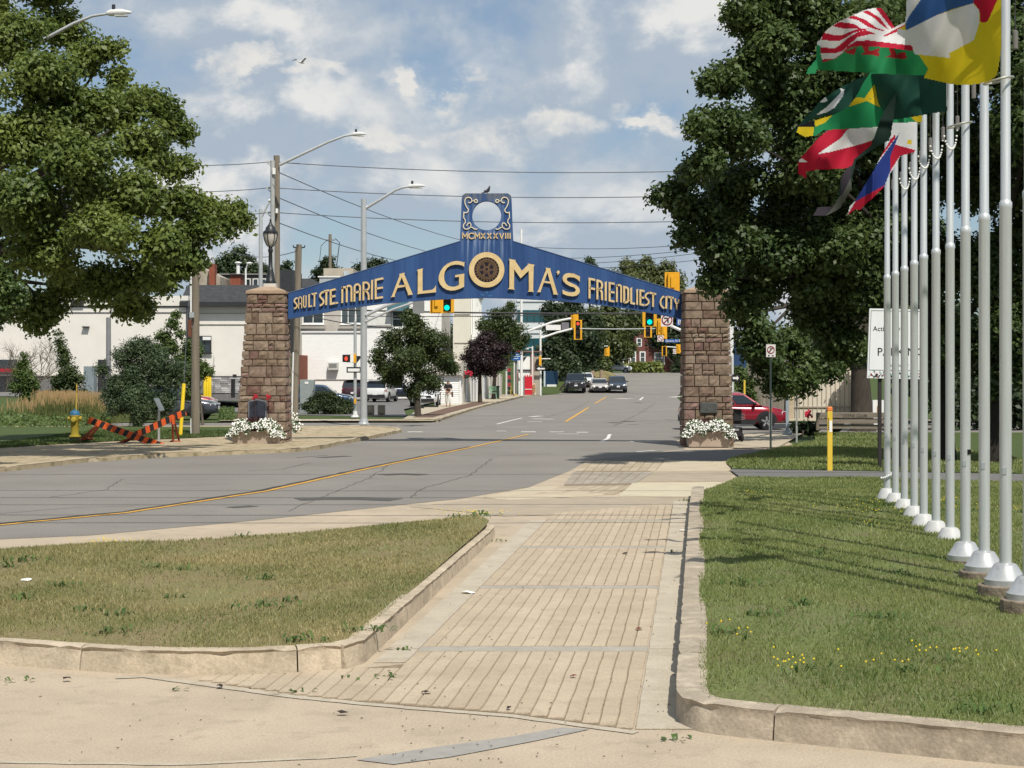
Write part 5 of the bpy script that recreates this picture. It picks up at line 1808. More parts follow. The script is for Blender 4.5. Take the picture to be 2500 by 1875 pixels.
def leaves(name, blobs, n, size, m, parent, clump=0.42, per=22, shell=0.62, flatten=0.8, up=0.5, needle=False):
    sub = []
    for b in blobs:                                    # every blob breaks up into leafy bosses
        for k in range(15):
            q = rng.normal(size=3)
            q /= np.linalg.norm(q)
            sub.append([*(np.array(b[:3]) + q * b[3] * rng.uniform(.25, .76) * np.array([1, 1, flatten])), b[3] * rng.uniform(.27, .50)])
    B = np.array(sub)
    r2 = B[:, 3] ** 2
    pick = rng.choice(len(B), n, p=r2 / r2.sum())
    Dn = rng.normal(size=(n, 3))
    Dn /= np.linalg.norm(Dn, axis=1, keepdims=True)
    lump = 1 + .22 * np.sin(Dn[:, 0] * 5 + pick) * np.sin(Dn[:, 1] * 5 + pick * 2) + .2 * np.sin(Dn[:, 2] * 7 + pick * 3)
    rad = B[pick, 3] * lump * (1 - .45 * rng.random(n) ** 2.2) * (1 + .05 * rng.normal(size=n))
    P = B[pick, :3] + Dn * rad[:, None] * np.array([1, 1, .85]) + rng.normal(size=(n, 3)).clip(-2, 2) * size * .75
    N_ = Dn * 0.75 + rng.normal(size=P.shape) * 0.4 + np.array([0, 0, up])
    N_ /= np.linalg.norm(N_, axis=1, keepdims=True)
    T = np.cross(N_, rng.normal(size=P.shape))
    T /= np.linalg.norm(T, axis=1, keepdims=True)
    U = np.cross(N_, T)
    s = size * rng.uniform(0.6, 1.3, len(P))[:, None]
    asp = 0.26 if needle else 0.62
    fold = N_ * s * 0.18
    V = np.stack([P - T * s * .5, P + U * s * asp * .5 + fold, P + T * s * .55, P - U * s * asp * .5 + fold], 1).reshape(-1, 3)
    o = npmesh(name, V, np.arange(len(V)).reshape(-1, 4), m, parent)
    o['kind'] = 'stuff'
    return o


def pxb(L, djit=0.0, near=0.0):
    """blobs given by their place in the view and their own depth -> world spheres"""
    out = []
    for px, py, r, d in L:
        d -= near if py < 420 else 0
        c = at(px, py, d + (random.uniform(-djit, djit) if djit else 0))
        out.append((c.x, c.y, c.z, r * d / FPX))
    return out


def tree(name, label, base, blobs, n, size, leafm, bark=M_bark, tr=0.25, group=None, clump=0.42, per=22, shell=0.62, limbs=12, trunk_top=None, flatten=0.85, needle=False, fork=None, cat='tree'):
    t = thing(name, label, cat, base, group)
    base = Vector(base)
    B = [Vector(b[:3]) for b in blobs]
    cen = sum(B, Vector()) / len(B)
    top = Vector(trunk_top) if trunk_top else Vector((cen.x * .5 + base.x * .5, cen.y * .5 + base.y * .5, base.z + (cen.z - base.z) * 0.75))
    mb = MB()
    m1 = base.lerp(top, 0.5) + Vector((random.uniform(-.1, .1), random.uniform(-.1, .1), 0)) * tr * 3
    mb.tube([base - Vector((0, 0, .15)), base + Vector((0, 0, 0.12)), base.lerp(m1, .5), m1, top], [tr * 1.5, tr * 1.12, tr, tr * .85, tr * .55], 10)
    mb.build('trunk', bark, t, smooth=60)
    br = MB()
    for b in random.sample(B, min(limbs, len(B))):
        st = base.lerp(top, random.uniform(0.55, 1.0))
        mid = st.lerp(b, 0.5) + Vector((random.uniform(-.3, .3), random.uniform(-.3, .3), random.uniform(0, .5))) * (b - st).length * 0.2
        rr = tr * random.uniform(.25, .45)
        br.tube([st, mid, b], [rr, rr * .65, rr * .2], 6)
    if br.v:
        br.build('limb', bark, t, smooth=60)
    leaves('crown', blobs, n, size, leafm, t, clump, per, shell, flatten, needle=needle)
    return t


LT = [(30, 90, 85, 44), (150, 80, 72, 46), (95, 190, 100, 42), (225, 140, 58, 45), (275, 118, 30, 45), (290, 190, 35, 45), (200, 260, 95, 43), (60, 320, 110, 42), (300, 270, 75, 44), (370, 255, 52, 45), (420, 280, 48, 46), (445, 325, 36, 46), (350, 360, 80, 43),
      (200, 400, 105, 41), (60, 480, 115, 41), (435, 410, 46, 45), (330, 470, 90, 42), (440, 495, 60, 44), (520, 510, 44, 45), (570, 520, 38, 46), (600, 545, 22, 46), (560, 555, 30, 45), (480, 570, 58, 44), (400, 590, 75, 42), (250, 560, 95, 41), (120, 610, 105, 42),
      (330, 680, 70, 43), (400, 680, 52, 44), (440, 645, 46, 44), (250, 690, 66, 43), (165, 700, 55, 44), (350, 755, 42, 44), (95, 785, 40, 44), (115, 745, 52, 44), (50, 750, 42, 44), (300, 745, 40, 44), (470, 630, 38, 44),
      (-120, 200, 150, 46), (-150, 450, 160, 46), (-100, 640, 120, 45), (-60, 50, 120, 47), (100, -60, 120, 46), (-220, 0, 150, 47), (-320, 300, 160, 48), (-330, 560, 140, 48), (-60, 380, 130, 50), (150, 320, 120, 51), (220, 520, 110, 51)]
tree('broadleaf_tree', 'large leafy tree overhanging from the left edge, behind the lamp arm', (-17.2, 46.5, 0.12), pxb(LT), 190000, 0.145, L_left, M_bark, 0.42, None, 0.34, 24, 0.6, 24, (-15.5, 46, 7))
tree('broadleaf_tree', 'sunlit yellow-green tree branch tip low at the left edge', (-13.6, 39, 0.1), pxb([(-10, 690, 45, 38), (10, 740, 42, 38), (38, 715, 28, 38), (-60, 720, 60, 38), (-60, 640, 60, 39), (-120, 680, 80, 39), (-20, 785, 25, 38)]), 9000, 0.13, L_young, M_bark, 0.14, None, 0.25, 20, 0.5, 8)
R2 = [(1880, 120, 80, 41), (1930, 470, 85, 42), (1960, 330, 80, 42), (1900, 620, 80, 40.5), (2000, 600, 100, 41), (2080, 620, 90, 41.5), (2120, 560, 90, 41.5), (1960, 680, 70, 41.5), (2095, 690, 60, 42), (1830, 50, 62, 41), (1800, 25, 40, 40.5), (1900, 0, 90, 41.5), (1835, 170, 68, 41), (1765, 195, 52, 40.5), (1728, 205, 32, 40), (1900, 230, 100, 42), (1745, 300, 55, 40), (1703, 315, 36, 39.5), (1820, 340, 90, 41), (1720, 400, 60, 40), (1688, 425, 36, 39.5),
      (1645, 478, 42, 39.5), (1608, 488, 26, 39.5), (1800, 460, 95, 41), (1700, 525, 60, 40), (1675, 575, 36, 39.5), (1900, 560, 105, 42), (1765, 610, 75, 40), (1745, 680, 46, 40), (1850, 690, 68, 41.5), (1805, 740, 40, 41), (1790, 540, 80, 43), (1860, 620, 90, 43),
      (1985, 765, 62, 43), (2050, 690, 120, 43), (2060, 500, 130, 43), (2000, 400, 120, 42), (2030, 200, 140, 42.5), (2000, 50, 120, 42), (2140, 650, 120, 44.5), (2150, 350, 150, 44), (2060, 830, 70, 43), (1990, 620, 120, 44)]
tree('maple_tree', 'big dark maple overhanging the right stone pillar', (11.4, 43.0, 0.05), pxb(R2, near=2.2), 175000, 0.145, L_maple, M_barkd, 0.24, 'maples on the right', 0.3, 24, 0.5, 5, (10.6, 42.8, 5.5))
tree('maple_tree', 'dark maple trunk rising behind the wooden wagon', (13.9, 65, 0.05), pxb([(1815, 770, 50, 54), (1850, 830, 62, 54), (1880, 895, 52, 55), (1905, 935, 42, 55), (1960, 915, 56, 56), (2010, 895, 56, 57), (1940, 850, 60, 56), (1830, 700, 60, 55), (2060, 860, 60, 58), (2110, 700, 110, 66), (2180, 600, 120, 67), (2050, 600, 110, 67), (2200, 800, 80, 66), (2020, 780, 70, 66), (2110, 850, 50, 65), (2250, 700, 90, 67), (2290, 860, 60, 66)]), 55000, 0.19, L_maple, M_bark, 0.42, 'maples on the right', 0.4, 22, 0.55, 7, (13.9, 65, 5.0))
R1 = [(2230, 60, 150, 44), (2250, 300, 150, 44), (2200, 480, 120, 43), (2260, 620, 130, 44), (2190, 620, 60, 43), (2290, 790, 50, 44), (2400, 130, 160, 43), (2400, 420, 160, 43), (2420, 650, 130, 42), (2460, 810, 80, 41), (2360, 840, 70, 42), (2540, 250, 170, 42), (2560, 550, 160, 42),
      (2650, 400, 180, 43), (2560, 760, 120, 41), (2300, -40, 120, 44), (2500, -40, 120, 44), (2480, 900, 50, 41), (2300, 880, 50, 43), (2650, 100, 170, 43), (2120, 200, 90, 43), (2130, 60, 90, 43), (2420, 940, 36, 41.5)]
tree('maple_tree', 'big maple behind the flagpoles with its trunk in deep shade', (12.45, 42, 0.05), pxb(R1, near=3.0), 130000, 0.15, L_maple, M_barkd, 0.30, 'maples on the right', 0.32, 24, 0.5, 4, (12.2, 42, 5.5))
RB = [(2330, 1000, 50, 66), (2420, 1000, 50, 66), (2500, 1000, 50, 66), (2580, 990, 60, 66), (2250, 900, 80, 74), (2380, 850, 110, 76), (2480, 900, 90, 74), (2560, 820, 140, 76), (2150, 860, 80, 78), (2650, 900, 120, 76), (2420, 960, 60, 72), (2300, 960, 45, 72), (2500, 1000, 40, 71)]
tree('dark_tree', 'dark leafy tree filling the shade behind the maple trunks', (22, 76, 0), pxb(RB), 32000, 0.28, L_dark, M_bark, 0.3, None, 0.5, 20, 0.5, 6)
# street trees along the left side of the far road
d = 83.5
tree('street_tree', 'dense green street tree standing in the grass strip beside the parking lot', (*gp(1020, 1021)[:2], 0.08), pxb([(1010, 795, 38, d), (960, 830, 42, d), (1060, 830, 42, d), (925, 868, 26, d), (1000, 880, 58, d - .8), (1080, 880, 36, d), (960, 920, 34, d), (1040, 930, 40, d), (1000, 775, 26, d), (1102, 898, 20, d),
     (1010, 955, 26, d - .4), (1030, 850, 50, d + .8), (940, 895, 30, d)]), 34000, 0.12, L_street, M_bark, 0.155, 'street trees', 0.22, 22, 0.55, 9, at(1018, 880, d))
d = 118
tree('street_tree', 'dark maroon-leaved tree in the street verge', (*gp(1172, 986)[:2], 0.1), pxb([(1175, 850, 40, d), (1150, 870, 28, d), (1210, 865, 36, d), (1160, 900, 28, d), (1200, 895, 34, d), (1185, 825, 26, d), (1225, 885, 24, d), (1172, 880, 36, d - .8), (1232, 850, 18, d)]), 18000, 0.14, L_plum, M_bark, 0.15, 'street trees', 0.24, 22, 0.55, 7, at(1173, 880, d))
d = 131
tree('street_tree', 'pale green tree rising behind the maroon tree', (*gp(1205, 977)[:2], 0.1), pxb([(1220, 800, 40, d), (1190, 800, 26, d), (1255, 810, 30, d), (1240, 770, 26, d), (1245, 745, 14, d), (1220, 770, 24, d), (1265, 840, 30, d), (1285, 825, 14, d), (1240, 860, 34, d), (1180, 790, 18, d)]), 11000, 0.17, L_street, M_bark2, 0.16, 'street trees', 0.26, 22, 0.55, 7, at(1212, 830, d))
# trees past the side street and up the hill
tree('street_tree', 'wide dark green tree in the middle distance left of the road', (5.6, 196, 1.2), pxb([(1400, 790, 45, 190), (1360, 800, 40, 190), (1440, 800, 40, 190), (1380, 850, 48, 188), (1340, 860, 34, 188), (1420, 860, 46, 188), (1365, 900, 36, 186), (1350, 760, 28, 192), (1400, 750, 28, 192), (1440, 840, 40, 188), (1330, 900, 20, 186)]),
     20000, 0.42, L_dark, M_bark, 0.35, 'hillside trees', 0.7, 20, 0.5, 8)
tree('street_tree', 'yellowish green tree left of the brick house', (12, 226, 2.4), pxb([(1480, 800, 46, 222), (1450, 780, 36, 222), (1520, 800, 42, 222), (1500, 850, 46, 220), (1460, 860, 40, 220), (1530, 850, 30, 222), (1490, 760, 30, 224), (1470, 900, 30, 218), (1560, 790, 30, 224)]),
     17000, 0.45, leaf_mat('leaf_hill', (0.035, 0.06, 0.018), (0.11, 0.13, 0.04), 0.22, 0.25), M_bark, 0.35, 'hillside trees', 0.7, 20, 0.5, 8)
tree('street_tree', 'leafy tree over the roof of the brick house', (21, 246, 3), pxb([(1590, 790, 40, 240), (1560, 770, 36, 240), (1630, 780, 40, 240), (1660, 800, 40, 240), (1610, 830, 30, 238), (1640, 840, 30, 238), (1660, 860, 30, 236), (1690, 830, 40, 238), (1655, 900, 18, 226)]), 13000, 0.45, L_dark, M_bark, 0.35, 'hillside trees', 0.7, 20, 0.5, 8)
tree('conifer_tree', 'small pointed spruce beside the oncoming pickup', (5.1, 172, 0.4), pxb([(1406, 925, 16, 172), (1405, 908, 13, 172), (1405, 893, 9, 172), (1405, 880, 5, 172), (1396, 928, 10, 172), (1416, 928, 10, 172)]), 4000, 0.28, L_pine, M_bark, 0.1, None, 0.25, 16, 0.4, 4)
tree('street_tree', 'shaded tree at the foot of the hill left of the road', (9.5, 200, 1.4), pxb([(1420, 915, 22, 198), (1450, 920, 24, 198), (1475, 925, 16, 196), (1440, 890, 26, 200)]), 6000, 0.35, L_dark, M_bark, 0.2, 'hillside trees', 0.5, 18, 0.5, 5)
tree('olive_tree', 'olive-green spreading tree top above the right half of the sign', (24, 262, 3.5), pxb([(1500, 680, 30, 258), (1540, 660, 34, 258), (1580, 655, 32, 258), (1620, 665, 34, 258), (1650, 690, 30, 258), (1560, 700, 40, 256), (1610, 710, 40, 256), (1510, 715, 30, 256), (1480, 695, 16, 258), (1640, 720, 36, 256)]), 15000, 0.5, L_olive, M_bark2, 0.4, None, 0.8, 20, 0.45, 8)
tree('hill_tree', 'lone round tree top just above the sloping edge of the sign', (14.5, 305, 4), pxb([(1438, 655, 18, 300), (1425, 668, 14, 300), (1452, 668, 14, 300), (1438, 690, 26, 300), (1440, 640, 9, 300)]), 4000, 0.5, L_far, M_bark, 0.3, None, 0.6, 18, 0.45, 5)
tree('hill_tree', 'ragged dark pine top behind the rooftops left of the sign', (-33, 300, 4), pxb([(800, 655, 16, 295), (780, 668, 15, 295), (825, 668, 16, 295), (800, 685, 22, 295), (770, 690, 14, 295), (835, 690, 16, 295), (805, 635, 10, 295), (790, 645, 8, 295)]), 6000, 0.5, L_dark, M_bark, 0.3, None, 0.55, 18, 0.45, 6)
tree('hill_tree', 'round dark tree top just left of the sign tower', (-26, 310, 4), pxb([(880, 660, 22, 305), (905, 650, 22, 305), (930, 655, 22, 305), (945, 668, 16, 305), (900, 680, 26, 305), (940, 685, 20, 305), (865, 675, 16, 305)]), 6000, 0.5, L_dark, M_bark, 0.3, None, 0.55, 18, 0.45, 6)
tree('hill_tree', 'tree crown between the left tree and the steel lamp pole', (-39, 250, 3), pxb([(585, 620, 24, 240), (560, 640, 26, 240), (605, 640, 18, 240), (570, 670, 30, 240), (540, 660, 24, 240), (520, 650, 20, 242), (610, 668, 20, 240)]), 7000, 0.45, L_far, M_bark, 0.3, None, 0.6, 18, 0.45, 6)
tree('hill_tree', 'low tree behind the pillar lantern', (-31, 255, 3), pxb([(640, 660, 20, 250), (660, 672, 20, 250), (690, 665, 16, 250), (700, 650, 10, 250), (680, 685, 22, 250), (640, 690, 22, 250)]), 5000, 0.45, L_far, M_bark, 0.3, None, 0.6, 18, 0.45, 6)
# distant belt along the ridge
belt = leaf_mat('leaf_belt', (0.045, 0.07, 0.03), (0.11, 0.13, 0.06), 0.2, 0.15)
proto = tree('ridge_tree', 'one of the far trees forming the ridge line behind the roofs', (0, 0, 0), [(0, 0, 7, 4.2), (2.2, 0, 6, 3), (-2.3, 0.5, 6.2, 3.2), (0.6, -1.5, 9, 3.2), (-1, 0, 4, 3.4), (1.5, 1, 4, 3.2)], 2600, 0.75, belt, M_bark, 0.3, 'far trees of the ridge', 0.8, 16, 0.45, 4)
first = True
for i in range(26):
    X = -118 + i * 9.4 + random.uniform(-2.5, 2.5)
    Y = 345 + random.uniform(-22, 22)
    px = CX + X / Y * FPX
    t = proto if first else dup(proto)
    first = False
    t.location = (X, Y, ground_z(X, Y) - 0.5)
    s = random.uniform(0.8, 1.3)
    t.scale = (s, s, s * random.uniform(.85, 1.1))
    t.rotation_euler = (0, 0, random.uniform(0, 6.28))

# ---- shrubs and small trees on the left lawn
d = 68
tree('pine_shrub', 'bushy blue-green pine on the left lawn behind the barricade', (*gp(338, 1046)[:2], 0.15), pxb([(345, 850, 36, d), (310, 870, 36, d), (385, 880, 44, d), (330, 920, 52, d), (400, 930, 44, d), (290, 940, 34, d), (340, 980, 52, d - .6), (280, 985, 36, d), (400, 985, 44, d), (345, 1010, 26, d), (430, 900, 26, d), (265, 965, 22, d), (250, 900, 16, d), (335, 1030, 14, d - .8)]),
     42000, 0.15, L_pine, M_bark, 0.1, None, 0.17, 26, 0.4, 14, at(345, 930, d), needle=True, cat='shrub')
d = 72
tree('flowering_shrub', 'shrub with pale blossoms behind the wooden pole', (-13.6, d, 0.1), pxb([(470, 850, 26, d), (490, 900, 24, d), (450, 880, 26, d), (465, 960, 22, d), (465, 920, 30, d), (510, 905, 12, d)]), 9000, 0.12, L_young, M_bark2, 0.05, None, 0.18, 20, 0.5, 6, cat='shrub')
tree('young_tree', 'slender leafy sapling top in front of the cream wall', (-14.2, 73.5, 0.1), pxb([(420, 790, 16, 73), (400, 820, 18, 73), (430, 770, 10, 73), (415, 850, 22, 73), (385, 850, 14, 73), (440, 815, 10, 73)]), 3500, 0.12, L_young, M_bark2, 0.04, None, 0.15, 18, 0.4, 5)
d = 82
tree('young_tree', 'young tree with white-wrapped stem in front of the cream wall', (*gp(160, 1022)[:2], 0.3), pxb([(145, 815, 8, d), (147, 835, 12, d), (152, 855, 18, d), (158, 880, 24, d), (165, 910, 32, d), (140, 930, 24, d), (190, 930, 24, d), (160, 950, 34, d), (200, 960, 16, d), (130, 960, 18, d)]), 8000, 0.115, L_street, M_bark2, 0.045, 'young trees on the left', 0.17, 20, 0.45, 7, at(158, 900, d))
d = 80
tree('young_tree', 'leftmost young tree beside the grey car', (*gp(62, 1010)[:2], 0.3), pxb([(60, 868, 10, d), (58, 890, 16, d), (55, 915, 24, d), (70, 930, 24, d), (45, 945, 22, d), (70, 960, 28, d), (85, 945, 16, d)]), 5500, 0.115, L_young, M_bark2, 0.045, 'young trees on the left', 0.17, 20, 0.45, 7, at(60, 920, d))
# bare, curling shrub
t = thing('bare_shrub', 'leafless curly-branched shrub in front of the cream wall', 'shrub', (*at(60, 960, 92)[:2], 0.7))
bb = MB()


def twig(p, dr, L, r, lev):
    pts = [p]
    q, dd = Vector(p), Vector(dr).normalized()
    for k in range(4):
        dd = (dd + Vector((random.uniform(-.55, .55), random.uniform(-.3, .3), random.uniform(-.35, .45)))).normalized()
        q = q + dd * L / 4
        pts.append(q.copy())
    bb.tube(pts, [r, r * .85, r * .7, r * .6, r * .45], 5)
    if lev:
        for k in range(4):
            st = pts[random.randint(1, 4)]
            twig(st, dd + Vector((random.uniform(-1, 1), random.uniform(-.5, .5), random.uniform(-.5, .9))), L * .68, r * .6, lev - 1)


for k in range(7):
    twig(at(40 + random.uniform(-30, 60), 955, 92), Vector((random.uniform(-.9, 1.2), random.uniform(-.3, .3), 1)), 1.7, 0.035, 3)
bb.build('branches', mat('twig_grey', (0.13, 0.105, 0.08), 0.9, 0.2), t)
d = 89
tree('clipped_yew', 'low dark green yew bush in front of the parked blue car', (*gp(800, 1014)[:2], 0.03), pxb([(770, 985, 24, d), (800, 975, 24, d), (830, 985, 24, d), (850, 990, 18, d), (755, 990, 18, d), (800, 995, 26, d - .6), (845, 1000, 16, d - .4), (780, 965, 12, d), (765, 1000, 16, d - .5), (825, 1002, 18, d - .6)]), 13000, 0.11, L_yew, M_bark, 0.06, None, 0.15, 22, 0.5, 4, cat='shrub')
d = 79
tree('green_bush', 'bright green bush just right of the right pillar', (*at(1815, 980, d)[:2], 0.05), pxb([(1808, 920, 18, d), (1825, 935, 18, d), (1812, 955, 20, d), (1835, 960, 14, d), (1800, 905, 12, d), (1805, 980, 16, d), (1830, 985, 14, d)]), 3500, 0.14, L_young, M_bark, 0.05, None, 0.2, 18, 0.45, 4, cat='shrub')
d = 62.5
tree('dark_bush', 'low dark bush at the left end of the wooden wagon', (*gp(1960, 1062)[:2], 0.05), pxb([(1945, 1045, 14, d), (1965, 1040, 16, d), (1985, 1045, 14, d), (1975, 1055, 14, d), (1950, 1055, 12, d)]), 3000, 0.10, L_dark, M_bark, 0.03, None, 0.13, 18, 0.45, 3, cat='shrub')
# tall ornamental grass with straw-coloured plumes
v, f, mi = [], [], []
for i in range(5200):
    px = random.gauss(165, 52)
    dd = random.uniform(71, 78)
    b = at(px, 1000, dd)
    b.z = ground_z(b.x, dd) + 0.1
    h = random.uniform(0.7, 1.15) * (1.1 if 90 < px < 240 else .75)
    ln = Vector((random.gauss(0, .13), random.gauss(0, .1), h))
    w = 0.014
    o = len(v)
    v += [(b.x - w, b.y, b.z), (b.x + w, b.y, b.z), tuple(b + ln * .75 + Vector((w * .7, 0, 0))), tuple(b + ln)]
    f.append((o, o + 1, o + 2, o + 3))
    mi.append(0)
    if random.random() < .35:
        tp = b + ln
        o = len(v)
        v += [tuple(tp + Vector((-.02, 0, -.12))), tuple(tp + Vector((.02, 0, -.12))), tuple(tp + Vector((.015, 0, .12))), tuple(tp + Vector((-.015, 0, .12)))]
        f.append((o, o + 1, o + 2, o + 3))
        mi.append(1)
tag(npmesh('ornamental_grass', v, f, [leaf_mat('tall_grass', (0.07, 0.10, 0.03), (0.17, 0.18, 0.06), 0.3, 0.8), leaf_mat('plumes', (0.30, 0.20, 0.09), (0.45, 0.32, 0.16), 0.3, 2.0)], None, mi),
    'tall ornamental grass with straw-coloured plumes on the left lawn', 'grass', kind='stuff')
v, f = [], []
for i in range(5000):
    px = random.uniform(-20, 270) if random.random() < .75 else random.uniform(535, 572)
    dd = random.uniform(66, 77) if px < 300 else random.uniform(76, 84)
    b = at(px, 1000, dd)
    b.z = ground_z(b.x, dd) + 0.08 + random.random() ** 2 * 0.5
    e = Vector((random.uniform(-1, 1), random.uniform(-1, 1), random.uniform(-.3, 1))).normalized() * .07
    g2 = e.orthogonal().normalized() * .04
    o = len(v)
    v += [tuple(b - e), tuple(b + g2), tuple(b + e), tuple(b - g2)]
    f.append((o, o + 1, o + 2, o + 3))
tag(npmesh('ground_cover', v, f, L_young), 'leafy green ground cover round the ornamental grass', 'ground cover', kind='stuff')
# ================================================================ BUILDINGS
M_cream_w = mat('cream_stucco', (0.70, 0.67, 0.61), 0.9, 0.05, 0.8, 0.2, 30.0)
M_white_b = mat('white_brick', (0.80, 0.79, 0.76), 0.85, 0.05, 2.0, 0.4, 12.0, stretch=(1, 1, 3))
M_white_s = mat('white_siding', (0.78, 0.78, 0.76), 0.8, 0.04, 2.0)
M_grey_w = mat('grey_stucco', (0.40, 0.37, 0.33), 0.9, 0.08, 1.0)
M_shing = mat('black_shingle', (0.045, 0.047, 0.05), 0.9, 0.3, 3.0, 0.5, 18.0)
M_redb = mat('red_brick', (0.24, 0.075, 0.045), 0.9, 0.25, 3.0, 0.4, 20.0)
M_brownb = mat('brown_brick', (0.15, 0.06, 0.05), 0.9, 0.25, 3.0, 0.4, 20.0)
M_stonev = mat('grey_ledge_stone', (0.36, 0.35, 0.34), 0.9, 0.25, 2.0, rnd=0.35)
M_win = glass_mat('window_dark')
M_win2 = glass_mat('window_grey', (0.05, 0.065, 0.07))
M_frame = mat('white_frame', (0.75, 0.75, 0.72), 0.6, 0.05)
M_dtrim = mat('dark_trim', (0.03, 0.03, 0.033), 0.6, 0.15)


def wbox(px0, px1, d, z0, z1, dep):
    x0, x1 = (px0 - CX) * d / FPX, (px1 - CX) * d / FPX
    return x0, x1, d, d + dep, z0, z1


def zat(py, d):
    return CAMZ - (py - HZ) * d / FPX


def win(parent, px0, px1, py0, py1, d, mull=0, name='window', fr=0.09, m=None, frm=None, hm=0):
    """a framed window set in the wall at depth d: frame > pane, mullion, sill"""
    x0, x1 = (px0 - CX) * d / FPX, (px1 - CX) * d / FPX
    z1, z0 = zat(py0, d), zat(py1, d)
    mb = MB()
    for a in ((x0, x1, z1 - fr, z1), (x0, x1, z0, z0 + fr), (x0, x0 + fr, z0 + fr, z1 - fr), (x1 - fr, x1, z0 + fr, z1 - fr)):
        mb.bx(a[0], a[1], d - 0.05, d + 0.08, a[2], a[3])
    w = mb.build(name, frm or M_frame, parent)
    MB().bx(x0 + fr - .003, x1 - fr + .003, d - 0.012, d + 0.05, z0 + fr - .003, z1 - fr + .003).build('pane', m or M_win, w)
    for k in range(mull):
        xx = x0 + (x1 - x0) * (k + 1) / (mull + 1)
        MB().bx(xx - .03, xx + .03, d - 0.04, d - 0.014, z0 + fr, z1 - fr).build('mullion', frm or M_frame, w)
    for k in range(hm):
        zz = z0 + (z1 - z0) * (k + 1) / (hm + 1)
        MB().bx(x0 + fr, x1 - fr, d - 0.04, d - 0.015, zz - .03, zz + .03).build('mullion', frm or M_frame, w)
    MB().bx(x0 - .06, x1 + .06, d - 0.14, d - 0.052, z0 - 0.09, z0 - 0.002).build('sill', frm or M_frame, w)
    return w


# ---- long cream building on the left, raised a little above the lawn
d = 104
cb = thing('cream_building', 'long cream stucco building with black roof and grey stone base on the left', 'building', (*at(300, 955, d)[:2], 1.0))
zr = zat(748, d)
MB().bx(*wbox(-420, 462, d, 0.6, zat(722, d), 14)).build('wall', M_cream_w, cb)
MB().bx(*wbox(470, 640, d + .35, 0.6, zr, 13)).build('wall', M_cream_w, cb)
MB().bx(*wbox(455, 468, d - .18, 2.2, zat(735, d), .5)).build('downpipe_column', M_dtrim, cb)
x0, x1, y0, y1, _, _ = wbox(440, 640, d, 0, 0, 13)
rf = MB()
z2 = zat(691, d)
rf.add([(x0, y0 - .2, zr), (x1, y0 - .2, zr), (x1, y0 - .2, zr + .28), (x0, y0 - .2, zr + .28), (x1, y0 + 2.4, z2), (x0, y0 + 2.4, z2), (x1, y0 + 13, z2), (x0, y0 + 13, z2), (x1, y0 + 13, zr), (x0, y0 + 13, zr)],
       [(0, 1, 2, 3), (3, 2, 4, 5), (5, 4, 6, 7), (1, 8, 6, 4, 2), (0, 3, 5, 7, 9), (0, 9, 8, 1), (7, 6, 8, 9)])
r = rf.build('roof', M_shing, cb)
MB().tube([(x0 + 5.5, y0 + .6, zr + .3), (x0 + 5.5, y0 + .6, zr + .95)], 0.16, 10).build('vent', M_frame, r)
MB().bx(x0, x1, y0 - .27, y0 - .2, zr + .0, zr + .27).build('gutter', M_dtrim, r)
MB().bx(*wbox(-420, 456, d - .06, zat(750, d), zat(746.5, d), .05)).build('trim_line', M_dtrim, cb)
MB().bx(*wbox(-420, 456, d - .05, zat(764, d), zat(762.5, d), .04)).build('trim_line', MATS['dark_trim'], cb)
for py in (764, 791):
    MB().bx(*wbox(470, 640, d + .29, zat(py + 1.2, d), zat(py, d), .055)).build('trim_line', mat('soft_line', (0.3, 0.27, 0.22), 0.8), cb)
MB().bx(*wbox(-420, 640, d - .12, zat(918, d), zat(914, d), .11)).build('base_cap', mat('pale_cap', (0.66, 0.63, 0.56), 0.8, 0.05), cb)
vn = MB().bx(*wbox(-420, 640, d - .03, 0.5, zat(918, d), .025)).build('stone_base', mat('stone_joint', (0.16, 0.155, 0.15), 0.9, 0.2), cb)
for row in range(9):
    za = 0.98 + row * 0.125
    px = 505 + random.uniform(-8, 0)
    while px < 580:
        w_ = random.uniform(10, 24)
        MB().bx(*wbox(px, px + w_ - .6, d - random.uniform(.06, .085), za + .01, za + .115, .05)).build('ledge_stone', M_stonev, vn)
        px += w_
    px = 186
    while px < 242:
        w_ = random.uniform(10, 20)
        MB().bx(*wbox(px, px + w_ - .6, d - random.uniform(.06, .085), za + .01, za + .115, .05)).build('ledge_stone', M_stonev, vn)
        px += w_
dr = MB().bx(*wbox(239, 262, d - .14, 1.0, zat(878, d), .12)).build('door', M_dtrim, cb)
MB().bx(*wbox(258, 259.5, d - .2, 1.9, 2.1, .06)).build('handle', M_frame, dr)
win(cb, 483, 516, 820, 861, d + .3, 1, frm=M_dtrim)
MB().bx(*wbox(495, 514, d + .1, zat(830, d), zat(822, d), .2)).build('lamp_box', M_frame, cb)
MB().bx(*wbox(172, 203, d - .25, zat(744, d), zat(731, d), .2)).build('wall_sign', M_dtrim, cb)
sg = MB()
for k in range(5):
    sg.bx(*wbox(176 + k * 5, 178.5 + k * 5, d - .262, zat(740, d), zat(736, d), .01))
MB().bx(*wbox(-60, 42, d - .1, zat(898, d), zat(878, d), .06)).build('shop_window', M_win, cb)
cn = MB().bx(*wbox(-60, 44, d - .9, zat(908, d), zat(900, d), .8)).build('canopy', mat('red_canopy', (0.30, 0.02, 0.03), 0.6, 0.2), cb)
MB().bx(*wbox(200, 216, d - .3, zat(800, d), zat(797, d), .28)).build('lamp_bracket', M_dtrim, cb)

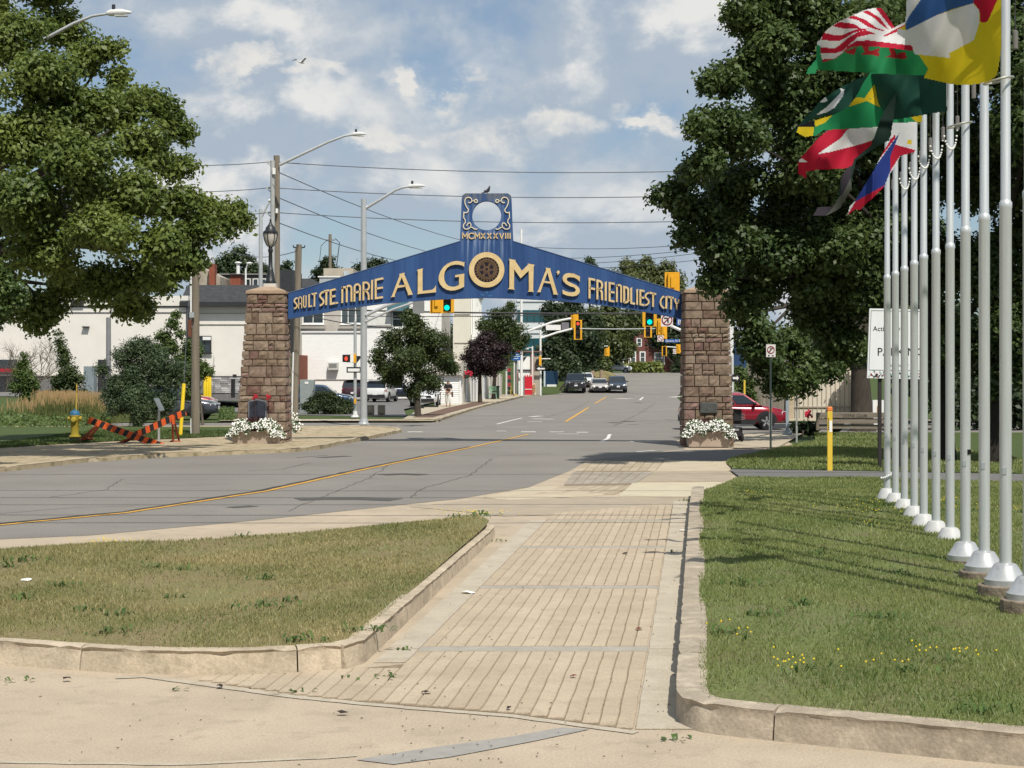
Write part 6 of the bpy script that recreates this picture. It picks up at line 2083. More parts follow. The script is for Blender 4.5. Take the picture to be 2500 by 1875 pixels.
# ---- rooftops behind it
d = 150
rb = thing('brick_building', 'old red brick building with tall end walls and a chimney behind the cream roof', 'building', (*at(490, 900, d)[:2], 1.0))
MB().bx(*wbox(462, 482, d, 1, zat(641, d), .6)).build('end_wall', M_redb, rb)
x0, x1 = (481 - CX) * d / FPX, (535 - CX) * d / FPX
MB().add([(x0, d + .5, 1), (x1, d + .5, 1), (x1, d + .5, zat(675, d)), (x0, d + .5, zat(648, d)), (x0, d + 6, 1), (x1, d + 6, 1), (x1, d + 6, zat(675, d)), (x0, d + 6, zat(648, d))],
         [(0, 1, 2, 3), (1, 5, 6, 2), (5, 4, 7, 6), (4, 0, 3, 7), (3, 2, 6, 7)]).build('wall', mat('tan_render', (0.36, 0.32, 0.26), 0.9, 0.2, 1.5), rb)
c = MB().bx(*wbox(510, 524, d - .3, 1, zat(645, d), 1.2)).build('chimney', M_redb, rb)
MB().lathe([(0.24, zat(645, d)), (0.26, zat(640, d)), (0.14, zat(632, d)), (0.0, zat(629, d))], (at(517, 0, d).x, d + .3, 0), 10).build('chimney_pot', mat('galvanised', (0.45, 0.46, 0.46), 0.4, 0.15, metal=0.6), c)
fb = thing('flat_roofed_building', 'dark flat-roofed building with upper windows behind the left pillar', 'building', (*at(600, 900, d + 8)[:2], 1.0))
MB().bx(*wbox(533, 660, d + 8, 1, zat(671, d + 8), 12)).build('wall', mat('slate_wall', (0.085, 0.083, 0.08), 0.9, 0.2, 1.0), fb)
MB().bx(*wbox(530, 664, d + 7.8, zat(671, d + 8), zat(668, d + 8), 12.4)).build('parapet', mat('parapet_grey', (0.22, 0.21, 0.2), 0.9, 0.1), fb)
for px in (598, 617, 636):
    win(fb, px, px + 14, 680, 698, d + 7.99, fr=.08)
ch = MB().bx(*wbox(562, 587, d + 4, 3, zat(672, d + 4), 2)).build('chimney', M_redb, fb)
MB().bx(*wbox(560, 589, d + 3.8, zat(672, d + 4), zat(669, d + 4), 2.4)).build('chimney_cap', M_dtrim, ch)
MB().tube([(at(577, 0, d + 4).x, d + 5, zat(669, d + 4)), (at(577, 0, d + 4).x, d + 5, zat(640, d + 4))], .17, 10).build('flue', M_frame, ch)
MB().lathe([(.34, zat(641, d + 4)), (.34, zat(639, d + 4)), (.1, zat(637, d + 4))], (at(577, 0, d + 4).x, d + 5, 0), 10).build('flue_cap', M_frame, ch)

# ---- grey stucco upper storey with its roof plant, behind the white brick wall
d = 149
gb = thing('grey_stucco_building', 'grey stucco building with framed upper windows seen under the sign', 'building', (*at(800, 950, d)[:2], 0))
MB().bx(*wbox(712, 893, d, 0, zat(705, d), 14)).build('wall', M_grey_w, gb)
win(gb, 738, 791, 742, 791, d, 1, fr=.11)
win(gb, 832, 886, 742, 791, d, 2, fr=.11, m=M_win2)
MB().bx(*wbox(735, 795, d - .22, zat(799, d), zat(796, d), .07)).build('ledge', mat('ledge_grey', (0.30, 0.28, 0.25), 0.9, 0.1), gb)
MB().bx(*wbox(826, 890, d - .22, zat(799, d), zat(796, d), .07)).build('ledge', MATS['ledge_grey'], gb)
MB().bx(*wbox(712, 895, d - .1, zat(707, d), zat(703, d), 14.3)).build('parapet', MATS['parapet_grey'], gb)
MB().bx(*wbox(681, 716, d - 2, 4, zat(662, d), 6)).build('stair_tower', mat('blackish_clad', (0.03, 0.032, 0.036), 0.6, 0.2), gb)
tb = thing('tan_penthouse', 'tan concrete penthouse block on the roof behind the sign', 'building', (*at(830, 700, d + 12)[:2], 7.9))
MB().bx(*wbox(790, 862, d + 12, 7.8, zat(655, d + 12), 6)).build('wall', mat('tan_block', (0.42, 0.37, 0.29), 0.9, 0.1, 1.0), tb)
MB().bx(*wbox(839, 853, d + 11.9, 7.8, zat(662, d + 12), .2)).build('door', mat('pale_blue_door', (0.42, 0.47, 0.5), 0.6), tb)
ac = thing('roof_air_unit', 'pale metal air-handling unit on the roof edge behind the sign', 'air unit', (*at(800, 690, d + 5)[:2], 7.6))
MB().bx(*wbox(780, 826, d + 5, 7.5, zat(677, d + 5), 2)).build('casing', mat('unit_metal', (0.42, 0.45, 0.46), 0.5, 0.15, metal=.3), ac)
MB().bx(*wbox(776, 830, d + 4.9, zat(677, d + 5), zat(674, d + 5), 2.2)).build('lid', M_frame, ac)
rf2 = thing('dark_gable_roof', 'low dark gabled roof behind the grey stucco building', 'building', (*at(760, 690, d + 16)[:2], 6))
x0, x1 = (716 - CX) * .0413, (800 - CX) * .0413
MB().add([(x0, d + 16, 6), (x1, d + 16, 6), (x1, d + 16, zat(700, 165)), (x0, d + 16, zat(700, 165)), (x0, d + 19, zat(676, 165)), (x1 - 2, d + 19, zat(676, 165)), (x0, d + 24, 6), (x1, d + 24, 6)],
         [(0, 1, 2, 3), (3, 2, 5, 4), (1, 7, 5, 2), (7, 6, 4, 5), (6, 0, 3, 4)]).build('roof', M_shing, rf2)

# ---- white painted brick building
d = 140
wb = thing('white_brick_building', 'white painted brick building with a wall air conditioner behind the parked cars', 'building', (*at(900, 973, d)[:2], 0))
MB().bx(*wbox(737, 894, d, 0, zat(812, d), 8)).build('wall', M_white_b, wb)
MB().bx(*wbox(894, 1078, d - .3, 0, zat(735, d), 20)).build('wall', M_white_b, wb)
MB().bx(*wbox(716, 729, d - 6, 0, zat(868, d), 6)).build('brick_annex', M_redb, wb)
MB().bx(*wbox(735, 895, d - .12, zat(812, d), zat(809, d), 8.2)).build('coping', M_white_s, wb)
MB().bx(*wbox(898, 954, d - .42, zat(795, d), zat(764, d), .1)).build('blank_signboard', mat('signboard_white', (0.66, 0.66, 0.62), 0.8, 0.1, 2.0), wb)
MB().bx(*wbox(894, 960, d - .4, zat(798, d), zat(796, d), .08)).build('ledge', MATS['ledge_grey'], wb)
a = MB().bx(*wbox(801, 825, d - .55, zat(903, d), zat(885, d), .6)).build('air_conditioner', mat('ac_beige', (0.5, 0.49, 0.45), 0.6, 0.1), wb)
MB().bx(*wbox(803, 822, d - .56, zat(898, d), zat(888, d), .008)).build('grille', mat('ac_grille', (0.2, 0.2, 0.19), 0.7, 0.1), a)
MB().bx(*wbox(770, 845, d - .06, zat(928, d), zat(926, d), .05)).build('trim_line', MATS['ledge_grey'], wb)
w_ = win(wb, 957, 985, 758, 800, d - .3, 0, m=M_win2, hm=1)
aw = MB()
x0, x1 = (948 - CX) * d / FPX, (1000 - CX) * d / FPX
aw.add([(x0, d - .32, zat(738, d)), (x1, d - .32, zat(738, d)), (x1, d - 1.1, zat(763, d)), (x0, d - 1.1, zat(763, d)), (x0, d - .32, zat(763, d)), (x1, d - .32, zat(763, d))], [(3, 2, 1, 0), (0, 4, 3), (1, 2, 5), (3, 4, 5, 2)])
aw.build('awning', mat('teal_awning', (0.03, 0.10, 0.13), 0.7, 0.15), wb)

# ---- ornate white building along the left side of the far street
d = 126
ob = thing('ornate_white_building', 'tall white old building with a row of arched side windows along the street', 'building', (-4, d, 0))
xa, xb = (1106 - CX) * d / FPX, (1149 - CX) * d / FPX
MB().bx(xa, xb, d, d + 36, 0, 9.4).build('wall', mat('ivory_wall', (0.66, 0.62, 0.52), 0.85, 0.06, 1.0), ob)
MB().bx(xa - .3, xb + .35, d - .35, d + 36.3, 9.4, 9.9).build('cornice', M_white_s, ob)
for k in range(9):
    y = d + 1.5 + k * 3.7
    for z0, z1 in ((2.2, 3.9), (5.2, 8.1)):
        fr_ = MB().bx(xb, xb + .1, y, y + 1.6, z0, z1).build('window', M_white_s, ob)
        MB().bx(xb + .1, xb + .12, y + .25, y + 1.35, z0 + .15, z1 - .2).build('pane', M_win, fr_)
    MB().bx(xb, xb + .22, y + 2.3, y + 2.75, 0, 9.4).build('pilaster', M_white_s, ob)
MB().bx(xb, xb + .3, d + .02, d + 36, 4.2, 4.5).build('string_course', M_white_s, ob)
for k in range(3):
    MB().bx(xa + .1, xb - .05, d - .05, d - .0, 2.3 + k * 2.2, 2.36 + k * 2.2).build('panel_joint', MATS['soft_line'], ob)
# white clapboard shed with a shingle roof
d = 112
sh = thing('clapboard_shed', 'small white clapboard shed with grey shingle roof beside the walker', 'shed', (*at(1095, 985, d)[:2], 0))
x0, x1 = (1062 - CX) * d / FPX, (1122 - CX) * d / FPX
MB().bx(x0 + .03, x1 - .03, d + .05, d + 4, 0, zat(914, d)).build('wall', M_white_s, sh)
nb = 14
for k in range(nb):
    za = 0.05 + (zat(914, d) - .1) * k / nb
    hh = (zat(914, d) - .1) / nb
    MB().add([(x0, d - .005, za), (x1, d - .005, za), (x1, d + .03, za + hh - .004), (x0, d + .03, za + hh - .004), (x0, d + .05, za), (x1, d + .05, za), (x1, d + .05, za + hh - .004), (x0, d + .05, za + hh - .004)],
             [(0, 1, 2, 3), (0, 4, 5, 1), (3, 2, 6, 7), (1, 5, 6, 2), (0, 3, 7, 4)]).build('clapboard', M_white_s, sh)
MB().bx(x1 - .02, x1 + .1, d - .04, d + .08, 0, zat(905, d)).build('corner_board', M_frame, sh)
zt = zat(914, d)
r = MB().add([(x0 - .2, d - .3, zt - .05), (x1 + .25, d - .3, zt - .05), (x1 + .25, d + 2, zt + .8), (x0 - .2, d + 2, zt + .8), (x0 - .2, d + 4.2, zt - .05), (x1 + .25, d + 4.2, zt - .05)],
             [(0, 1, 2, 3), (3, 2, 5, 4), (1, 5, 2), (0, 3, 4), (0, 4, 5, 1)]).build('roof', mat('grey_shingle', (0.25, 0.225, 0.19), 0.9, 0.25, 4.0, 0.5, 20.0), sh)
# tall board fence running back along the street
fe = thing('board_fence', 'tall white and grey board fence along the far sidewalk', 'fence', (-3.2, 118, 0.1))
for k in range(34):
    t = k / 33
    x, y = -3.55 + t * 2.6, 116 + t * 34
    hgt = 1.95 + 0.12 * math.sin(k * 2.1)
    MB().obx((x, y, .1 + hgt / 2), (0.035, .44, 0), (.025, -.002, 0), (0, 0, hgt / 2)).build('board', random.choice((M_white_s, M_white_s, mat('weathered_board', (0.36, 0.35, 0.33), 0.9, 0.2), mat('cream_board', (0.55, 0.5, 0.4), 0.9, 0.15))), fe)
MB().bar((-3.6, 116, .6), (-1.0, 150, .6), .05, .1).build('rail', MATS['weathered_board'], fe)
MB().bar((-3.6, 116, 1.6), (-1.0, 150, 1.6), .05, .1).build('rail', MATS['weathered_board'], fe)
hb = thing('hanging_basket', 'hanging basket of bright red flowers at the fence end', 'basket', (*at(1140, 912, 117)[:2], 2.2))
bq = MB()
for k in range(50):
    p = at(1139, 912, 117) + Vector((random.gauss(0, .2), random.gauss(0, .12), random.gauss(0, .12)))
    bq.ball(p, random.uniform(.05, .09), 5, 4)
bq.build('blooms', mat('geranium_red', (0.5, 0.03, 0.06), 0.7, 0.25), hb)['kind'] = 'stuff'
p = at(1139, 912, 117)
MB().lathe([(.05, p.z - .35), (.2, p.z - .28), (.24, p.z - .1)], (p.x, p.y, 0), 10).build('bowl', mat('basket_green', (0.03, 0.06, 0.03), 0.8), hb)
MB().tube([(p.x - .55, p.y, .1), (p.x - .55, p.y, p.z + .5), (p.x - .3, p.y, p.z + .6), (p.x, p.y, p.z + .45), (p.x, p.y, p.z)], .03, 6).build('hook_post', M_dtrim, hb)

# ---- glass and white office block
d = 236
ofb = thing('office_block', 'office block with white bands and teal glass rows in the distance', 'building', (*at(1310, 905, d)[:2], 2))
x0, x1 = (1262 - CX) * d / FPX, (1345 - CX) * d / FPX
MB().bx(x0, x1, d, d + 14, 1, zat(690, d)).build('core', mat('office_white', (0.60, 0.63, 0.64), 0.7, 0.05), ofb)
for py0, py1, w in ((757, 786, 1), (826, 868, 1)):
    gl = MB().bx(x0 + .05, x1 + .08, d - .08, d + 14.05, zat(py1, d), zat(py0, d)).build('window_band', mat('teal_glass', (0.012, 0.075, 0.09), 0.12, 0.2, 0.6, spec=.8), ofb)
    for k in range(5):
        xx = x0 + (x1 - x0) * (k + .5) / 5
        MB().bx(xx - .04, xx + .04, d - .12, d - .08, zat(py1, d), zat(py0, d)).build('mullion', M_dtrim, gl)
for py in (735, 800, 812):
    MB().bx(x0 - .02, x1 + .1, d - .14, d - .0, zat(py + 2, d), zat(py, d)).build('band_joint', mat('band_grey', (0.42, 0.46, 0.48), 0.7), ofb)
# ---- small shop at the far corner
d = 160
sp_ = thing('corner_shop', 'small white corner shop with black and white gable stripes', 'shop', (*at(1290, 964, d)[:2], 0))
MB().bx(*wbox(1266, 1296, d, 0, zat(872, d), 8)).build('wall', M_white_s, sp_)
MB().bx(*wbox(1296, 1304, d - .2, 0, zat(858, d), 8)).build('brick_pier', mat('pale_red_brick', (0.33, 0.21, 0.16), 0.9, 0.2, 3.0), sp_)
MB().bx(*wbox(1304, 1322, d, 0, zat(868, d), 8)).build('side_wall', mat('shop_tan', (0.38, 0.34, 0.28), 0.9, 0.1), sp_)
for k in range(2):
    q = [at(1277, 862 + k * 11, d), at(1287, 858 + k * 11, d), at(1278, 872 + k * 11, d)]
    MB().vprism([(p.x, p.z) for p in q], d - .04, d + .02).build('gable_stripe', M_dtrim, sp_)
MB().bx(*wbox(1264, 1298, d - .15, zat(905, d), zat(902, d), .12)).build('ledge', M_dtrim, sp_)
MB().bx(*wbox(1262, 1324, d - .3, zat(860, d), zat(857, d), 8.5)).build('roof_edge', mat('brown_trim', (0.2, 0.12, 0.1), 0.8), sp_)
MB().bx(*wbox(1290, 1296, d - .08, 0.1, zat(925, d), .06)).build('door', mat('maroon_door', (0.2, 0.03, 0.04), 0.6), sp_)
vm = thing('vending_machine', 'tall bright red vending cabinet at the far corner', 'cabinet', (*at(1290, 960, 156)[:2], 0.05))
MB().bx(*wbox(1281, 1300, 156, 0.1, zat(915, 156), .8)).build('cabinet', mat('cabinet_red', (0.5, 0.02, 0.035), 0.4, 0.1), vm, bevel=.02)
MB().bx(*wbox(1281.5, 1299.5, 155.97, zat(951, 156), zat(949.5, 156), .02)).build('trim', M_frame, vm)
for k in range(3):
    MB().bx(*wbox(1283 + k * 6, 1286 + k * 6, 155.97, zat(919, 156), zat(915, 156), .02)).build('label_patch', M_frame, vm)
ye = thing('yellow_box', 'low yellow box beside the white pole at the far corner', 'box', (*at(1256, 962, 152)[:2], 0.1))
MB().bx(*wbox(1252, 1262, 152, 0.1, zat(950, 152), .5)).build('body', mat('dull_yellow', (0.52, 0.36, 0.07), 0.7, 0.1), ye)
MB().tube([at(1247, 962, 152), at(1247, 943, 152), at(1251, 942, 152)], .05, 6).build('handle', MATS['dull_yellow'], ye)
lat = thing('lattice_planter', 'orange lattice planter at the foot of the far signal pole', 'planter', (*at(1304, 962, 156)[:2], 0.1))
MB().bx(*wbox(1300, 1308, 156.2, 0.1, zat(936, 156), .3)).build('box', M_white_s, lat)
lb = MB()
for k in range(4):
    a, b = at(1300, 960 - k * 6, 156.1), at(1308, 954 - k * 6, 156.1)
    lb.bar(a, b, .05, .06)
    a, b = at(1308, 960 - k * 6, 156.05), at(1300, 954 - k * 6, 156.05)
    lb.bar(a, b, .05, .06)
lb.build('lattice', mat('lattice_orange', (0.5, 0.27, 0.08), 0.7), lat)['kind'] = 'stuff'
bsn = thing('blue_shop_sign', 'blue hanging shop sign with white words and a red roundel', 'sign', (*at(1259, 962, 148)[:2], 0.1))
MB().bx(*wbox(1248, 1271, 148, zat(880, 148), zat(851, 148), .15)).build('board', mat('sign_royal', (0.02, 0.10, 0.36), 0.5, 0.1), bsn)
MB().tube([at(1260, 962, 148.3), at(1260, 880, 148.3)], .12, 8).build('post', mat('post_grey', (0.17, 0.18, 0.17), 0.6, 0.15), bsn)
rd = at(1265, 857, 147.97)
MB().lathe([(.0, 147.93), (.17, 147.94), (.17, 147.99)], (rd.x, 0, rd.z), 12, 'y').build('roundel', mat('roundel_red', (0.55, 0.04, 0.05), 0.5), bsn)
for py, a, b in ((856, 1250, 1258), (866, 1256, 1269), (870, 1254, 1269), (875, 1254, 1266)):
    MB().bx(*wbox(a, b, 147.97, zat(py + 1.2, 148), zat(py - .8, 148), .02)).build('word', mat('word_pale', (0.45, 0.6, 0.75), 0.5), bsn)
ban = thing('striped_banner', 'narrow red and dark striped banner on a post by the far corner', 'banner', (*at(1243, 962, 146)[:2], 0.1))
for k in range(6):
    MB().bx(*wbox(1239, 1247, 146, zat(907 + k * 9, 146), zat(899 + k * 9, 146), .06)).build('stripe', (mat('banner_red', (0.28, 0.03, 0.04), 0.7), M_dtrim)[k % 2], ban)
MB().bx(*wbox(1234.5, 1238.5, 145.9, 0.1, zat(893, 146), .15)).build('post', mat('post_pale', (0.5, 0.49, 0.48), 0.7), ban)
ban2 = thing('red_pennant', 'plain red upright pennant beside the white lamp pole', 'banner', (*at(1260, 962, 150)[:2], 0.1))
MB().bx(*wbox(1257, 1264, 150, zat(932, 150), zat(903, 150), .05)).build('cloth', MATS['cabinet_red'], ban2)
MB().tube([at(1255.5, 962, 150), at(1255.5, 885, 150)], .06, 6).build('post', M_frame, ban2)
nvy = thing('navy_container', 'dark navy storage container under the trees at the far corner', 'container', (*at(1347, 948, 178)[:2], 0.3))
MB().bx(*wbox(1331, 1362, 178, 0.9, zat(906, 178), 5)).build('body', mat('navy_paint', (0.012, 0.04, 0.085), 0.5, 0.15), nvy)
MB().bx(*wbox(1335, 1359, 177.9, 0.2, 0.9, 5)).build('base', M_frame, nvy)
MB().bx(*wbox(1327.5, 1331.5, 177.8, 0.2, zat(906, 178), .3)).build('corner_post', mat('pale_post', (0.5, 0.58, 0.62), 0.6), nvy)

# ---- brick house at the top of the street
d = 238
bh = thing('brick_house', 'dark red brick house with white windows at the end of the street', 'house', (*at(1590, 897, d)[:2], 2.6))
MB().bx(*wbox(1530, 1648, d, 2.2, zat(846, d), 10)).build('wall', M_brownb, bh)
x0, x1, x2, x3 = [(p - CX) * d / FPX for p in (1543, 1574, 1601, 1556)]
MB().vprism([(x0, zat(846, d)), (x2 - .6, zat(846, d)), (x2 - 1.0, zat(808, d)), (x1, zat(797, d)), (x0 + .6, zat(815, d))], d + .3, d + 9).build('gable_wall', M_brownb, bh)
rr = MB()
rr.add([((1526 - CX) * d / FPX, d - .5, zat(847, d)), (x0 + .5, d - .5, zat(847, d)), (x0 + .5, d + 4, zat(832, d)), ((1526 - CX) * d / FPX, d + 4, zat(832, d))], [(0, 1, 2, 3)])
rr.add([(x2 - .9, d - .5, zat(847, d)), ((1652 - CX) * d / FPX, d - .5, zat(847, d)), ((1652 - CX) * d / FPX, d + 5, zat(800, d)), (x2 - .9, d + 5, zat(800, d))], [(0, 1, 2, 3)])
rr.build('roof', M_shing, bh)
MB().vprism([(x0 - .5, zat(818, d)), (x1, zat(793, d)), (x2 - .3, zat(808, d)), (x2 - .3, zat(803, d)), (x1, zat(787, d)), (x0 - .5, zat(812, d))], d - .2, d + 9.5).build('gable_roof', mat('slate_roof', (0.10, 0.10, 0.11), 0.8, 0.2), bh)
for a, b, c, e in ((1538, 1553, 858, 887), (1561.5, 1576, 858, 887), (1597, 1623, 860, 888)):
    win(bh, a, b, c, e, d, 0, fr=.16, m=M_win2, hm=1)
win(bh, 1554, 1567, 825, 847, d + .3, 0, fr=.14, hm=1)
po = MB().bx(*wbox(1520, 1536, d - 2, zat(878, d), zat(875, d), 2.2)).build('porch_roof', M_frame, bh)
for px in (1521, 1534):
    MB().bx(*wbox(px, px + 1.6, d - 1.9, 2.3, zat(878, d), .15)).build('porch_post', M_frame, bh)
t = thing('hosta_bed', 'row of pale green leafy plants below the brick house windows', 'plants', (20, 234, 2.2))
leaves('hostas', [((px - CX) * 234 / FPX, 234, ground_z(20, 234) + .55, .6) for px in range(1540, 1612, 9)], 3500, .5, leaf_mat('leaf_hosta', (0.10, 0.14, 0.03), (0.25, 0.28, 0.08), .25, .8), t, .25, 14)

# ---- right: weathered fence and cream garage behind the maple
d = 79
rfe = thing('weathered_fence', 'weathered grey vertical-board fence behind the red car', 'fence', (*at(1880, 1010, d)[:2], 0))
px = 1826
k = 0
while px < 1928:
    w_ = random.uniform(6.5, 8.5)
    MB().bx(*wbox(px, px + w_ - .5, d + random.uniform(0, .03), 0.05, zat(888 + random.uniform(-2, 2), d), .04)).build('board', mat('old_board', (0.20, 0.18, 0.15), 0.9, 0.25, 3.0, 0.4, 30.0, stretch=(6, 6, .6), rnd=.2), rfe)
    px += w_
MB().bx(*wbox(1826, 1930, d + .06, .6, .75, .06)).build('rail', MATS['old_board'], rfe)
MB().bx(*wbox(1923, 1938, d - .3, .05, zat(930, d), .3)).build('end_post', mat('light_wood', (0.42, 0.35, 0.25), 0.9, 0.2), rfe)
d = 80.5
ga = thing('cream_garage', 'cream metal-sided garage wall behind the wooden wagon', 'garage', (*at(2010, 1010, d)[:2], 0))
MB().bx(*wbox(1932, 2082, d, 0, zat(870, d), 7)).build('wall', mat('cream_metal', (0.62, 0.56, 0.46), 0.6, 0.05, 1.0), ga)
for k in range(13):
    px = 1940 + k * 11
    MB().bx(*wbox(px, px + 1.6, d - .035, 0.05, zat(872, d), .03)).build('rib', mat('cream_rib', (0.40, 0.35, 0.28), 0.6), ga)
MB().bx(*wbox(1932, 2082, d - .06, zat(995, d), zat(992, d), .05)).build('rail', MATS['cream_rib'], ga)
MB().bx(*wbox(2082, 2092, d - .1, 0, zat(868, d), 7)).build('corner', M_frame, ga)
MB().bx(*wbox(1928, 2096, d - .4, zat(868, d), zat(862, d), 7.8)).build('roof', M_shing, ga)
d = 66
wc = thing('white_cabinet', 'white cabinet with an orange panel in the shade behind the wagon', 'cabinet', (*at(2146, 1012, d)[:2], 0))
MB().bx(*wbox(2131, 2162, d, 0.1, zat(977, d), .6)).build('body', M_white_s, wc)
MB().bx(*wbox(2142, 2150, d - .03, zat(1010, d), zat(991, d), .02)).build('panel', mat('orange_panel', (0.6, 0.25, 0.03), 0.6), wc)
d = 96
bl = thing('blue_awning', 'dark blue shop awning just right of the right pillar', 'awning', (*at(1800, 990, d)[:2], 0))
MB().bx(*wbox(1775, 1822, d, zat(898, d), zat(836, d), 1.2)).build('canopy', mat('awning_navy', (0.02, 0.05, 0.12), 0.7, 0.15), bl)
MB().bx(*wbox(1812, 1816, d + .3, 0, zat(898, d), .3)).build('post', M_dtrim, bl)
MB().bx(*wbox(1776, 1780, d + .3, 0, zat(898, d), .3)).build('post', M_dtrim, bl)
# ================================================================ POLES, LAMPS, SIGNALS, WIRES
M_wood = mat('pole_wood', (0.20, 0.17, 0.13), 0.95, 0.25, 2.0, 0.7, 14.0, stretch=(5, 5, .25))
M_steel = mat('galvanised_pole', (0.55, 0.56, 0.56), 0.38, 0.08, 1.5, metal=0.5, spec=.5)
M_white_p = mat('white_pole', (0.72, 0.72, 0.70), 0.5, 0.06)
M_lamp = mat('lamp_head', (0.62, 0.62, 0.60), 0.4, 0.06)
M_cell = mat('photocell', (0.03, 0.035, 0.045), 0.5)


def lamp_arm(t, pts, r0, r1, dirx=1.0, L=0.85):
    P = [Vector(p) for p in pts]
    n = len(P)
    MB().tube(P, [r0 + (r1 - r0) * k / (n - 1) for k in range(n)], 8).build('arm', M_steel, t, smooth=60)
    e = P[-1]
    h = MB()
    h.tube([e + Vector((-.12 * dirx, 0, 0)), e + Vector((.0, 0, .01)), e + Vector((L * .5 * dirx, 0, .03)), e + Vector((L * dirx, 0, .02))], [.06, .10, .09, .03], 8)
    hd_ = h.build('lamp_head', M_lamp, t, smooth=60)
    MB().lathe([(.05, e.z + .08), (.05, e.z + .22), (.03, e.z + .24)], (e.x + .06 * dirx, e.y, 0), 8).build('photocell', M_cell, hd_)
    MB().bx(e.x + .1 * dirx if dirx > 0 else e.x - L * .8, e.x + L * .8 if dirx > 0 else e.x - .1, e.y - .08, e.y + .08, e.z - .09, e.z - .07).build('lens', mat('lamp_lens', (0.5, 0.5, 0.46), .3), hd_)


def pole(label, name, px, py_base, d, py_top, r0, r1, m, cat, zb=None, lean=0.0):
    x = (px - CX) * d / FPX
    z0 = ground_z(x, d) if zb is None else zb
    t = thing(name, label, cat, (x, d, z0))
    MB().tube([(x, d, z0 - .1), (x + lean * .5, d, (z0 + zat(py_top, d)) / 2), (x + lean, d, zat(py_top, d))], [r0, (r0 + r1) / 2, r1], 14).build('pole', m, t, smooth=60)
    return t


t = pole('steel street lamp whose arm reaches out of the left tree', 'street_lamp', -60, 0, 45, 180, .11, .08, M_steel, 'street lamp')
lamp_arm(t, [at(-60, 185, 45), at(44, 128, 45), at(110, 95, 45), at(180, 57, 45), at(225, 39, 45), at(272, 32, 45)], .065, .035, 1, .55)
t = pole('short weathered wooden pole beside the striped barricade, its top lost in the tree', 'utility_pole', 477, 1067, 58.5, 560, .165, .13, M_wood, 'utility pole', .1)
MB().tube([at(466, 645, 58.3), at(466, 762, 58.3), at(467, 800, 58.3)], .035, 6).build('conduit', M_white_p, t)
MB().bx(*wbox(462, 473, 58.1, zat(775, 58), zat(762, 58), .16)).build('junction_box', mat('box_grey', (.33, .35, .36), .6), t)
MB().bx(*wbox(459, 466, 58.0, zat(822, 58), zat(780, 58), .2)).build('rust_panel', mat('rust_panel', (.16, .06, .035), .8, .2), t)
t = pole('tall wooden utility pole with a long lamp arm behind the left pillar', 'utility_pole', 675.5, 0, 74, 380, .17, .14, M_wood, 'utility pole', .05)
lamp_arm(t, [at(683, 402, 73.8), at(740, 375, 73.8), at(800, 347, 73.8), at(840, 332, 73.8), at(866, 328, 73.8)], .075, .045, 1, .5)
MB().tube([at(665.5, 392, 73.6), at(665.5, 700, 73.6)], .10, 8).build('conduit', mat('conduit_grey', (.36, .37, .36), .7, .15), t)
MB().bx(*wbox(665, 672, 73.4, zat(429, 74), zat(414, 74), .15)).build('meter_box', M_frame, t)
MB().bx(*wbox(673, 678, 73.6, zat(522, 74), zat(511, 74), .15)).build('meter_box', M_frame, t)
for py in (395, 458, 518):
    MB().bar(at(650, py + 1, 74), at(668, py + 1, 74), .06, .08).build('bracket', MATS['conduit_grey'], t)
    MB().bar(at(652, py + 2, 74), at(666, py + 16, 74), .04, .04).build('brace', MATS['conduit_grey'], t)
t = pole('slim steel lamp post left of the lantern, arm bent towards the pole', 'street_lamp', 636.5, 0, 86, 511, .12, .10, M_steel, 'street lamp')
lamp_arm(t, [at(640, 528, 86), at(650, 507, 86), at(656, 496, 86), at(660, 490, 86)], .06, .045, 1, .25)
t = pole('tall galvanised lamp and signal post right of the left pillar', 'street_lamp', 888, 1042, 70, 486, .155, .12, M_steel, 'street lamp', .1)
lamp_arm(t, [at(893, 508, 70), at(930, 486, 70), at(965, 464, 70), at(985, 457, 70), at(1003, 455, 70)], .07, .045, 1, .6)
MB().lathe([(.27, .1), (.27, .15), (.2, .18), (.17, .35)], (*t.location[:2], 0), 12).build('base', M_steel, t)
MB().tube([at(893, 770, 69.9), at(940, 748, 69.9), at(1000, 728, 69.9), at(1110, 710, 69.9)], .07, 8).build('mast_arm', M_steel, t, smooth=60)
MB().tube([at(893, 785, 69.9), at(960, 755, 69.9), at(1020, 735, 69.9)], .05, 8).build('mast_arm', M_steel, t, smooth=60)
t = pole('leaning weathered pole with insulators between the left pillar and the sign', 'utility_pole', 719, 1030, 79, 597, .17, .14, M_wood, 'utility pole', .03, .22)
for sx in (-1, 1):
    b = at(730 + sx * 3, 605, 79)
    MB().tube([b, b + Vector((sx * .2, 0, .02)), b + Vector((sx * .22, 0, .12))], .035, 6).build('insulator', M_cell, t)
MB().tube([at(712, 1030, 78.8), at(716, 860, 78.8)], .04, 6).build('conduit', M_white_p, t)
t = pole('distant utility pole with looping cables in front of the pine', 'utility_pole', 806, 0, 170, 572, .22, .16, M_wood, 'utility pole')
MB().bar(at(795, 586, 170), at(818, 586, 170), .08, .1).build('crossarm', M_wood, t)
MB().tube([at(800, 585, 170), at(784, 600, 170), at(780, 640, 170)], .03, 5).build('loop', M_wire, t)
MB().tube([at(818, 582, 170), at(829, 592, 170), at(822, 650, 170), at(818, 690, 170)], .045, 5).build('loop', M_wire, t)
t = pole('thin dark pole beside the leaning utility pole', 'utility_pole', 722, 0, 120, 607, .07, .06, M_wood, 'utility pole')
t = pole('small white lamp post behind the pillar cap', 'street_lamp', 600, 0, 130, 655, .09, .07, M_white_p, 'street lamp')
lamp_arm(t, [at(600, 660, 130), at(603, 648, 130), at(606, 643, 130)], .06, .05, 1, .35)
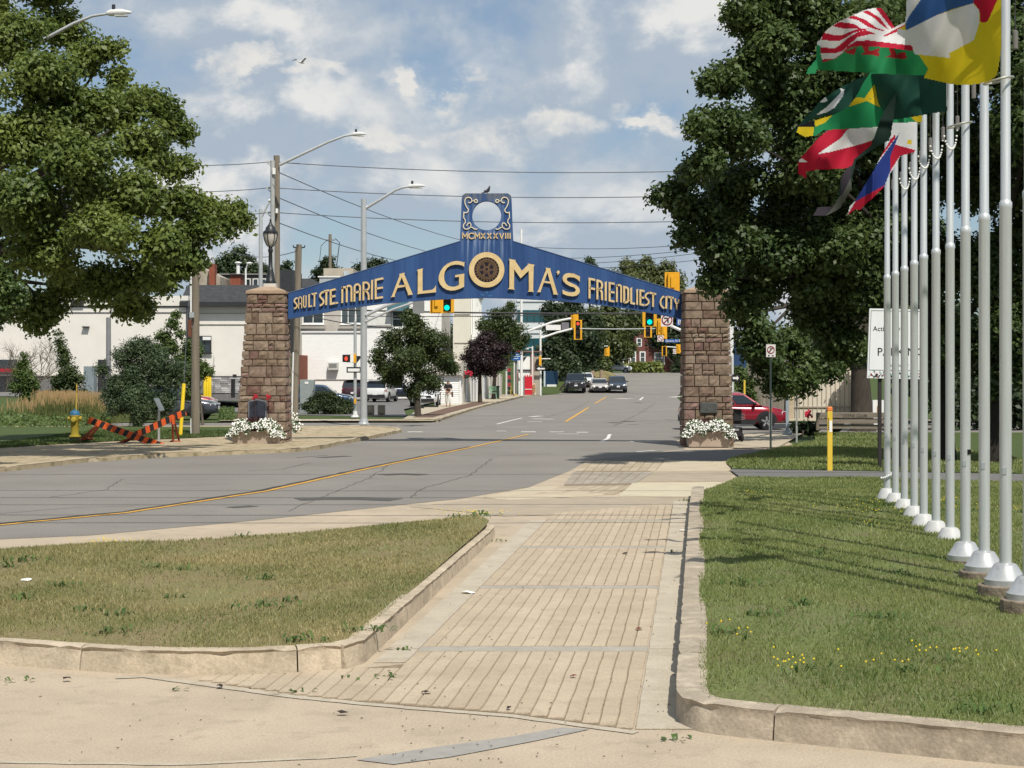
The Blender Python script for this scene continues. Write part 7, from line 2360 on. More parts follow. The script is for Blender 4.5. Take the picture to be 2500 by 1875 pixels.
t = pole('grey lamp post before the cream wall', 'street_lamp', 265, 0, 98, 775, .16, .14, mat('lamp_grey', (.21, .21, .22), .5, .1), 'street lamp')
t = pole('white lamp post rising in front of the teal office block', 'street_lamp', 1273, 0, 150, 560, .14, .10, M_white_p, 'street lamp')
t = pole('white steel post right of the striped shop', 'street_lamp', 1300, 0, 158, 845, .08, .07, M_white_p, 'street lamp')
lamp_arm(t, [at(1300, 850, 158), at(1292, 848, 158), at(1288, 852, 158)], .05, .05, -1, .2)
for px, py, dd, lb in ((1447, 905, 178, 'left'), (1468, 903, 182, 'right')):
    pole(f'short wooden post in the dry bank behind the oncoming cars, the {lb} of two', 'bank_post', px, 0, dd, py, .2, .2, mat('post_tan', (.3, .22, .15), .9, .2), 'post')
t = thing('dry_bank', 'mound of dry brown grass behind the oncoming cars', 'bank', (9, 182, 0))
b = MB()
n = 12
vv = [((1425 + 90 * k / n - CX) * 186 / FPX, 186, ground_z(9, 186) + 1.1 * math.sin(math.pi * k / n) ** .6) for k in range(n + 1)] + [((1425 + 90 * k / n - CX) * 178 / FPX, 178, ground_z(9, 178) - .1) for k in range(n + 1)]
b.add(vv, [(n + 1 + k, n + 2 + k, k + 1, k) for k in range(n)])
b.build('mound', mat('dry_bank', (.19, .16, .07), .95, .35, .8, .5, 10.0), t)

# ---- overhead wires
def cable(label, a, b, sag, r, m=M_wire, n=14, group='overhead wires'):
    a, b = Vector(a), Vector(b)
    pts = [a.lerp(b, k / n) - Vector((0, 0, sag * 4 * (k / n) * (1 - k / n))) for k in range(n + 1)]
    c = (a + b) / 2
    mb = MB().tube([p - c for p in pts], r, 5)
    o = mb.build('overhead_wire', m)
    o.location = c
    return tag(o, label, 'wire', group)


W1 = mat('wire_grey', (.10, .11, .13), .6, .1)
cable('highest overhead wire, crossing the sky from the wooden pole to the maple', at(675, 396, 74), at(1750, 416, 74), .25, .020, W1)
cable('second overhead wire, passing right behind the top of the sign', at(675, 459, 74), at(1750, 476, 74), .25, .020, W1)
cable('third overhead wire, showing through the round hole of the sign', at(675, 519, 74), at(1750, 538, 74), .25, .020, W1)
cable('highest wire running left from the wooden pole into the tree', at(672, 394, 74), at(380, 402, 74), .1, .018, W1)
cable('second wire running left from the wooden pole into the tree', at(672, 457, 74), at(380, 467, 74), .1, .018, W1)
cable('third wire running left from the wooden pole into the tree', at(672, 517, 74), at(420, 527, 74), .1, .018, W1)
cable('upper slanting wire from the wooden pole down behind the sign', at(683, 422, 74), at(1300, 610, 165), .9, .022, W1)
cable('middle slanting wire from the wooden pole down behind the sign', at(683, 484, 74), at(1250, 640, 165), .9, .022, W1)
cable('lower slanting wire from the wooden pole down behind the sign', at(683, 545, 74), at(1180, 650, 165), .9, .022, W1)
for (y0, y1, y2), wd in zip(((590, 606, 595), (622, 620, 604), (640, 634, 612), (648, 640, 630)), ('highest', 'second', 'third', 'lowest')):
    cable(f'{wd} of the faint far wires above the right half of the sign', at(1150, y0, 190), at(1800, y2 - 8, 150), .8, .03, W1)
cable('black cable crossing under the middle of the sign', at(700, 752, 84), at(1670, 764, 84), .12, .045)
cable('thin black cable just below the heavy one under the sign', at(700, 768, 84), at(1400, 768, 84), .1, .022)
cable('cable sagging past the grey stucco windows', at(735, 765, 110), at(960, 800, 110), .2, .035)
cable('pale span wire between the far traffic signals', at(1415, 802, 150), at(1600, 802, 150), .05, .05, mat('span_pale', (.4, .42, .42), .6))
cable('faint wire between the lantern and the leaning pole', at(560, 612, 100), at(728, 612, 79), .35, .02, W1)
# wires over the forecourt behind the camera's view: they and their poles throw the thin shadows on the road
for k, (ya, yb, z) in enumerate(((19.3, 27.3, 10), (20.8, 28.2, 10.2), (26, 33, 11), (24.0, 32, 10.6), (30, 38.0, 12), (22.4, 30.6, 10.4))):
    cable(('first', 'second', 'third', 'fourth', 'fifth', 'sixth')[k] + ' overhead line above the near road, seen by its shadow', (-34, ya, z), (34, yb - 8, z), .35, .04, M_wire, 14, 'lines above the near road')

# ================================================================ TRAFFIC SIGNALS AND SIGNS
M_sig = mat('signal_yellow', (0.72, 0.36, 0.02), 0.45, 0.08)
M_sigb = mat('signal_black', (0.012, 0.012, 0.013), 0.6)
M_green_on = mat('green_on', (0.0, 0.5, 0.35), .4, emit=(0.0, 0.85, 0.62), estr=1.4)
M_red_on = mat('red_on', (0.5, 0.02, 0.01), .4, emit=(1.0, 0.10, 0.05), estr=1.1)
M_lens_off = mat('lens_off', (.05, .03, .02), .3)


def signal(label, px, py, d, w=.42, h=1.15, lit=None, back=False, board=True, group='traffic signals'):
    """three-lens head; toward the camera unless back, where housing and bracket show"""
    c = at(px, py, d)
    t = thing('traffic_signal', label, 'traffic signal', c, group)
    s = 1 if back else -1                       # lenses look to -y unless turned away
    if board:
        MB().bx(c.x - w * .5, c.x + w * .5, c.y - .015, c.y + .015, c.z - h / 2, c.z + h / 2).build('backboard', M_sig, t)
    MB().bx(c.x - w * .3, c.x + w * .3, c.y + (.016 if not back else -.2), c.y + (.2 if not back else -.016), c.z - h * .46, c.z + h * .46).build('housing', M_sig, t)
    if not back:
        MB().bx(c.x - w * .29, c.x + w * .29, c.y - .03, c.y - .016, c.z - h * .46, c.z + h * .46).build('door_panel', M_sigb, t)
    for k, nm in enumerate(('red', 'amber', 'green')):
        zc = c.z + h * (.31 - .31 * k)
        r = min(w * .24, h * .13)
        y = c.y + s * .032
        ms = {'red': M_red_on, 'green': M_green_on}.get(nm) if lit == nm else M_lens_off
        MB().lathe([(0.0, y - .006), (r * .7, y - .004), (r, y + .01)] if s < 0 else [(r, y - .01), (r * .7, y + .004), (0, y + .006)], (c.x, 0, zc), 14, 'y').build('lens', ms, t)
        vz = MB()
        pts = []
        for a in range(0, 181, 20):
            pts.append((c.x + r * 1.12 * math.cos(R(a)), zc + r * 1.12 * math.sin(R(a))))
        L = len(pts)
        vz.add([(p[0], y, p[1]) for p in pts] + [(p[0], y + s * .18, p[1]) for p in pts], [(i, i + 1, L + i + 1, L + i) for i in range(L - 1)])
        vz.build('visor', M_sigb if not back else M_sig, t)
    if back:
        MB().bx(c.x - w * .12, c.x + w * .12, c.y - .28, c.y - .2, c.z - h * .2, c.z + h * .3).build('bracket', M_sig, t)
    return t


signal('green-lit traffic signal hanging just below the middle of the sign', 1091, 732, 68, .6, 1.05, 'green')
signal('yellow back of a traffic signal left of the green one below the sign', 1066, 737, 67.5, .55, 0.95, None, True)
pl_ = thing('sign_plate', 'plain grey back of a square sign plate below the lettering', 'sign', at(1022, 750, 68))
MB().bx(*wbox(1008, 1036, 68, zat(765, 68), zat(734, 68), .03)).build('plate', mat('plate_grey', (.20, .21, .21), .6, .08), pl_)
MB().bx(*wbox(1020, 1024, 68.04, zat(760, 68), zat(722, 68), .05)).build('strap', M_steel, pl_)
# right-hand mast, its pole hidden by the right pillar and the maple
t = pole('white signal mast pole hidden behind the right pillar', 'signal_mast', 1784, 0, 74, 560, .14, .11, M_white_p, 'signal mast', .1)
MB().tube([at(1784, 745, 74), at(1690, 770 - 25, 74), at(1600, 722, 74), at(1560, 716, 74)], .06, 8).build('mast_arm', M_white_p, t)
MB().tube([at(1784, 860, 74), at(1680, 814, 74), at(1638, 796, 74)], .07, 8).build('mast_arm', M_white_p, t)
signal('green-lit traffic signal near the right end of the sign', 1586, 768, 72, .62, 1.05, 'green')
signal('yellow back of a signal seen above the right end of the sign', 1641, 692, 73, .66, 1.0, None, True)
signal('red-lit traffic signal below the right end of the sign', 1582, 803, 150, .72, 1.55, 'red')
signal('yellow signal back just right of the red-lit one', 1611, 798, 120, .5, 1.2, None, True)
signal('lower yellow signal back beside the turn sign', 1620, 809, 118, .5, 1.1, None, True)
signal('red-lit far traffic signal on the left mast arm', 1411, 805, 158, .78, 1.9, 'red')
signal('yellow back of the far signal on the left mast arm', 1403, 783, 160, .72, 1.55, None, True)
signal('small distant signal back on the middle mast arm', 1482, 858, 215, .66, 1.25, None, True)
signal('small distant signal partly hidden by a grey plate', 1438, 855, 215, .62, 1.15, None, True)
signal('small distant signal facing the road near the right pillar', 1622, 857, 215, .66, 1.3, None)
signal('small distant signal back nearest the right pillar', 1657, 852, 212, .66, 1.2, None, True)
t = pole('white signal pole at the far left corner with two sloping arms', 'signal_mast', 1319.5, 0, 160, 805, .11, .10, M_white_p, 'signal mast')
MB().tube([at(1319, 826, 160), at(1360, 812, 160), at(1400, 802, 160)], .10, 8).build('mast_arm', M_white_p, t)
MB().tube([at(1290, 808, 162), at(1350, 786, 162), at(1390, 778, 162), at(1408, 779, 162)], .11, 8).build('mast_arm', M_white_p, t)
MB().bx(*wbox(1316, 1322, 159.6, zat(892, 160), zat(869, 160), .25)).build('pedestrian_head', M_sig, t)
MB().bx(*wbox(1309, 1315, 159.6, zat(892, 160), zat(877, 160), .25)).build('pedestrian_head', M_sigb, t)
MB().tube([at(1319, 876, 160), at(1344, 876, 160)], .05, 6).build('side_arm', M_white_p, t)


def sign(label, px0, px1, py0, py1, d, m, cat='sign', name='road_sign', post=None, hint=0.02):
    t = thing(name, label, cat, at((px0 + px1) / 2, py1, d))
    MB().bx(*wbox(px0, px1, d, zat(py1, d), zat(py0, d), hint)).build('plate', m, t)
    return t


sign('white blank street-name blade on the far mast arm', 1333, 1369, 793, 806, 160, M_white_p)
sign('grey back of a sign beside the far mast signals', 1371, 1389, 787, 805, 160, mat('plate_grey2', (.17, .16, .18), .6))
sign('small grey sign plate in front of the distant signal', 1433, 1444, 852, 864, 214, MATS['plate_grey2'])
sign('short white blade sign beside the distant grey plate', 1416, 1433, 852, 860, 214, M_white_p)
t = pole('slender distant signal mast in front of the dark tree', 'signal_mast', 1421, 0, 216, 846, .05, .05, M_white_p, 'signal mast')
MB().tube([at(1421, 849, 216), at(1460, 846, 216), at(1484, 845, 216)], .07, 6).build('mast_arm', M_white_p, t)
MB().tube([at(1700, 855, 216), at(1650, 848, 216), at(1622, 846, 216)], .07, 6).build('mast_arm', M_white_p, t)
# one-way arrow of the far corner
oneway = lambda t, a, b, c, e, d, dirx: None


def arrow(t, px0, px1, py0, py1, d, dirx, m):
    x0, x1, z0, z1 = (px0 - CX) * d / FPX, (px1 - CX) * d / FPX, zat(py1, d), zat(py0, d)
    w, h, zc = x1 - x0, z1 - z0, (zat(py0, d) + zat(py1, d)) / 2
    hx = x0 + w * .35
    q = [(x0, zc), (hx, z1), (hx, zc + h * .22), (x1, zc + h * .22), (x1, zc - h * .22), (hx, zc - h * .22), (hx, z0)]
    if dirx > 0:
        q = [(x0 + x1 - a, b) for a, b in q]
    MB().vprism(q, d - .016, d - .003).build('arrow', m, t)


t = sign('black one-way sign with a white arrow pointing left at the far corner', 1308, 1332, 895, 905, 159.4, M_sigb)
arrow(t, 1310, 1330, 896, 904, 159.4, -1, M_white_p)
t = sign('black sign with a white right-pointing arrow beside the right pillar', 1788, 1806, 914, 932, 63, M_sigb)
arrow(t, 1789, 1804, 917, 929, 63, 1, M_white_p)
MB().tube([at(1786, 1062, 63.1), at(1786, 870, 63.1)], .035, 8).build('post', M_steel, t)
# pedestrian signal post on the left corner
t = pole('slim steel post carrying the pedestrian signal and a one-way sign', 'signal_post', 867, 1023, 81, 783, .085, .075, M_steel, 'signal post', .1)
MB().lathe([(.22, .1), (.22, .14), (.12, .2), (.1, .4)], (*t.location[:2], 0), 10).build('base', M_white_p, t)
MB().tube([at(868, 766, 81), at(868, 783, 81)], .045, 6).build('cap', M_white_p, t)
ph = MB().bx(*wbox(836, 854, 80.7, zat(884, 81), zat(866, 81), .22)).build('pedestrian_head', M_sigb, t)
hnd = MB()
hc = at(845, 875, 80.68)
k = 81 / FPX
hnd.vprism([(hc.x + a * k, hc.z + b * k) for a, b in ((-2.6, -5), (2.6, -5), (3.4, 1), (2.6, 4.6), (1.7, 1.2), (1.1, 6), (.2, 1.4), (-.6, 6), (-1.4, 1.2), (-2.4, 4.4), (-2.6, 0), (-4.2, 1.6), (-4.6, .6), (-2.9, -2))], 80.68, 80.70)
hnd.build('red_hand', M_red_on, ph)
MB().bx(*wbox(863, 869, 80.7, zat(886, 81), zat(864, 81), .2)).build('side_head', M_sig, t)
for py in (864, 884):
    MB().tube([at(846, py, 80.9), at(866, py, 80.9)], .018, 5).build('bracket_arm', M_white_p, t)
s_ = MB().bx(*wbox(846, 880, 80.75, zat(910, 81), zat(896, 81), .03)).build('one_way_plate', M_sigb, t)
MB().bx(*wbox(849, 878, 80.73, zat(907, 81), zat(899.5, 81), .018)).build('white_bar', M_white_p, s_)
tri = MB()
q = [at(870, 868, 81.5), at(912, 871, 81.5), at(896, 886, 81.5), at(872, 886, 81.5)]
tri.vprism([(at(870, 869, 82).x, at(870, 869, 82).z), (at(885, 869, 82).x, at(885, 869, 82).z), (at(871, 886, 82).x, at(871, 886, 82).z)], 82, 82.03)
tri.build('banner_bracket', M_sigb, t)
MB().bx(*wbox(864.5, 869.5, 80.72, zat(985, 81), zat(973, 81), .12)).build('push_button', M_sig, t)
# regulatory signs by the right end of the arch
M_rsign = mat('sign_white', (.70, .66, .64), .5, .04)
M_rred = mat('sign_maroon', (.20, .015, .03), .5)


def no_sign(t, cx, cz, r, d, slash=1):
    mb = MB()
    stroke_poly(mb, [(cx + r * math.cos(R(a)), cz + r * math.sin(R(a))) for a in range(0, 360, 15)], r * .22, d - .012, d - .002, True)
    k = r * .7
    stroke_poly(mb, [(cx - k * slash, cz - k), (cx + k * slash, cz + k)], r * .2, d - .014, d - .004)
    mb.build('prohibition_ring', M_rred, t)


t = sign('square white no-turn sign hanging at the right end of the arch', 1614, 1643, 767, 797, 70, M_rsign)
c = at(1628.5, 781, 70)
no_sign(t, c.x, c.z, .21, 70)
mb = MB()
mb.vprism([(c.x + .02, c.z - .13), (c.x + .07, c.z - .13), (c.x + .07, c.z + .06), (c.x, c.z + .10), (c.x - .13, c.z + .10), (c.x - .13, c.z + .05), (c.x + .0, c.z + .05)], 70 - .013, 70 - .003)
mb.build('turn_arrow', M_sigb, t)
t = sign('smaller no-turn sign under the yellow signal backs', 1605, 1620, 819, 834, 117, M_rsign)
c = at(1612.5, 826.5, 117)
no_sign(t, c.x, c.z, .18, 117, -1)
t = sign('tiny white turn sign beside the distant signal', 1643, 1652, 852, 864, 214, M_rsign)
c = at(1647.5, 858, 214)
no_sign(t, c.x, c.z, .2, 214)
M_blue_s = mat('street_blue', (.02, .09, .33), .5, .05)
t = sign('blue street-name sign reading BAY, cut off by the right pillar', 1652, 1680, 778, 795, 71, M_blue_s, name='street_name_sign')
tx = MB()
o = at(1654, 792, 71)
text_mesh(tx, 'BAY', o, (1, 0, 0), (0, 0, 1), .30, .006)
tx.build('lettering', M_white_p, t)
t = sign('small blue street-name blade reading Queen below the mast arm', 1623, 1657, 828, 836, 120, M_blue_s, name='street_name_sign')
tx = MB()
text_mesh(tx, 'Queen St E', at(1624.5, 834.5, 120), (1, 0, 0), (0, 0, 1), .235, .006)
tx.build('lettering', M_white_p, t)


# no-parking signs on the right lawn
def nopark(label, px, py0, py1, w, pb, d, m):
    x = (px - CX) * d / FPX
    t = thing('no_parking_sign', label, 'road sign', (x, d, .05), 'no-parking signs on the right')
    MB().bx(x - .03, x + .03, d + .022, d + .05, -.05, zat(py0 + 2, d)).build('post', m, t)
    MB().bx(x - w / 2, x + w / 2, d, d + .02, zat(py1, d), zat(py0, d)).build('plate', M_rsign, t, bevel=.004)
    c = Vector((x, d, zat(py0 + (py1 - py0) * .42, d)))
    no_sign(t, c.x, c.z, w * .36, d)
    tx = MB()
    text_mesh(tx, 'P', (c.x - w * .14, d, c.z - w * .2), (1, 0, 0), (0, 0, 1), w * .6, .005)
    tx.build('letter_p', M_sigb, t)
    for s in (-1, 1):
        q = [(x + s * w * .1, zat(py1 - 4, d)), (x + s * w * .28, zat(py1 - 6.5, d)), (x + s * w * .28, zat(py1 - 1.5, d))]
        MB().vprism(q, d - .01, d - .002).build('arrow', M_sigb, t)


nopark('nearer no-parking sign on a dark green post', 1882, 841, 872, .29, 1095, 50.4, mat('post_green', (.035, .05, .045), .6, .15))
bpy.context.view_layer.update()
nopark('farther and lower no-parking sign half covered by leaves', 1945.5, 881, 903, .27, 1077, 55.8, mat('post_steel', (.36, .37, .36), .5, .1, metal=.3))
# parking board behind the flagpoles
d = 39.4
pb = thing('parking_board', 'tall white PARKING board with a flower border behind the flagpoles', 'sign', (*at(2200, 1100, d)[:2], .05))
q = [at(2123, 753, d), at(2256, 755, d), at(2256, 926, d), at(2117, 923, d)]
MB().vprism([(p.x, p.z) for p in q], d, d + .06).build('board', mat('board_white', (.70, .71, .71), .5, .04), pb)
q = [at(2127, 758, d), at(2252, 760, d), at(2252, 905, d), at(2121.5, 903, d)]
mb = MB()
stroke_poly(mb, [(p.x, p.z) for p in q], .012, d - .006, d - .001, True)
mb.build('border_line', mat('line_grey', (.2, .22, .22), .6), pb)
tx = MB()
text_mesh(tx, 'Active Living', at(2131, 808, d), (1, 0, 0), (0, 0, 1), .165, .006)
text_mesh(tx, 'PARKING', at(2141, 868, d), (1, 0, 0), (0, 0, 1), .27, .006)
text_mesh(tx, 'community', at(2168, 895, d), (1, 0, 0), (0, 0, 1), .11, .006)
tx.build('lettering', M_sigb, pb)
dc = [MB() for _ in range(3)]
for k in range(150):
    p = at(random.uniform(2119, 2254), 921 - abs(random.gauss(0, 7)), d)
    a = random.uniform(0, 3.14)
    s = random.uniform(.012, .026)
    dc[k % 3].vprism([(p.x + s * math.cos(a + b) * (1 if b % 3 < 1.5 else .45), p.z + s * math.sin(a + b)) for b in (0, 1.57, 3.14, 4.71)], d - .005, d - .001)
for mb, mm in zip(dc, (mat('deco_teal', (.05, .25, .2), .6), mat('deco_dark', (.02, .03, .04), .6), mat('deco_red', (.35, .04, .05), .6))):
    mb.build('flower_print', mm, pb)['kind'] = 'stuff'
for px in (2150, 2200, 2250):
    x = (px - CX) * d / FPX
    MB().bx(x - .04, x + .04, d + .065, d + .15, -.1, zat(757, d)).build('post', mat('post_brown', (.03, .025, .025), .6), pb)

# ================================================================ STREET FURNITURE
# striped construction barricade, fallen over
bar_t = thing('barricade', 'collapsed orange and black striped construction barricade on the left sidewalk', 'barricade', (*at(330, 1085, 52.3)[:2], .1))
M_or = mat('barricade_orange', (.62, .10, .02), .6, .12, 5.0)
M_bk = mat('barricade_black', (.02, .02, .022), .6)
M_ro = mat('barricade_rust', (.28, .06, .025), .7, .2, 6.0)


def striped(p0, p1, h, n, dep):
    p0, p1 = Vector(p0), Vector(p1)
    a = (p1 - p0)
    up = Vector((0, -1, 0)).cross(a).normalized()
    if up.z < 0:
        up = -up
    b = MB().bar(p0, p1, dep, h, up).build('board', M_or, bar_t)
    for k in range(n):
        if k % 2 == 0:
            continue
        q0, q1 = p0 + a * (k + .02) / n, p0 + a * (k + .98) / n
        o = Vector((0, -dep / 2 - .004, 0))
        sl = a.normalized() * h * .12
        MB().add([q0 - up * h * .49 + o - sl, q1 - up * h * .49 + o - sl, q1 + up * h * .49 + o + sl, q0 + up * h * .49 + o + sl, q0 - up * h * .49 - sl + Vector((0, dep / 2 + .004, 0)), q1 + up * h * .5 + sl + Vector((0, dep / 2, 0))], [(0, 1, 2, 3)]).build('stripe', M_bk, b)


striped(at(216, 1025, 51.9), at(399, 1090, 51.6), .21, 19, .05)
striped(at(318, 1068, 52.6), at(453, 1006, 52.6), .21, 14, .05)
for a, b, w in ((at(283, 1087, 52.2), at(330, 1066, 52.4), .2), (at(186, 1085, 52.4), at(240, 1035, 52.2), .09), (at(208, 1078, 53.0), at(246, 1036, 52.3), .08), (at(421, 1024, 52.4), at(423, 1075, 52.8), .09), (at(425, 1026, 52.6), at(437, 1075, 53.2), .07), (at(416, 1078, 52.9), at(440, 1079, 53.1), .12), (at(204, 1073, 52.6), at(222, 1074, 52.9), .22)):
    MB().bar(a, b, .05, w, (0, -1, .3)).build('leg', M_ro, bar_t)
MB().bar(at(424, 1014, 52.45), at(424, 1036, 52.45), .06, .2).build('leg_bracket', M_or, bar_t)
sbg = thing('sandbag', 'small pale sandbag lying at the end of the barricade board', 'sandbag', (*at(424, 1090, 51.6)[:2], .1))
MB().ball(at(425, 1088, 51.7), (.16, .1, .06), 10, 6).build('bag', mat('sack_pale', (.5, .47, .4), .9, .15), sbg, smooth=60)
MB().ball(at(412, 1088, 51.7), (.09, .08, .06), 8, 5).build('neck', M_bk, sbg, smooth=60)
# hydrant with marker rod
g = gp(183, 1077, .1)
hx, hy = g.x, g.y
hyd = thing('fire_hydrant', 'yellow fire hydrant with a blue bonnet at the left tree shade', 'hydrant', (hx, hy, .1))
M_hy = mat('hydrant_yellow', (.38, .29, .04), .5, .12, 6.0)
M_hb = mat('hydrant_blue', (.03, .13, .24), .5, .12)
MB().lathe([(.17, .1), (.17, .2), (.12, .21), (.12, .26)], (hx, hy, 0), 14).build('foot', M_bk, hyd, smooth=40)
MB().lathe([(.19, .24), (.19, .29), (.135, .30), (.13, .75), (.155, .78), (.155, .9), (.165, .92), (.165, .95)], (hx, hy, 0), 16).build('barrel', M_hy, hyd, smooth=40)
MB().lathe([(.165, .95), (.16, 1.0), (.14, 1.06), (.08, 1.1), (.04, 1.11), (.04, 1.15), (0, 1.155)], (hx, hy, 0), 16).build('bonnet', M_hb, hyd, smooth=40)
for s, r in ((1, .075), (-1, .06)):
    MB().lathe([(.0, s * .13), (r * .8, s * .13), (r * .8, s * .18), (r, s * .185), (r, s * .22), (.03, s * .23), (0, s * .24)] if s > 0 else [(0, -.24), (.03, -.23), (r, -.22), (r, -.185), (r * .8, -.18), (r * .8, -.13), (0, -.13)], (hx, hy, .84), 12, 'x').build('nozzle', M_hy, hyd)
MB().lathe([(.0, -.24), (.07, -.23), (.09, -.2), (.09, -.16), (.07, -.12)], (hx, hy, .8), 12, 'y').build('pumper_nozzle', M_hy, hyd)
MB().tube([(hx + .04, hy, 1.1), (hx + .06, hy, 1.98)], .022, 6).build('marker_rod', mat('rod_yellow', (.5, .34, .06), .6), hyd)
# interpretive panel
g = gp(388, 1076, .12)
pn = thing('plaque_stand', 'slanted grey information panel on a thin steel post', 'plaque', (g.x, g.y, .12))
MB().bx(g.x - .03, g.x + .03, g.y - .03, g.y + .03, .05, 1.15).build('post', M_steel, pn)
a, b, c_, e = at(375, 972, g.y), at(388, 972, g.y), at(402, 1001, g.y - .3), at(390, 1004, g.y - .3)
MB().add([a, b, c_, e] + [p + Vector((0, .03, -.03)) for p in (a, b, c_, e)], [(0, 3, 2, 1), (4, 5, 6, 7), (0, 1, 5, 4), (1, 2, 6, 5), (2, 3, 7, 6), (3, 0, 4, 7)]).build('panel', mat('panel_grey', (.13, .15, .16), .35, .15), pn)
# guy wire guard
gw = thing('guy_wire_guard', 'bright yellow guy-wire guard leaning beside the wooden pole', 'guy guard', (*at(440, 1072, 57)[:2], .1))
MB().tube([at(440, 1072, 57), at(449, 937, 57.4)], .065, 8).build('sleeve', mat('guard_yellow', (.70, .50, .02), .5, .06), gw)
MB().tube([at(449, 940, 57.4), at(455, 820, 57.8), at(466, 640, 58.4)], .012, 5).build('wire', W1, gw)
mk = thing('white_marker', 'thin white marker post at the foot of the wooden pole', 'marker', (*at(466, 1068, 58)[:2], .1))
MB().tube([at(466, 1068, 57.9), at(466, 1022, 57.9)], .02, 6).build('rod', M_white_p, mk)
# yellow bollards
d = 96
yb = thing('yellow_bollard_group', 'tall bright yellow ribbed bollard cover by the stone base', 'bollard', (*at(506, 958, d)[:2], .9))
for px in (500, 506.5, 512.5):
    MB().lathe([(.09, .85), (.09, zat(899, d)), (.05, zat(897, d))], (at(px, 0, d).x, d, 0), 10).build('tube', MATS['guard_yellow'], yb, smooth=50)
MB().bx(*wbox(497, 516, d + .02, zat(907, d), zat(905, d), .14)).build('band', M_sig, yb)
spk = thing('order_post', 'dark order post against the stone base left of the pillar', 'post', (*at(568, 962, 97)[:2], .9))
MB().bx(*wbox(564, 572, 97, .8, zat(925, 97), .3)).build('body', M_bk, spk)
MB().bx(*wbox(568, 576, 97.05, zat(922, 97), zat(914, 97), .25)).build('head', M_bk, spk)
# grey service cabinet, utility cabinets
d = 94
uc = thing('utility_cabinet', 'grey-green utility cabinet behind the yew bush', 'cabinet', (*at(750, 1002, d)[:2], 0))
MB().bx(*wbox(732, 766, d, 0.02, zat(927, d), .7)).build('body', mat('cabinet_grey', (.25, .28, .27), .5, .1), uc, bevel=.02)
MB().bx(*wbox(744, 753, d - .02, zat(937, d), zat(932, d), .015)).build('label_plate', M_frame, uc)
d = 101
gc = thing('grey_locker', 'blue-grey steel locker against the cream building', 'cabinet', (*at(216, 962, d)[:2], 1))
MB().bx(*wbox(204, 229, d, .9, zat(894, d), .8)).build('body', mat('locker_grey', (.20, .24, .26), .5, .12), gc, bevel=.02)
# concrete blocks and wheel stops in the lot
d = 86
for (a, b, nm) in ((893, 912, 'left'), (922, 939, 'right')):
    t = thing('concrete_block', f'pale concrete barrier block at the lot entrance, the {nm} of the pair', 'block', (*at((a + b) / 2, 1017, d)[:2], 0), 'concrete blocks')
    MB().bx(*wbox(a, b, d, .0, zat(989, d), .5)).build('block', mat('block_tan', (.38, .32, .24), .9, .15), t, bevel=.02)
    MB().bx(*wbox(a + 3, b - 3, d - .012, .1, .2, .01)).build('lifting_slot', M_joint, t)
for (px, py, nm) in ((1018, 1001, 'left'), (1054, 998, 'right')):
    g = gp(px, py)
    t = thing('wheel_stop', f'black rubber wheel stop under a thin post, the {nm} one', 'wheel stop', (g.x, g.y, .03), 'wheel stops')
    MB().vprism([(g.x - .45, .03), (g.x + .45, .03), (g.x + .4, .18), (g.x - .4, .18)], g.y, g.y + .18).build('body', M_bk, t)
    MB().tube([(g.x + .2, g.y + .3, 0), (g.x + .2, g.y + .3, 1.45)], .025, 6).build('post', M_steel, t)
    MB().bx(g.x + .1, g.x + .3, g.y + .26, g.y + .28, 1.2, 1.5).build('plate', M_frame, t)
# green chair and bin by the fence
g = at(1203, 974, 132)
t = thing('garden_chair', 'pale green metal chair on the far verge', 'chair', (g.x, g.y, .1))
MC = mat('chair_green', (.22, .36, .24), .6, .1)
for sx in (-1, 1):
    for sy in (-1, 1):
        MB().tube([(g.x + sx * .3, g.y + sy * .25, .1), (g.x + sx * .26, g.y + sy * .22, .6)], .03, 5).build('leg', MC, t)
MB().bx(g.x - .3, g.x + .3, g.y - .27, g.y + .27, .58, .63).build('seat', MC, t)
MB().bx(g.x - .3, g.x + .3, g.y + .24, g.y + .29, .75, 1.15).build('backrest', MC, t)
t = thing('waste_bin', 'dark green waste bin right of the chair', 'bin', (*at(1211, 974, 136)[:2], .1))
MB().bx(*wbox(1202, 1219, 136, .1, zat(945, 136), .6)).build('body', mat('bin_green', (.02, .04, .025), .6), t)
MB().bx(*wbox(1201, 1220, 135.95, zat(945, 136), zat(942, 136), .7)).build('lid', M_bk, t)
# right lawn furniture
g = gp(2026, 1148, .05)
ym = thing('gas_marker', 'yellow pipeline marker post with orange cap on the shaded lawn', 'marker', (g.x, g.y, .05))
MB().bx(g.x - .06, g.x + .06, g.y - .02, g.y + .02, -.05, zat(1004, g.y)).build('blade', mat('marker_yellow', (.66, .46, .05), .55, .08, 5.0), ym, bevel=.008)
MB().bx(g.x - .062, g.x + .062, g.y - .024, g.y + .024, zat(1004, g.y), zat(993, g.y)).build('cap', mat('marker_orange', (.72, .20, .05), .5), ym, bevel=.02)
MB().bx(g.x - .015, g.x + .05, g.y - .026, g.y - .021, zat(1055, g.y), zat(1027, g.y)).build('sticker', M_frame, ym)
mb = MB()
for k in range(6):
    mb.bx(g.x - .045, g.x - .02, g.y - .024, g.y - .021, zat(1050 - k * 5.2, g.y), zat(1047 - k * 5.2, g.y))
mb.build('warning_print', M_bk, ym)['kind'] = 'stuff'
d = 61.5
wg = thing('wooden_wagon', 'long weathered plank wagon lettered LIONS CLUB on the right lawn', 'wagon', (*at(2095, 1062, d)[:2], .05))
M_pk = mat('wagon_plank', (.21, .175, .14), .9, .25, 3.0, .5, 25.0, stretch=(.6, 4, 4), rnd=.15)
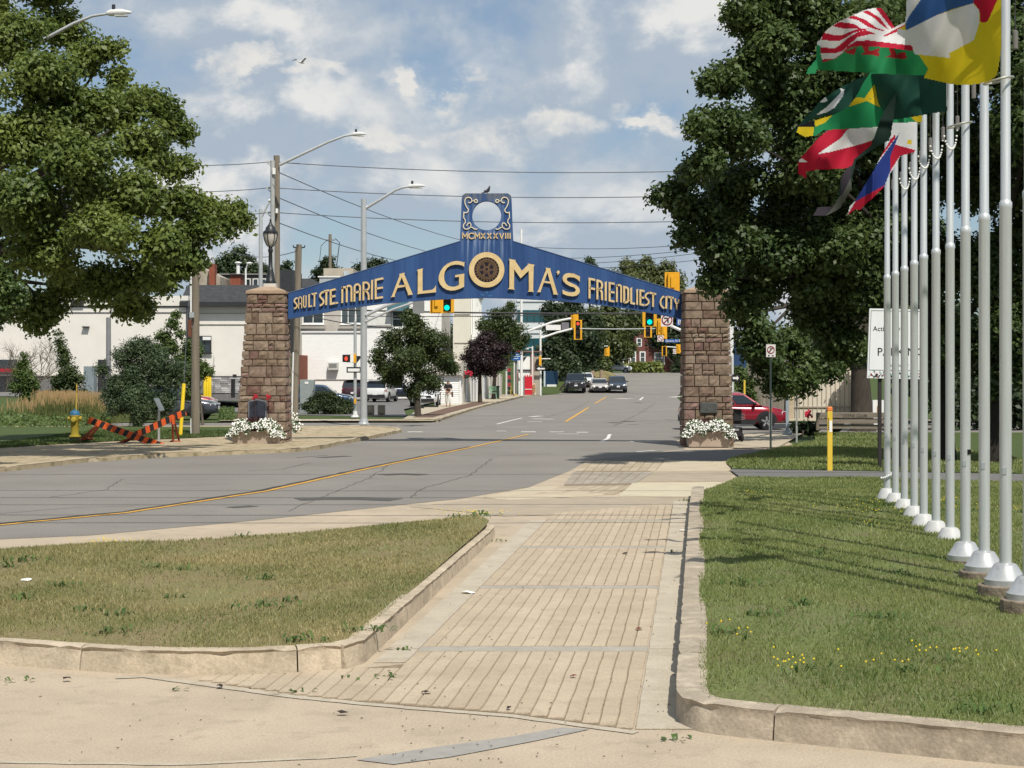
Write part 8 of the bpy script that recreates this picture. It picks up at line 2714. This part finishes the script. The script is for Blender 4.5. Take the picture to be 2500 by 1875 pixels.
for a, b, yy in ((1009, 1020, 0), (1021.5, 1034, .04), (1037, 1047, .12)):
    MB().bx(*wbox(1993, 2215, d + yy, zat(b, d), zat(a, d), .07)).build('plank', M_pk, wg)
for k in range(3):
    MB().bx(*wbox(1996, 2212, d + .25 + k * .32, zat(1012, d), zat(1009, d), .28)).build('deck_plank', M_pk, wg)
MB().bx(*wbox(1993, 2000, d - .06, zat(1050, d), zat(1008, d), .06)).build('end_post', M_pk, wg)
tx = MB()
text_mesh(tx, 'LIONS CLUB', at(2057, 1018.5, d), (1, 0, 0), (0, 0, 1), .165, .006)
tx.build('lettering', M_bk, wg)
for px in (2040, 2170):
    c = at(px, 1045, d + .5)
    MB().lathe([(0, d + .44), (.28, d + .44), (.32, d + .48), (.32, d + .56), (.28, d + .6), (0, d + .6)], (c.x, 0, .37), 16, 'y').build('wheel', M_bk, wg)
rf_ = thing('red_flowers', 'bright red flower cluster above the dark bush by the wagon', 'flowers', (*at(1972, 1022, 62)[:2], .05))
mb = MB()
for k in range(26):
    mb.ball(at(1972 + random.gauss(0, 4), 1010 + random.gauss(0, 4), 62), random.uniform(.03, .06), 5, 4)
mb.build('blooms', MATS['geranium_red'], rf_)['kind'] = 'stuff'
MB().tube([at(1972, 1015, 62), at(1973, 1060, 62)], .015, 5).build('stem', mat('stem_dark', (.02, .05, .015), .7), rf_)
# posts by the side street
t = thing('white_bollard', 'white plastic delineator with orange band before the red car', 'delineator', (*gp(1881, 1052)[:2], 0))
x, y = t.location[:2]
MB().tube([(x, y, 0), (x, y, zat(974, y))], .06, 8).build('tube', M_white_p, t)
MB().tube([(x, y, zat(1006, y)), (x, y, zat(998, y))], .075, 8).build('band', MATS['marker_orange'], t)
t = thing('steel_pole', 'grey square steel pole beside the red car bonnet', 'pole', (*gp(1922, 1064)[:2], 0))
x, y = t.location[:2]
MB().bx(x - .055, x + .055, y - .05, y + .05, 0, zat(900, y)).build('tube', mat('pole_bluegrey', (.28, .33, .37), .5, .1), t)
MB().bx(x - .15, x + .15, y - .15, y + .15, 0, .2).build('base', MATS['pole_bluegrey'], t)
t = thing('yellow_post', 'slim yellow post in front of the green bush', 'post', (*at(1818, 975, 76)[:2], 0))
MB().bx(*wbox(1816, 1820, 76, 0, zat(928, 76), .12)).build('blade', MATS['marker_yellow'], t)
# litter
M_pap = mat('paper', (.75, .74, .7), .8, .05)
M_brk = mat('bark_chip', (.035, .025, .02), .9, .2)
for (px, py, w_, l_, mm, lb, nm) in ((1142, 1448, .16, .08, M_pap, 'crumpled white paper scrap beside the path border', 'paper_scrap'), (1041, 1694, .085, .03, M_brk, 'black bark chip on the stamped path nearest the forecourt', 'bark_chip'),
                                     (163, 1661, .07, .03, M_brk, 'black scrap on the forecourt below the left kerb', 'bark_chip'), (835, 1743, .09, .025, M_brk, 'dark twig on the forecourt in front of the path', 'twig'), (537, 1678, .06, .03, M_brk, 'small dark chip at the forecourt edge below the island', 'bark_chip'),
                                     (1560, 1538, .075, .045, mat('dead_leaf', (.16, .05, .03), .8, .2), 'curled red-brown leaf on the path near the lawn kerb', 'dead_leaf'), (1526, 1353, .08, .04, M_brk, 'dark leaf on the upper path beyond the third band', 'dead_leaf'), (1666, 1297, .12, .05, M_pap, 'white litter scrap at the foot of the lawn kerb', 'paper_scrap'),
                                     (1400, 1655, .06, .03, MATS['dead_leaf'], 'small brown leaf on the lower path', 'dead_leaf'), (1243, 1733, .04, .03, M_brk, 'tiny black pebble at the near edge of the path', 'pebble'), (65, 1418, .12, .05, M_pap, 'white scrap lying in the island grass', 'paper_scrap')):
    g = gp(px, py, .2 if py == 1418 else .012)
    t = thing(nm, lb, nm.replace('_', ' '), g)
    n = 7
    r_ = [(g.x + w_ / 2 * math.cos(2 * math.pi * k / n) * random.uniform(.7, 1.1), g.y + l_ * math.sin(2 * math.pi * k / n) * random.uniform(.7, 1.1), g.z + .004 + random.uniform(0, .022)) for k in range(n)]
    MB().add(r_ + [(g.x, g.y, g.z + .028)], [(k, (k + 1) % n, n) for k in range(n)]).build('piece', mm, t)
# ================================================================ VEHICLES
M_tyre = mat('tyre', (.016, .016, .017), .8, .15)
M_rim = mat('alloy_rim', (.55, .56, .57), .3, .08, metal=.7)
M_cglass = glass_mat('car_glass', (.015, .022, .028))
M_clad = mat('black_cladding', (.022, .022, .024), .6)
M_hl = mat('headlight_glass', (.6, .62, .62), .1, .05, spec=.8)
M_hl_on = mat('headlight_on', (.8, .8, .75), .2, emit=(1, .97, .88), estr=1.2)
M_tl = mat('taillight', (.30, .01, .015), .2, spec=.7)
M_plate = mat('licence_plate', (.68, .69, .72), .5)


def paint(name, col):
    return mat('paint_' + name, col, .28, .03, 1.0, metal=.15, spec=.5, clear=.8)


KIND = {  # length, width, height, belt, hood height, sill, windscreen foot x, roof front x, roof rear x, rear foot x, tyre radius
    'suv': (4.6, 1.86, 1.68, 1.05, 1.02, .30, 1.05, .42, -1.75, -2.12, .36),
    'hatch': (4.28, 1.78, 1.54, 1.0, .96, .28, 1.05, .38, -1.45, -1.98, .335),
    'sedan': (4.75, 1.84, 1.46, .95, .90, .24, 1.0, .25, -1.15, -1.95, .33),
    'pickup': (5.7, 2.04, 1.96, 1.28, 1.26, .42, 1.25, .72, -1.05, -1.25, .41),
}


def car(label, kind, pnt, loc, rz, lights=False, cladding=True, group='parked and waiting cars', far=False):
    L, W, H, belt, hood, sill, wf, rfx, rrx, wr, tr = KIND[kind]
    t = thing('car' if kind != 'pickup' else 'pickup_truck', label, 'car' if kind != 'pickup' else 'pickup', (0, 0, 0), group)
    hl = L / 2
    axf, axr = hl - .88, -hl + .86
    # body stations from tail to nose: x, half width, underside, top
    tailtop = belt if kind != 'pickup' else belt
    st = [(-hl, W * .40, sill + .16, tailtop - .16), (-hl + .05, W * .455, sill + .06, tailtop - .04), (-hl + .28, W * .49, sill, tailtop), (-hl * .5, W * .5, sill - .04, belt), (0, W * .5, sill - .04, belt - .01), (wf, W * .5, sill - .04, belt - .03),
          (wf + .25, W * .495, sill - .03, hood), (hl - .75, W * .485, sill - .02, hood - .03), (hl - .3, W * .46, sill, hood - .10), (hl - .08, W * .41, sill + .06, hood - .22), (hl, W * .36, sill + .14, hood - .34)]
    v, f = [], []
    for x, w, zb, zt in st:
        h = zt - zb
        half = [(w * .86, zb), (w * .985, zb + h * .12), (w, zb + h * .45), (w * .985, zb + h * .72), (w * .95, zb + h * .90), (w * .86, zb + h * .985), (w * .5, zt + .012), (0, zt + .02)]
        ringp = half + [(-a, b) for a, b in half[-2::-1]]
        v += [(x, a, b) for a, b in ringp]
    n = 15
    for i in range(len(st) - 1):
        for k in range(n - 1):
            f.append((i * n + k, (i + 1) * n + k, (i + 1) * n + k + 1, i * n + k + 1))
        f.append((i * n + n - 1, (i + 1) * n + n - 1, (i + 1) * n, i * n))
    f.append(tuple(range(n)))
    f.append(tuple((len(st) - 1) * n + k for k in range(n - 1, -1, -1)))
    body = MB().add(v, f).build('body', pnt, t, smooth=50)
    # cabin: lofted frustum with rounded roof
    wb, wt = W * .475, W * .385
    zr = H
    cs = [(wr, belt - .02, 0.0), (rrx - .12, zr - .10, .6), (rrx + .12, zr - .02, 1), ((rrx + rfx) / 2, zr, 1), (rfx - .15, zr - .03, 1), (rfx + .05, zr - .10, .8), (wf + .05, belt - .05, 0)]
    # side outline in x/z with the roof; build cross-sections bottom (belt) to top
    cv, cf = [], []
    for x, z, k in cs:
        wtop = wb + (wt - wb) * (z - belt) / (H - belt) if z > belt else wb
        xb = x
        cv += [(xb, wb, belt - .03), (xb, (wb + wtop) / 2 + .005, (belt + z) / 2), (xb, wtop, z - .03 if z > belt else z), (xb, wtop * .82, z), (xb, 0, z + .015), (xb, -wtop * .82, z), (xb, -wtop, z - .03 if z > belt else z), (xb, -(wb + wtop) / 2 - .005, (belt + z) / 2), (xb, -wb, belt - .03)]
    m = 9
    for i in range(len(cs) - 1):
        for k in range(m - 1):
            cf.append((i * m + k, (i + 1) * m + k, (i + 1) * m + k + 1, i * m + k + 1))
    MB().add(cv, cf).build('cabin', pnt, t, smooth=50)

    def lin(a, b, s):
        return tuple(p + (q - p) * s for p, q in zip(a, b))
    e = .012
    # windscreen and rear glass lie just proud of the frustum
    for nm, (xa, za), (xb_, zb_), sx in (('windscreen', (wf + .05, belt - .05), (rfx + .05, zr - .10), 1), ('rear_window', (wr, belt - .02), (rrx - .12, zr - .10), -1)):
        wA, wB = wb * .9, wt * .93
        a0, b0 = .08, .93
        p = []
        for s in (a0, b0):
            x, z, w = xa + (xb_ - xa) * s, za + (zb_ - za) * s, wA + (wB - wA) * s
            p.append(((x, -w, z), (x, w, z)))
        nx, nz = (zb_ - za), -(xb_ - xa)
        ll = math.hypot(nx, nz)
        nx, nz = nx / ll * sx * (1 if sx > 0 else 1), abs(nz) / ll
        o = (e * sx * abs(nx), 0, e * nz + .006)
        q = [tuple(c + d_ for c, d_ in zip(pt, o)) for pt in (p[0][0], p[0][1], p[1][1], p[1][0])]
        MB().add(q, [(0, 1, 2, 3) if sx > 0 else (3, 2, 1, 0)]).build(nm, M_cglass, t)
    for s in (-1, 1):
        zt_, zb_ = zr - .14, belt + .05
        def wy(z):
            return (wb + (wt - wb) * (z - belt) / (H - belt)) * 1.0 + .022

        def xs(z, front):
            u = (z - belt) / (H - .1 - belt)
            return (wf + .05 + (rfx + .05 - wf - .05) * u - .12) if front else (wr + (rrx - .12 - wr) * u + .12)
        cuts = [0, .36, .68, 1] if kind != 'pickup' else [0, .48, 1]
        for i in range(len(cuts) - 1):
            a, b = cuts[i] + .012, cuts[i + 1] - .012
            q = []
            for z, uu in ((zb_, a), (zb_, b), (zt_, b), (zt_, a)):
                q.append((xs(z, False) + (xs(z, True) - xs(z, False)) * uu, s * wy(z), z))
            MB().add(q, [(0, 1, 2, 3) if s < 0 else (3, 2, 1, 0)]).build('side_window', M_cglass, t)
        mr = MB().ball((wf - .28, s * (W / 2 + .09), belt + .06), (.08, .1, .07), 8, 5).build('mirror', pnt if not cladding else M_clad, t, smooth=60)
        MB().bar((wf - .28, s * (W / 2 - .08), belt + .0), (wf - .28, s * (W / 2 + .06), belt + .04), .05, .04).build('stalk', M_clad, mr)
        MB().bx(-.2, .0, s * (W / 2 - .005) - .012, s * (W / 2 - .005) + .012, belt - .16, belt - .13).build('door_handle', M_rim if not cladding else M_clad, t)
        MB().bx(axr + .45, axf - .45, s * W * .5 - .03, s * W * .5 + .01, sill - .05, sill + (.14 if cladding else .05)).build('sill', M_clad, t)
        for ax in (axf, axr):
            ar = MB()
            pr = [(ax + (tr + .1) * math.cos(R(a)), tr + (tr + .1) * math.sin(R(a))) for a in range(0, 181, 15)]
            pi_ = [(ax + (tr - .02) * math.cos(R(a)), tr + (tr - .02) * math.sin(R(a))) for a in range(0, 181, 15)]
            y = s * (W * .5 + .008)
            L_ = len(pr)
            ar.add([(a, y, b) for a, b in pr] + [(a, y, b) for a, b in pi_] + [(a, y - s * .15, b) for a, b in pr], [(i, i + 1, L_ + i + 1, L_ + i) if s < 0 else (L_ + i, L_ + i + 1, i + 1, i) for i in range(L_ - 1)] + [(i, 2 * L_ + i, 2 * L_ + i + 1, i + 1) for i in range(L_ - 1)])
            ar.build('wheel_arch', M_clad if cladding else pnt, t)
            y0, y1 = s * (W * .5 - .21), s * (W * .5 + .005)
            ya, yb = min(y0, y1), max(y0, y1)
            wl_ = MB().lathe([(0, ya), (tr * .94, ya), (tr, ya + .04), (tr, yb - .04), (tr * .94, yb), (tr * .66, yb)] if s > 0 else [(tr * .66, ya), (tr * .94, ya), (tr, ya + .04), (tr, yb - .04), (tr * .94, yb), (0, yb)], (ax, 0, tr), 22, 'y').build('wheel', M_tyre, t)
            yo = yb - .012 if s > 0 else ya + .012
            MB().lathe([(0, yo - .01), (tr * .67, yo - .01), (tr * .67, yo)] if s > 0 else [(tr * .67, yo), (tr * .67, yo + .01), (0, yo + .01)], (ax, 0, tr), 18, 'y').build('rim', M_clad, wl_)
            for k in range(5):
                a = R(72 * k + 18)
                rr_ = MB()
                c0, s0 = math.cos(a), math.sin(a)
                p0 = Vector((ax + c0 * tr * .1, yo + s * .006, tr + s0 * tr * .1))
                p1 = Vector((ax + c0 * tr * .62, yo + s * .006, tr + s0 * tr * .62))
                rr_.bar(p0, p1, tr * .2, .02, (0, 1, 0))
                rr_.build('spoke', M_rim, wl_)
            hubr = MB()
            stroke = [(ax + tr * .62 * math.cos(R(a)), tr + tr * .62 * math.sin(R(a))) for a in range(0, 360, 20)]
            stroke_poly(hubr, stroke, tr * .1, yo - .004 + s * .004, yo + .004 + s * .004, True)
            hubr.build('rim_edge', M_rim, wl_)
        # lights
        zl = hood - .27
        MB().obx((hl - .17, s * W * .355, zl), (.11, -s * .10, 0), (.03, s * .07, 0), (0, 0, .065)).build('headlight', M_hl_on if lights else M_hl, t)
        MB().obx((hl - .1, s * W * .36, sill + .22), (.07, -s * .06, 0), (.02, s * .05, 0), (0, 0, .05)).build('fog_light', M_clad, t)
        MB().obx((-hl + .09, s * W * .40, tailtop - .2), (.07, s * .05, 0), (.0, .10, 0), (0, 0, .075)).build('tail_light', M_tl, t)
    MB().bx(hl - .06, hl + .012, -W * .27, W * .27, hood - .42, hood - .27).build('grille', M_clad, t)
    MB().bx(hl - .1, hl + .02, -W * .36, W * .36, sill + .05, sill + .26).build('front_bumper', M_clad, t)
    MB().bx(hl + .02, hl + .035, -.16, .16, sill + .24, sill + .38).build('front_plate', M_plate, t)
    MB().bx(-hl - .015, -hl + .1, -W * .41, W * .41, sill + .05, sill + .3).build('rear_bumper', M_clad if cladding else pnt, t)
    MB().bx(-hl - .02, -hl + .05, -.17, .17, tailtop - .48, tailtop - .34).build('rear_plate', M_plate, t)
    MB().bx(hl + .012, hl + .02, -.09, .09, hood - .37, hood - .31).build('badge', M_rim, t)
    if kind in ('suv', 'hatch'):
        MB().bx(rrx - .38, rrx + .02, -wt * .8, wt * .8, zr - .045, zr - .01).build('spoiler', pnt, t)
    t.location = loc
    t.rotation_euler = (0, 0, rz)
    return t


def carat(px, d, z=None):
    x = (px - CX) * d / FPX
    return (x, d, ground_z(x, d) + .03 if z is None else z)


car('bright red hatchback pulling up to the side street right of the pillar', 'hatch', paint('red', (.25, .006, .02)), (9.0, 66.9, .01), 0)
car('dark grey crossover parked beyond the wooden pole', 'suv', paint('charcoal', (.05, .055, .07)), (-16.45, 79, .02), 0)
car('red car showing only its bonnet behind the dark grey crossover', 'hatch', paint('crimson', (.28, .012, .03)), (-17.75, 86.5, .12), 0)
car('grey-green sedan parked behind the young trees at the left edge', 'sedan', paint('sage', (.14, .17, .18)), (-33.7, 110, 1.08), 0)
car('dark red vehicle parked behind the young trees', 'hatch', paint('maroon', (.10, .012, .02)), (-29.0, 116, 1.06), math.pi)
car('deep blue hatchback parked behind the yew bush', 'hatch', paint('blue', (.015, .045, .10)), (-11.75, 100, .03), 0)
car('dark maroon crossover parked left of the white one', 'suv', paint('dark_maroon', (.045, .012, .02)), (-12.4, 130, .03), math.pi * .5)
car('white crossover parked with its tail to the road', 'suv', paint('white', (.72, .72, .71)), (-9.9, 124, .03), math.pi * .46)
car('dark navy crossover parked nose out beside the white one', 'suv', paint('navy', (.014, .02, .045)), (-9.6, 133, .03), 0.12)
car('white crossover half hidden by the street tree trunk', 'suv', paint('white', (.72, .72, .71)), (-5.75, 109, .03), -math.pi * .5)
zc = lambda x, y: ground_z(x, y) + .008
car('black pickup truck waiting at the far stop line', 'pickup', paint('black', (.012, .013, .016)), (6.45, 168, zc(6.45, 168)), -math.pi / 2)
car('white car mostly hidden between the pickup and the sedan', 'hatch', paint('white', (.72, .72, .71)), (7.9, 177, zc(7.9, 177)), -math.pi / 2)
car('pale silver sedan in the middle of the oncoming row', 'sedan', paint('silver', (.42, .39, .36)), (8.95, 168.5, zc(8.9, 168)), -math.pi / 2, True, False)
car('dark blue crossover with lit headlights on the right of the oncoming row', 'suv', paint('slate', (.03, .045, .07)), (10.75, 168, zc(10.7, 168)), -math.pi / 2, True)
car('white van parked up the hill left of the brick house', 'suv', paint('white', (.72, .72, .71)), (14.2, 226, ground_z(14, 226)), 0, False, False)

# ---- mobility scooter at the right pillar
g = gp(1800, 1080)
ms = thing('mobility_scooter', 'black mobility scooter parked behind the right pillar', 'scooter', (g.x, g.y, .03))
x, y = g.x - .1, g.y
for sx in (-1, 1):
    for yy in (y - .1, y + .75):
        xx = x + sx * .24
        MB().lathe([(0, xx - .05), (.11, xx - .05), (.14, xx - .02), (.14, xx + .02), (.11, xx + .05), (0, xx + .05)], (0, yy, .17), 14, 'x').build('wheel', M_tyre, ms)
MB().bx(x - .2, x + .2, y - .05, y + .8, .16, .28).build('deck', M_clad, ms, bevel=.03)
MB().bx(x - .25, x + .25, y - .22, y + .12, .2, .52).build('motor_cover', M_clad, ms, bevel=.05)
MB().bx(x - .1, x + .12, y - .235, y - .222, .4, .46).build('rear_badge', M_rim, ms)
MB().cyl((x, y, .5), (x, y, .62), .05).build('seat_post', M_rim, ms)
MB().bx(x - .24, x + .24, y - .18, y + .3, .62, .72).build('seat', M_clad, ms, bevel=.04)
MB().bx(x - .23, x + .23, y - .24, y - .14, .7, 1.12).build('backrest', M_clad, ms, bevel=.05)
for sx in (-1, 1):
    MB().bx(x + sx * .28 - .03, x + sx * .28 + .03, y - .1, y + .25, .86, .91).build('armrest', M_clad, ms)
MB().tube([(x, y + .72, .28), (x, y + .6, .9), (x, y + .55, 1.0)], .03, 6).build('tiller', M_clad, ms)
MB().tube([(x - .25, y + .52, 1.02), (x + .25, y + .52, 1.02)], .02, 6).build('handlebar', M_clad, ms)
bk = MB()
for k in range(5):
    bk.tube([(x + .18 - .0, y - .34 + .02 * k, .78 + k * .05), (x + .32, y - .34 + .02 * k, .80 + k * .05)], .008, 4)
bk.build('basket', M_rim, ms)['kind'] = 'stuff'

# ================================================================ THE WALKER
def skin(name, pts, edges, rad, m, parent, sub=2):
    me = bpy.data.meshes.new(name)
    me.from_pydata(pts, edges, [])
    me.materials.append(m)
    o = bpy.data.objects.new(name, me)
    COL.objects.link(o)
    o.parent = parent
    md = o.modifiers.new('skin', 'SKIN')
    md.use_smooth_shade = True
    sv = me.skin_vertices[0].data
    for i, r_ in enumerate(rad):
        sv[i].radius = r_ if isinstance(r_, tuple) else (r_, r_)
        sv[i].use_root = i == 0
    s_ = o.modifiers.new('sub', 'SUBSURF')
    s_.levels = s_.render_levels = sub
    return o


g = gp(1094, 996.5)
w = thing('person', 'pedestrian in black top and white trousers walking with a shoulder bag', 'person', (g.x, g.y, .1))
M_skin = mat('skin', (.45, .26, .18), .6, .05)
M_blk = mat('black_cotton', (.018, .018, .021), .85, .1)
M_wht = mat('white_cotton', (.70, .68, .62), .85, .06)
# one continuous body: pelvis root, spine, head, legs mid-stride, arms bent to a phone held in both hands
P = [(0, 0, .92), (0, -.01, 1.12), (0, -.01, 1.32), (0, 0, 1.42), (0, -.03, 1.50), (0, -.05, 1.60),
     (.10, 0, .86), (.11, -.10, .50), (.11, -.06, .09), (.115, -.20, .04),
     (-.10, 0, .86), (-.11, .06, .50), (-.11, .20, .13), (-.115, .13, .04),
     (.18, 0, 1.38), (.23, -.02, 1.12), (.08, -.24, 1.13), (.035, -.29, 1.16),
     (-.18, 0, 1.38), (-.23, -.02, 1.12), (-.08, -.24, 1.13), (-.035, -.29, 1.16)]
E = [(0, 1), (1, 2), (2, 3), (3, 4), (4, 5), (0, 6), (6, 7), (7, 8), (8, 9), (0, 10), (10, 11), (11, 12), (12, 13), (2, 14), (14, 15), (15, 16), (16, 17), (2, 18), (18, 19), (19, 20), (20, 21)]
rad = [(.15, .11), (.13, .09), (.15, .10), (.07, .07), (.055, .055), (.085, .10), (.095, .1), (.065, .07), (.04, .045), (.04, .035), (.095, .1), (.065, .07), (.04, .045), (.04, .035), (.06, .06), (.042, .042), (.032, .032), (.03, .03), (.06, .06), (.042, .042), (.032, .032), (.03, .03)]
skin('body', P, E, rad, M_skin, w)
skin('top', [(0, 0, .95), (0, -.01, 1.14), (0, -.01, 1.34), (0, 0, 1.42), (.19, 0, 1.37), (.24, -.02, 1.14), (-.19, 0, 1.37), (-.24, -.02, 1.14)], [(0, 1), (1, 2), (2, 3), (2, 4), (4, 5), (2, 6), (6, 7)], [(.175, .135), (.155, .115), (.175, .125), (.085, .085), (.078, .078), (.066, .066), (.078, .078), (.066, .066)], M_blk, w)
skin('trousers', [(0, 0, .95), (.10, 0, .84), (.115, -.10, .50), (.115, -.06, .16), (-.10, 0, .84), (-.115, .06, .50), (-.115, .19, .18)], [(0, 1), (1, 2), (2, 3), (0, 4), (4, 5), (5, 6)], [(.175, .13), (.115, .12), (.088, .092), (.078, .082), (.115, .12), (.088, .092), (.078, .082)], M_wht, w)
skin('hair', [(0, -.02, 1.67), (0, .04, 1.58), (.06, .05, 1.42), (.08, .02, 1.28), (-.06, .05, 1.42), (-.08, .02, 1.28)], [(0, 1), (1, 2), (2, 3), (1, 4), (4, 5)], [(.09, .09), (.10, .09), (.07, .06), (.04, .04), (.07, .06), (.04, .04)], mat('dark_hair', (.02, .014, .012), .6), w)
for s in (-1, 1):
    MB().ball((w.location.x + s * .032, w.location.y - .145, w.location.z + 1.615), .012, 6, 4).build('eye', M_blk, w)
    MB().ball((w.location.x + s * .115, w.location.y + (-.12 if s > 0 else .17), w.location.z + .045), (.045, .12, .045), 8, 5).build('shoe', mat('brown_shoe', (.12, .06, .04), .7), w)
    fg = MB()
    for k in range(5):
        b = Vector((w.location.x + s * (.035 + .0), w.location.y - .30, w.location.z + 1.14 + k * .014))
        fg.tube([b, b + Vector((-s * .02, -.035, .004)), b + Vector((-s * .05, -.03, .004))], [.009, .009, .006], 6)
    fg.build('fingers', M_skin, w)
MB().ball((w.location.x, w.location.y - .155, w.location.z + 1.585), (.012, .02, .018), 6, 4).build('nose', M_skin, w)
ph = thing('phone', 'dark phone held in both hands by the pedestrian', 'phone', (g.x, g.y - .33, 1.26))
MB().bx(g.x - .035, g.x + .035, g.y - .345, g.y - .335, 1.22, 1.36).build('slab', M_clad, ph)
bgp = thing('shoulder_bag', 'brown shoulder bag hanging at the pedestrian\'s right-hand side in the photo', 'bag', (g.x + .28, g.y, .85))
MB().bx(g.x + .22, g.x + .33, g.y - .16, g.y + .14, .72, 1.06).build('pouch', mat('bag_brown', (.10, .055, .04), .7, .2), bgp, bevel=.04)
MB().tube([(g.x + .27, g.y - .1, 1.04), (g.x + .22, g.y - .04, 1.3), (g.x + .17, g.y, 1.53), (g.x + .2, g.y + .06, 1.3), (g.x + .27, g.y + .1, 1.04)], .012, 5).build('strap', MATS['bag_brown'], bgp)
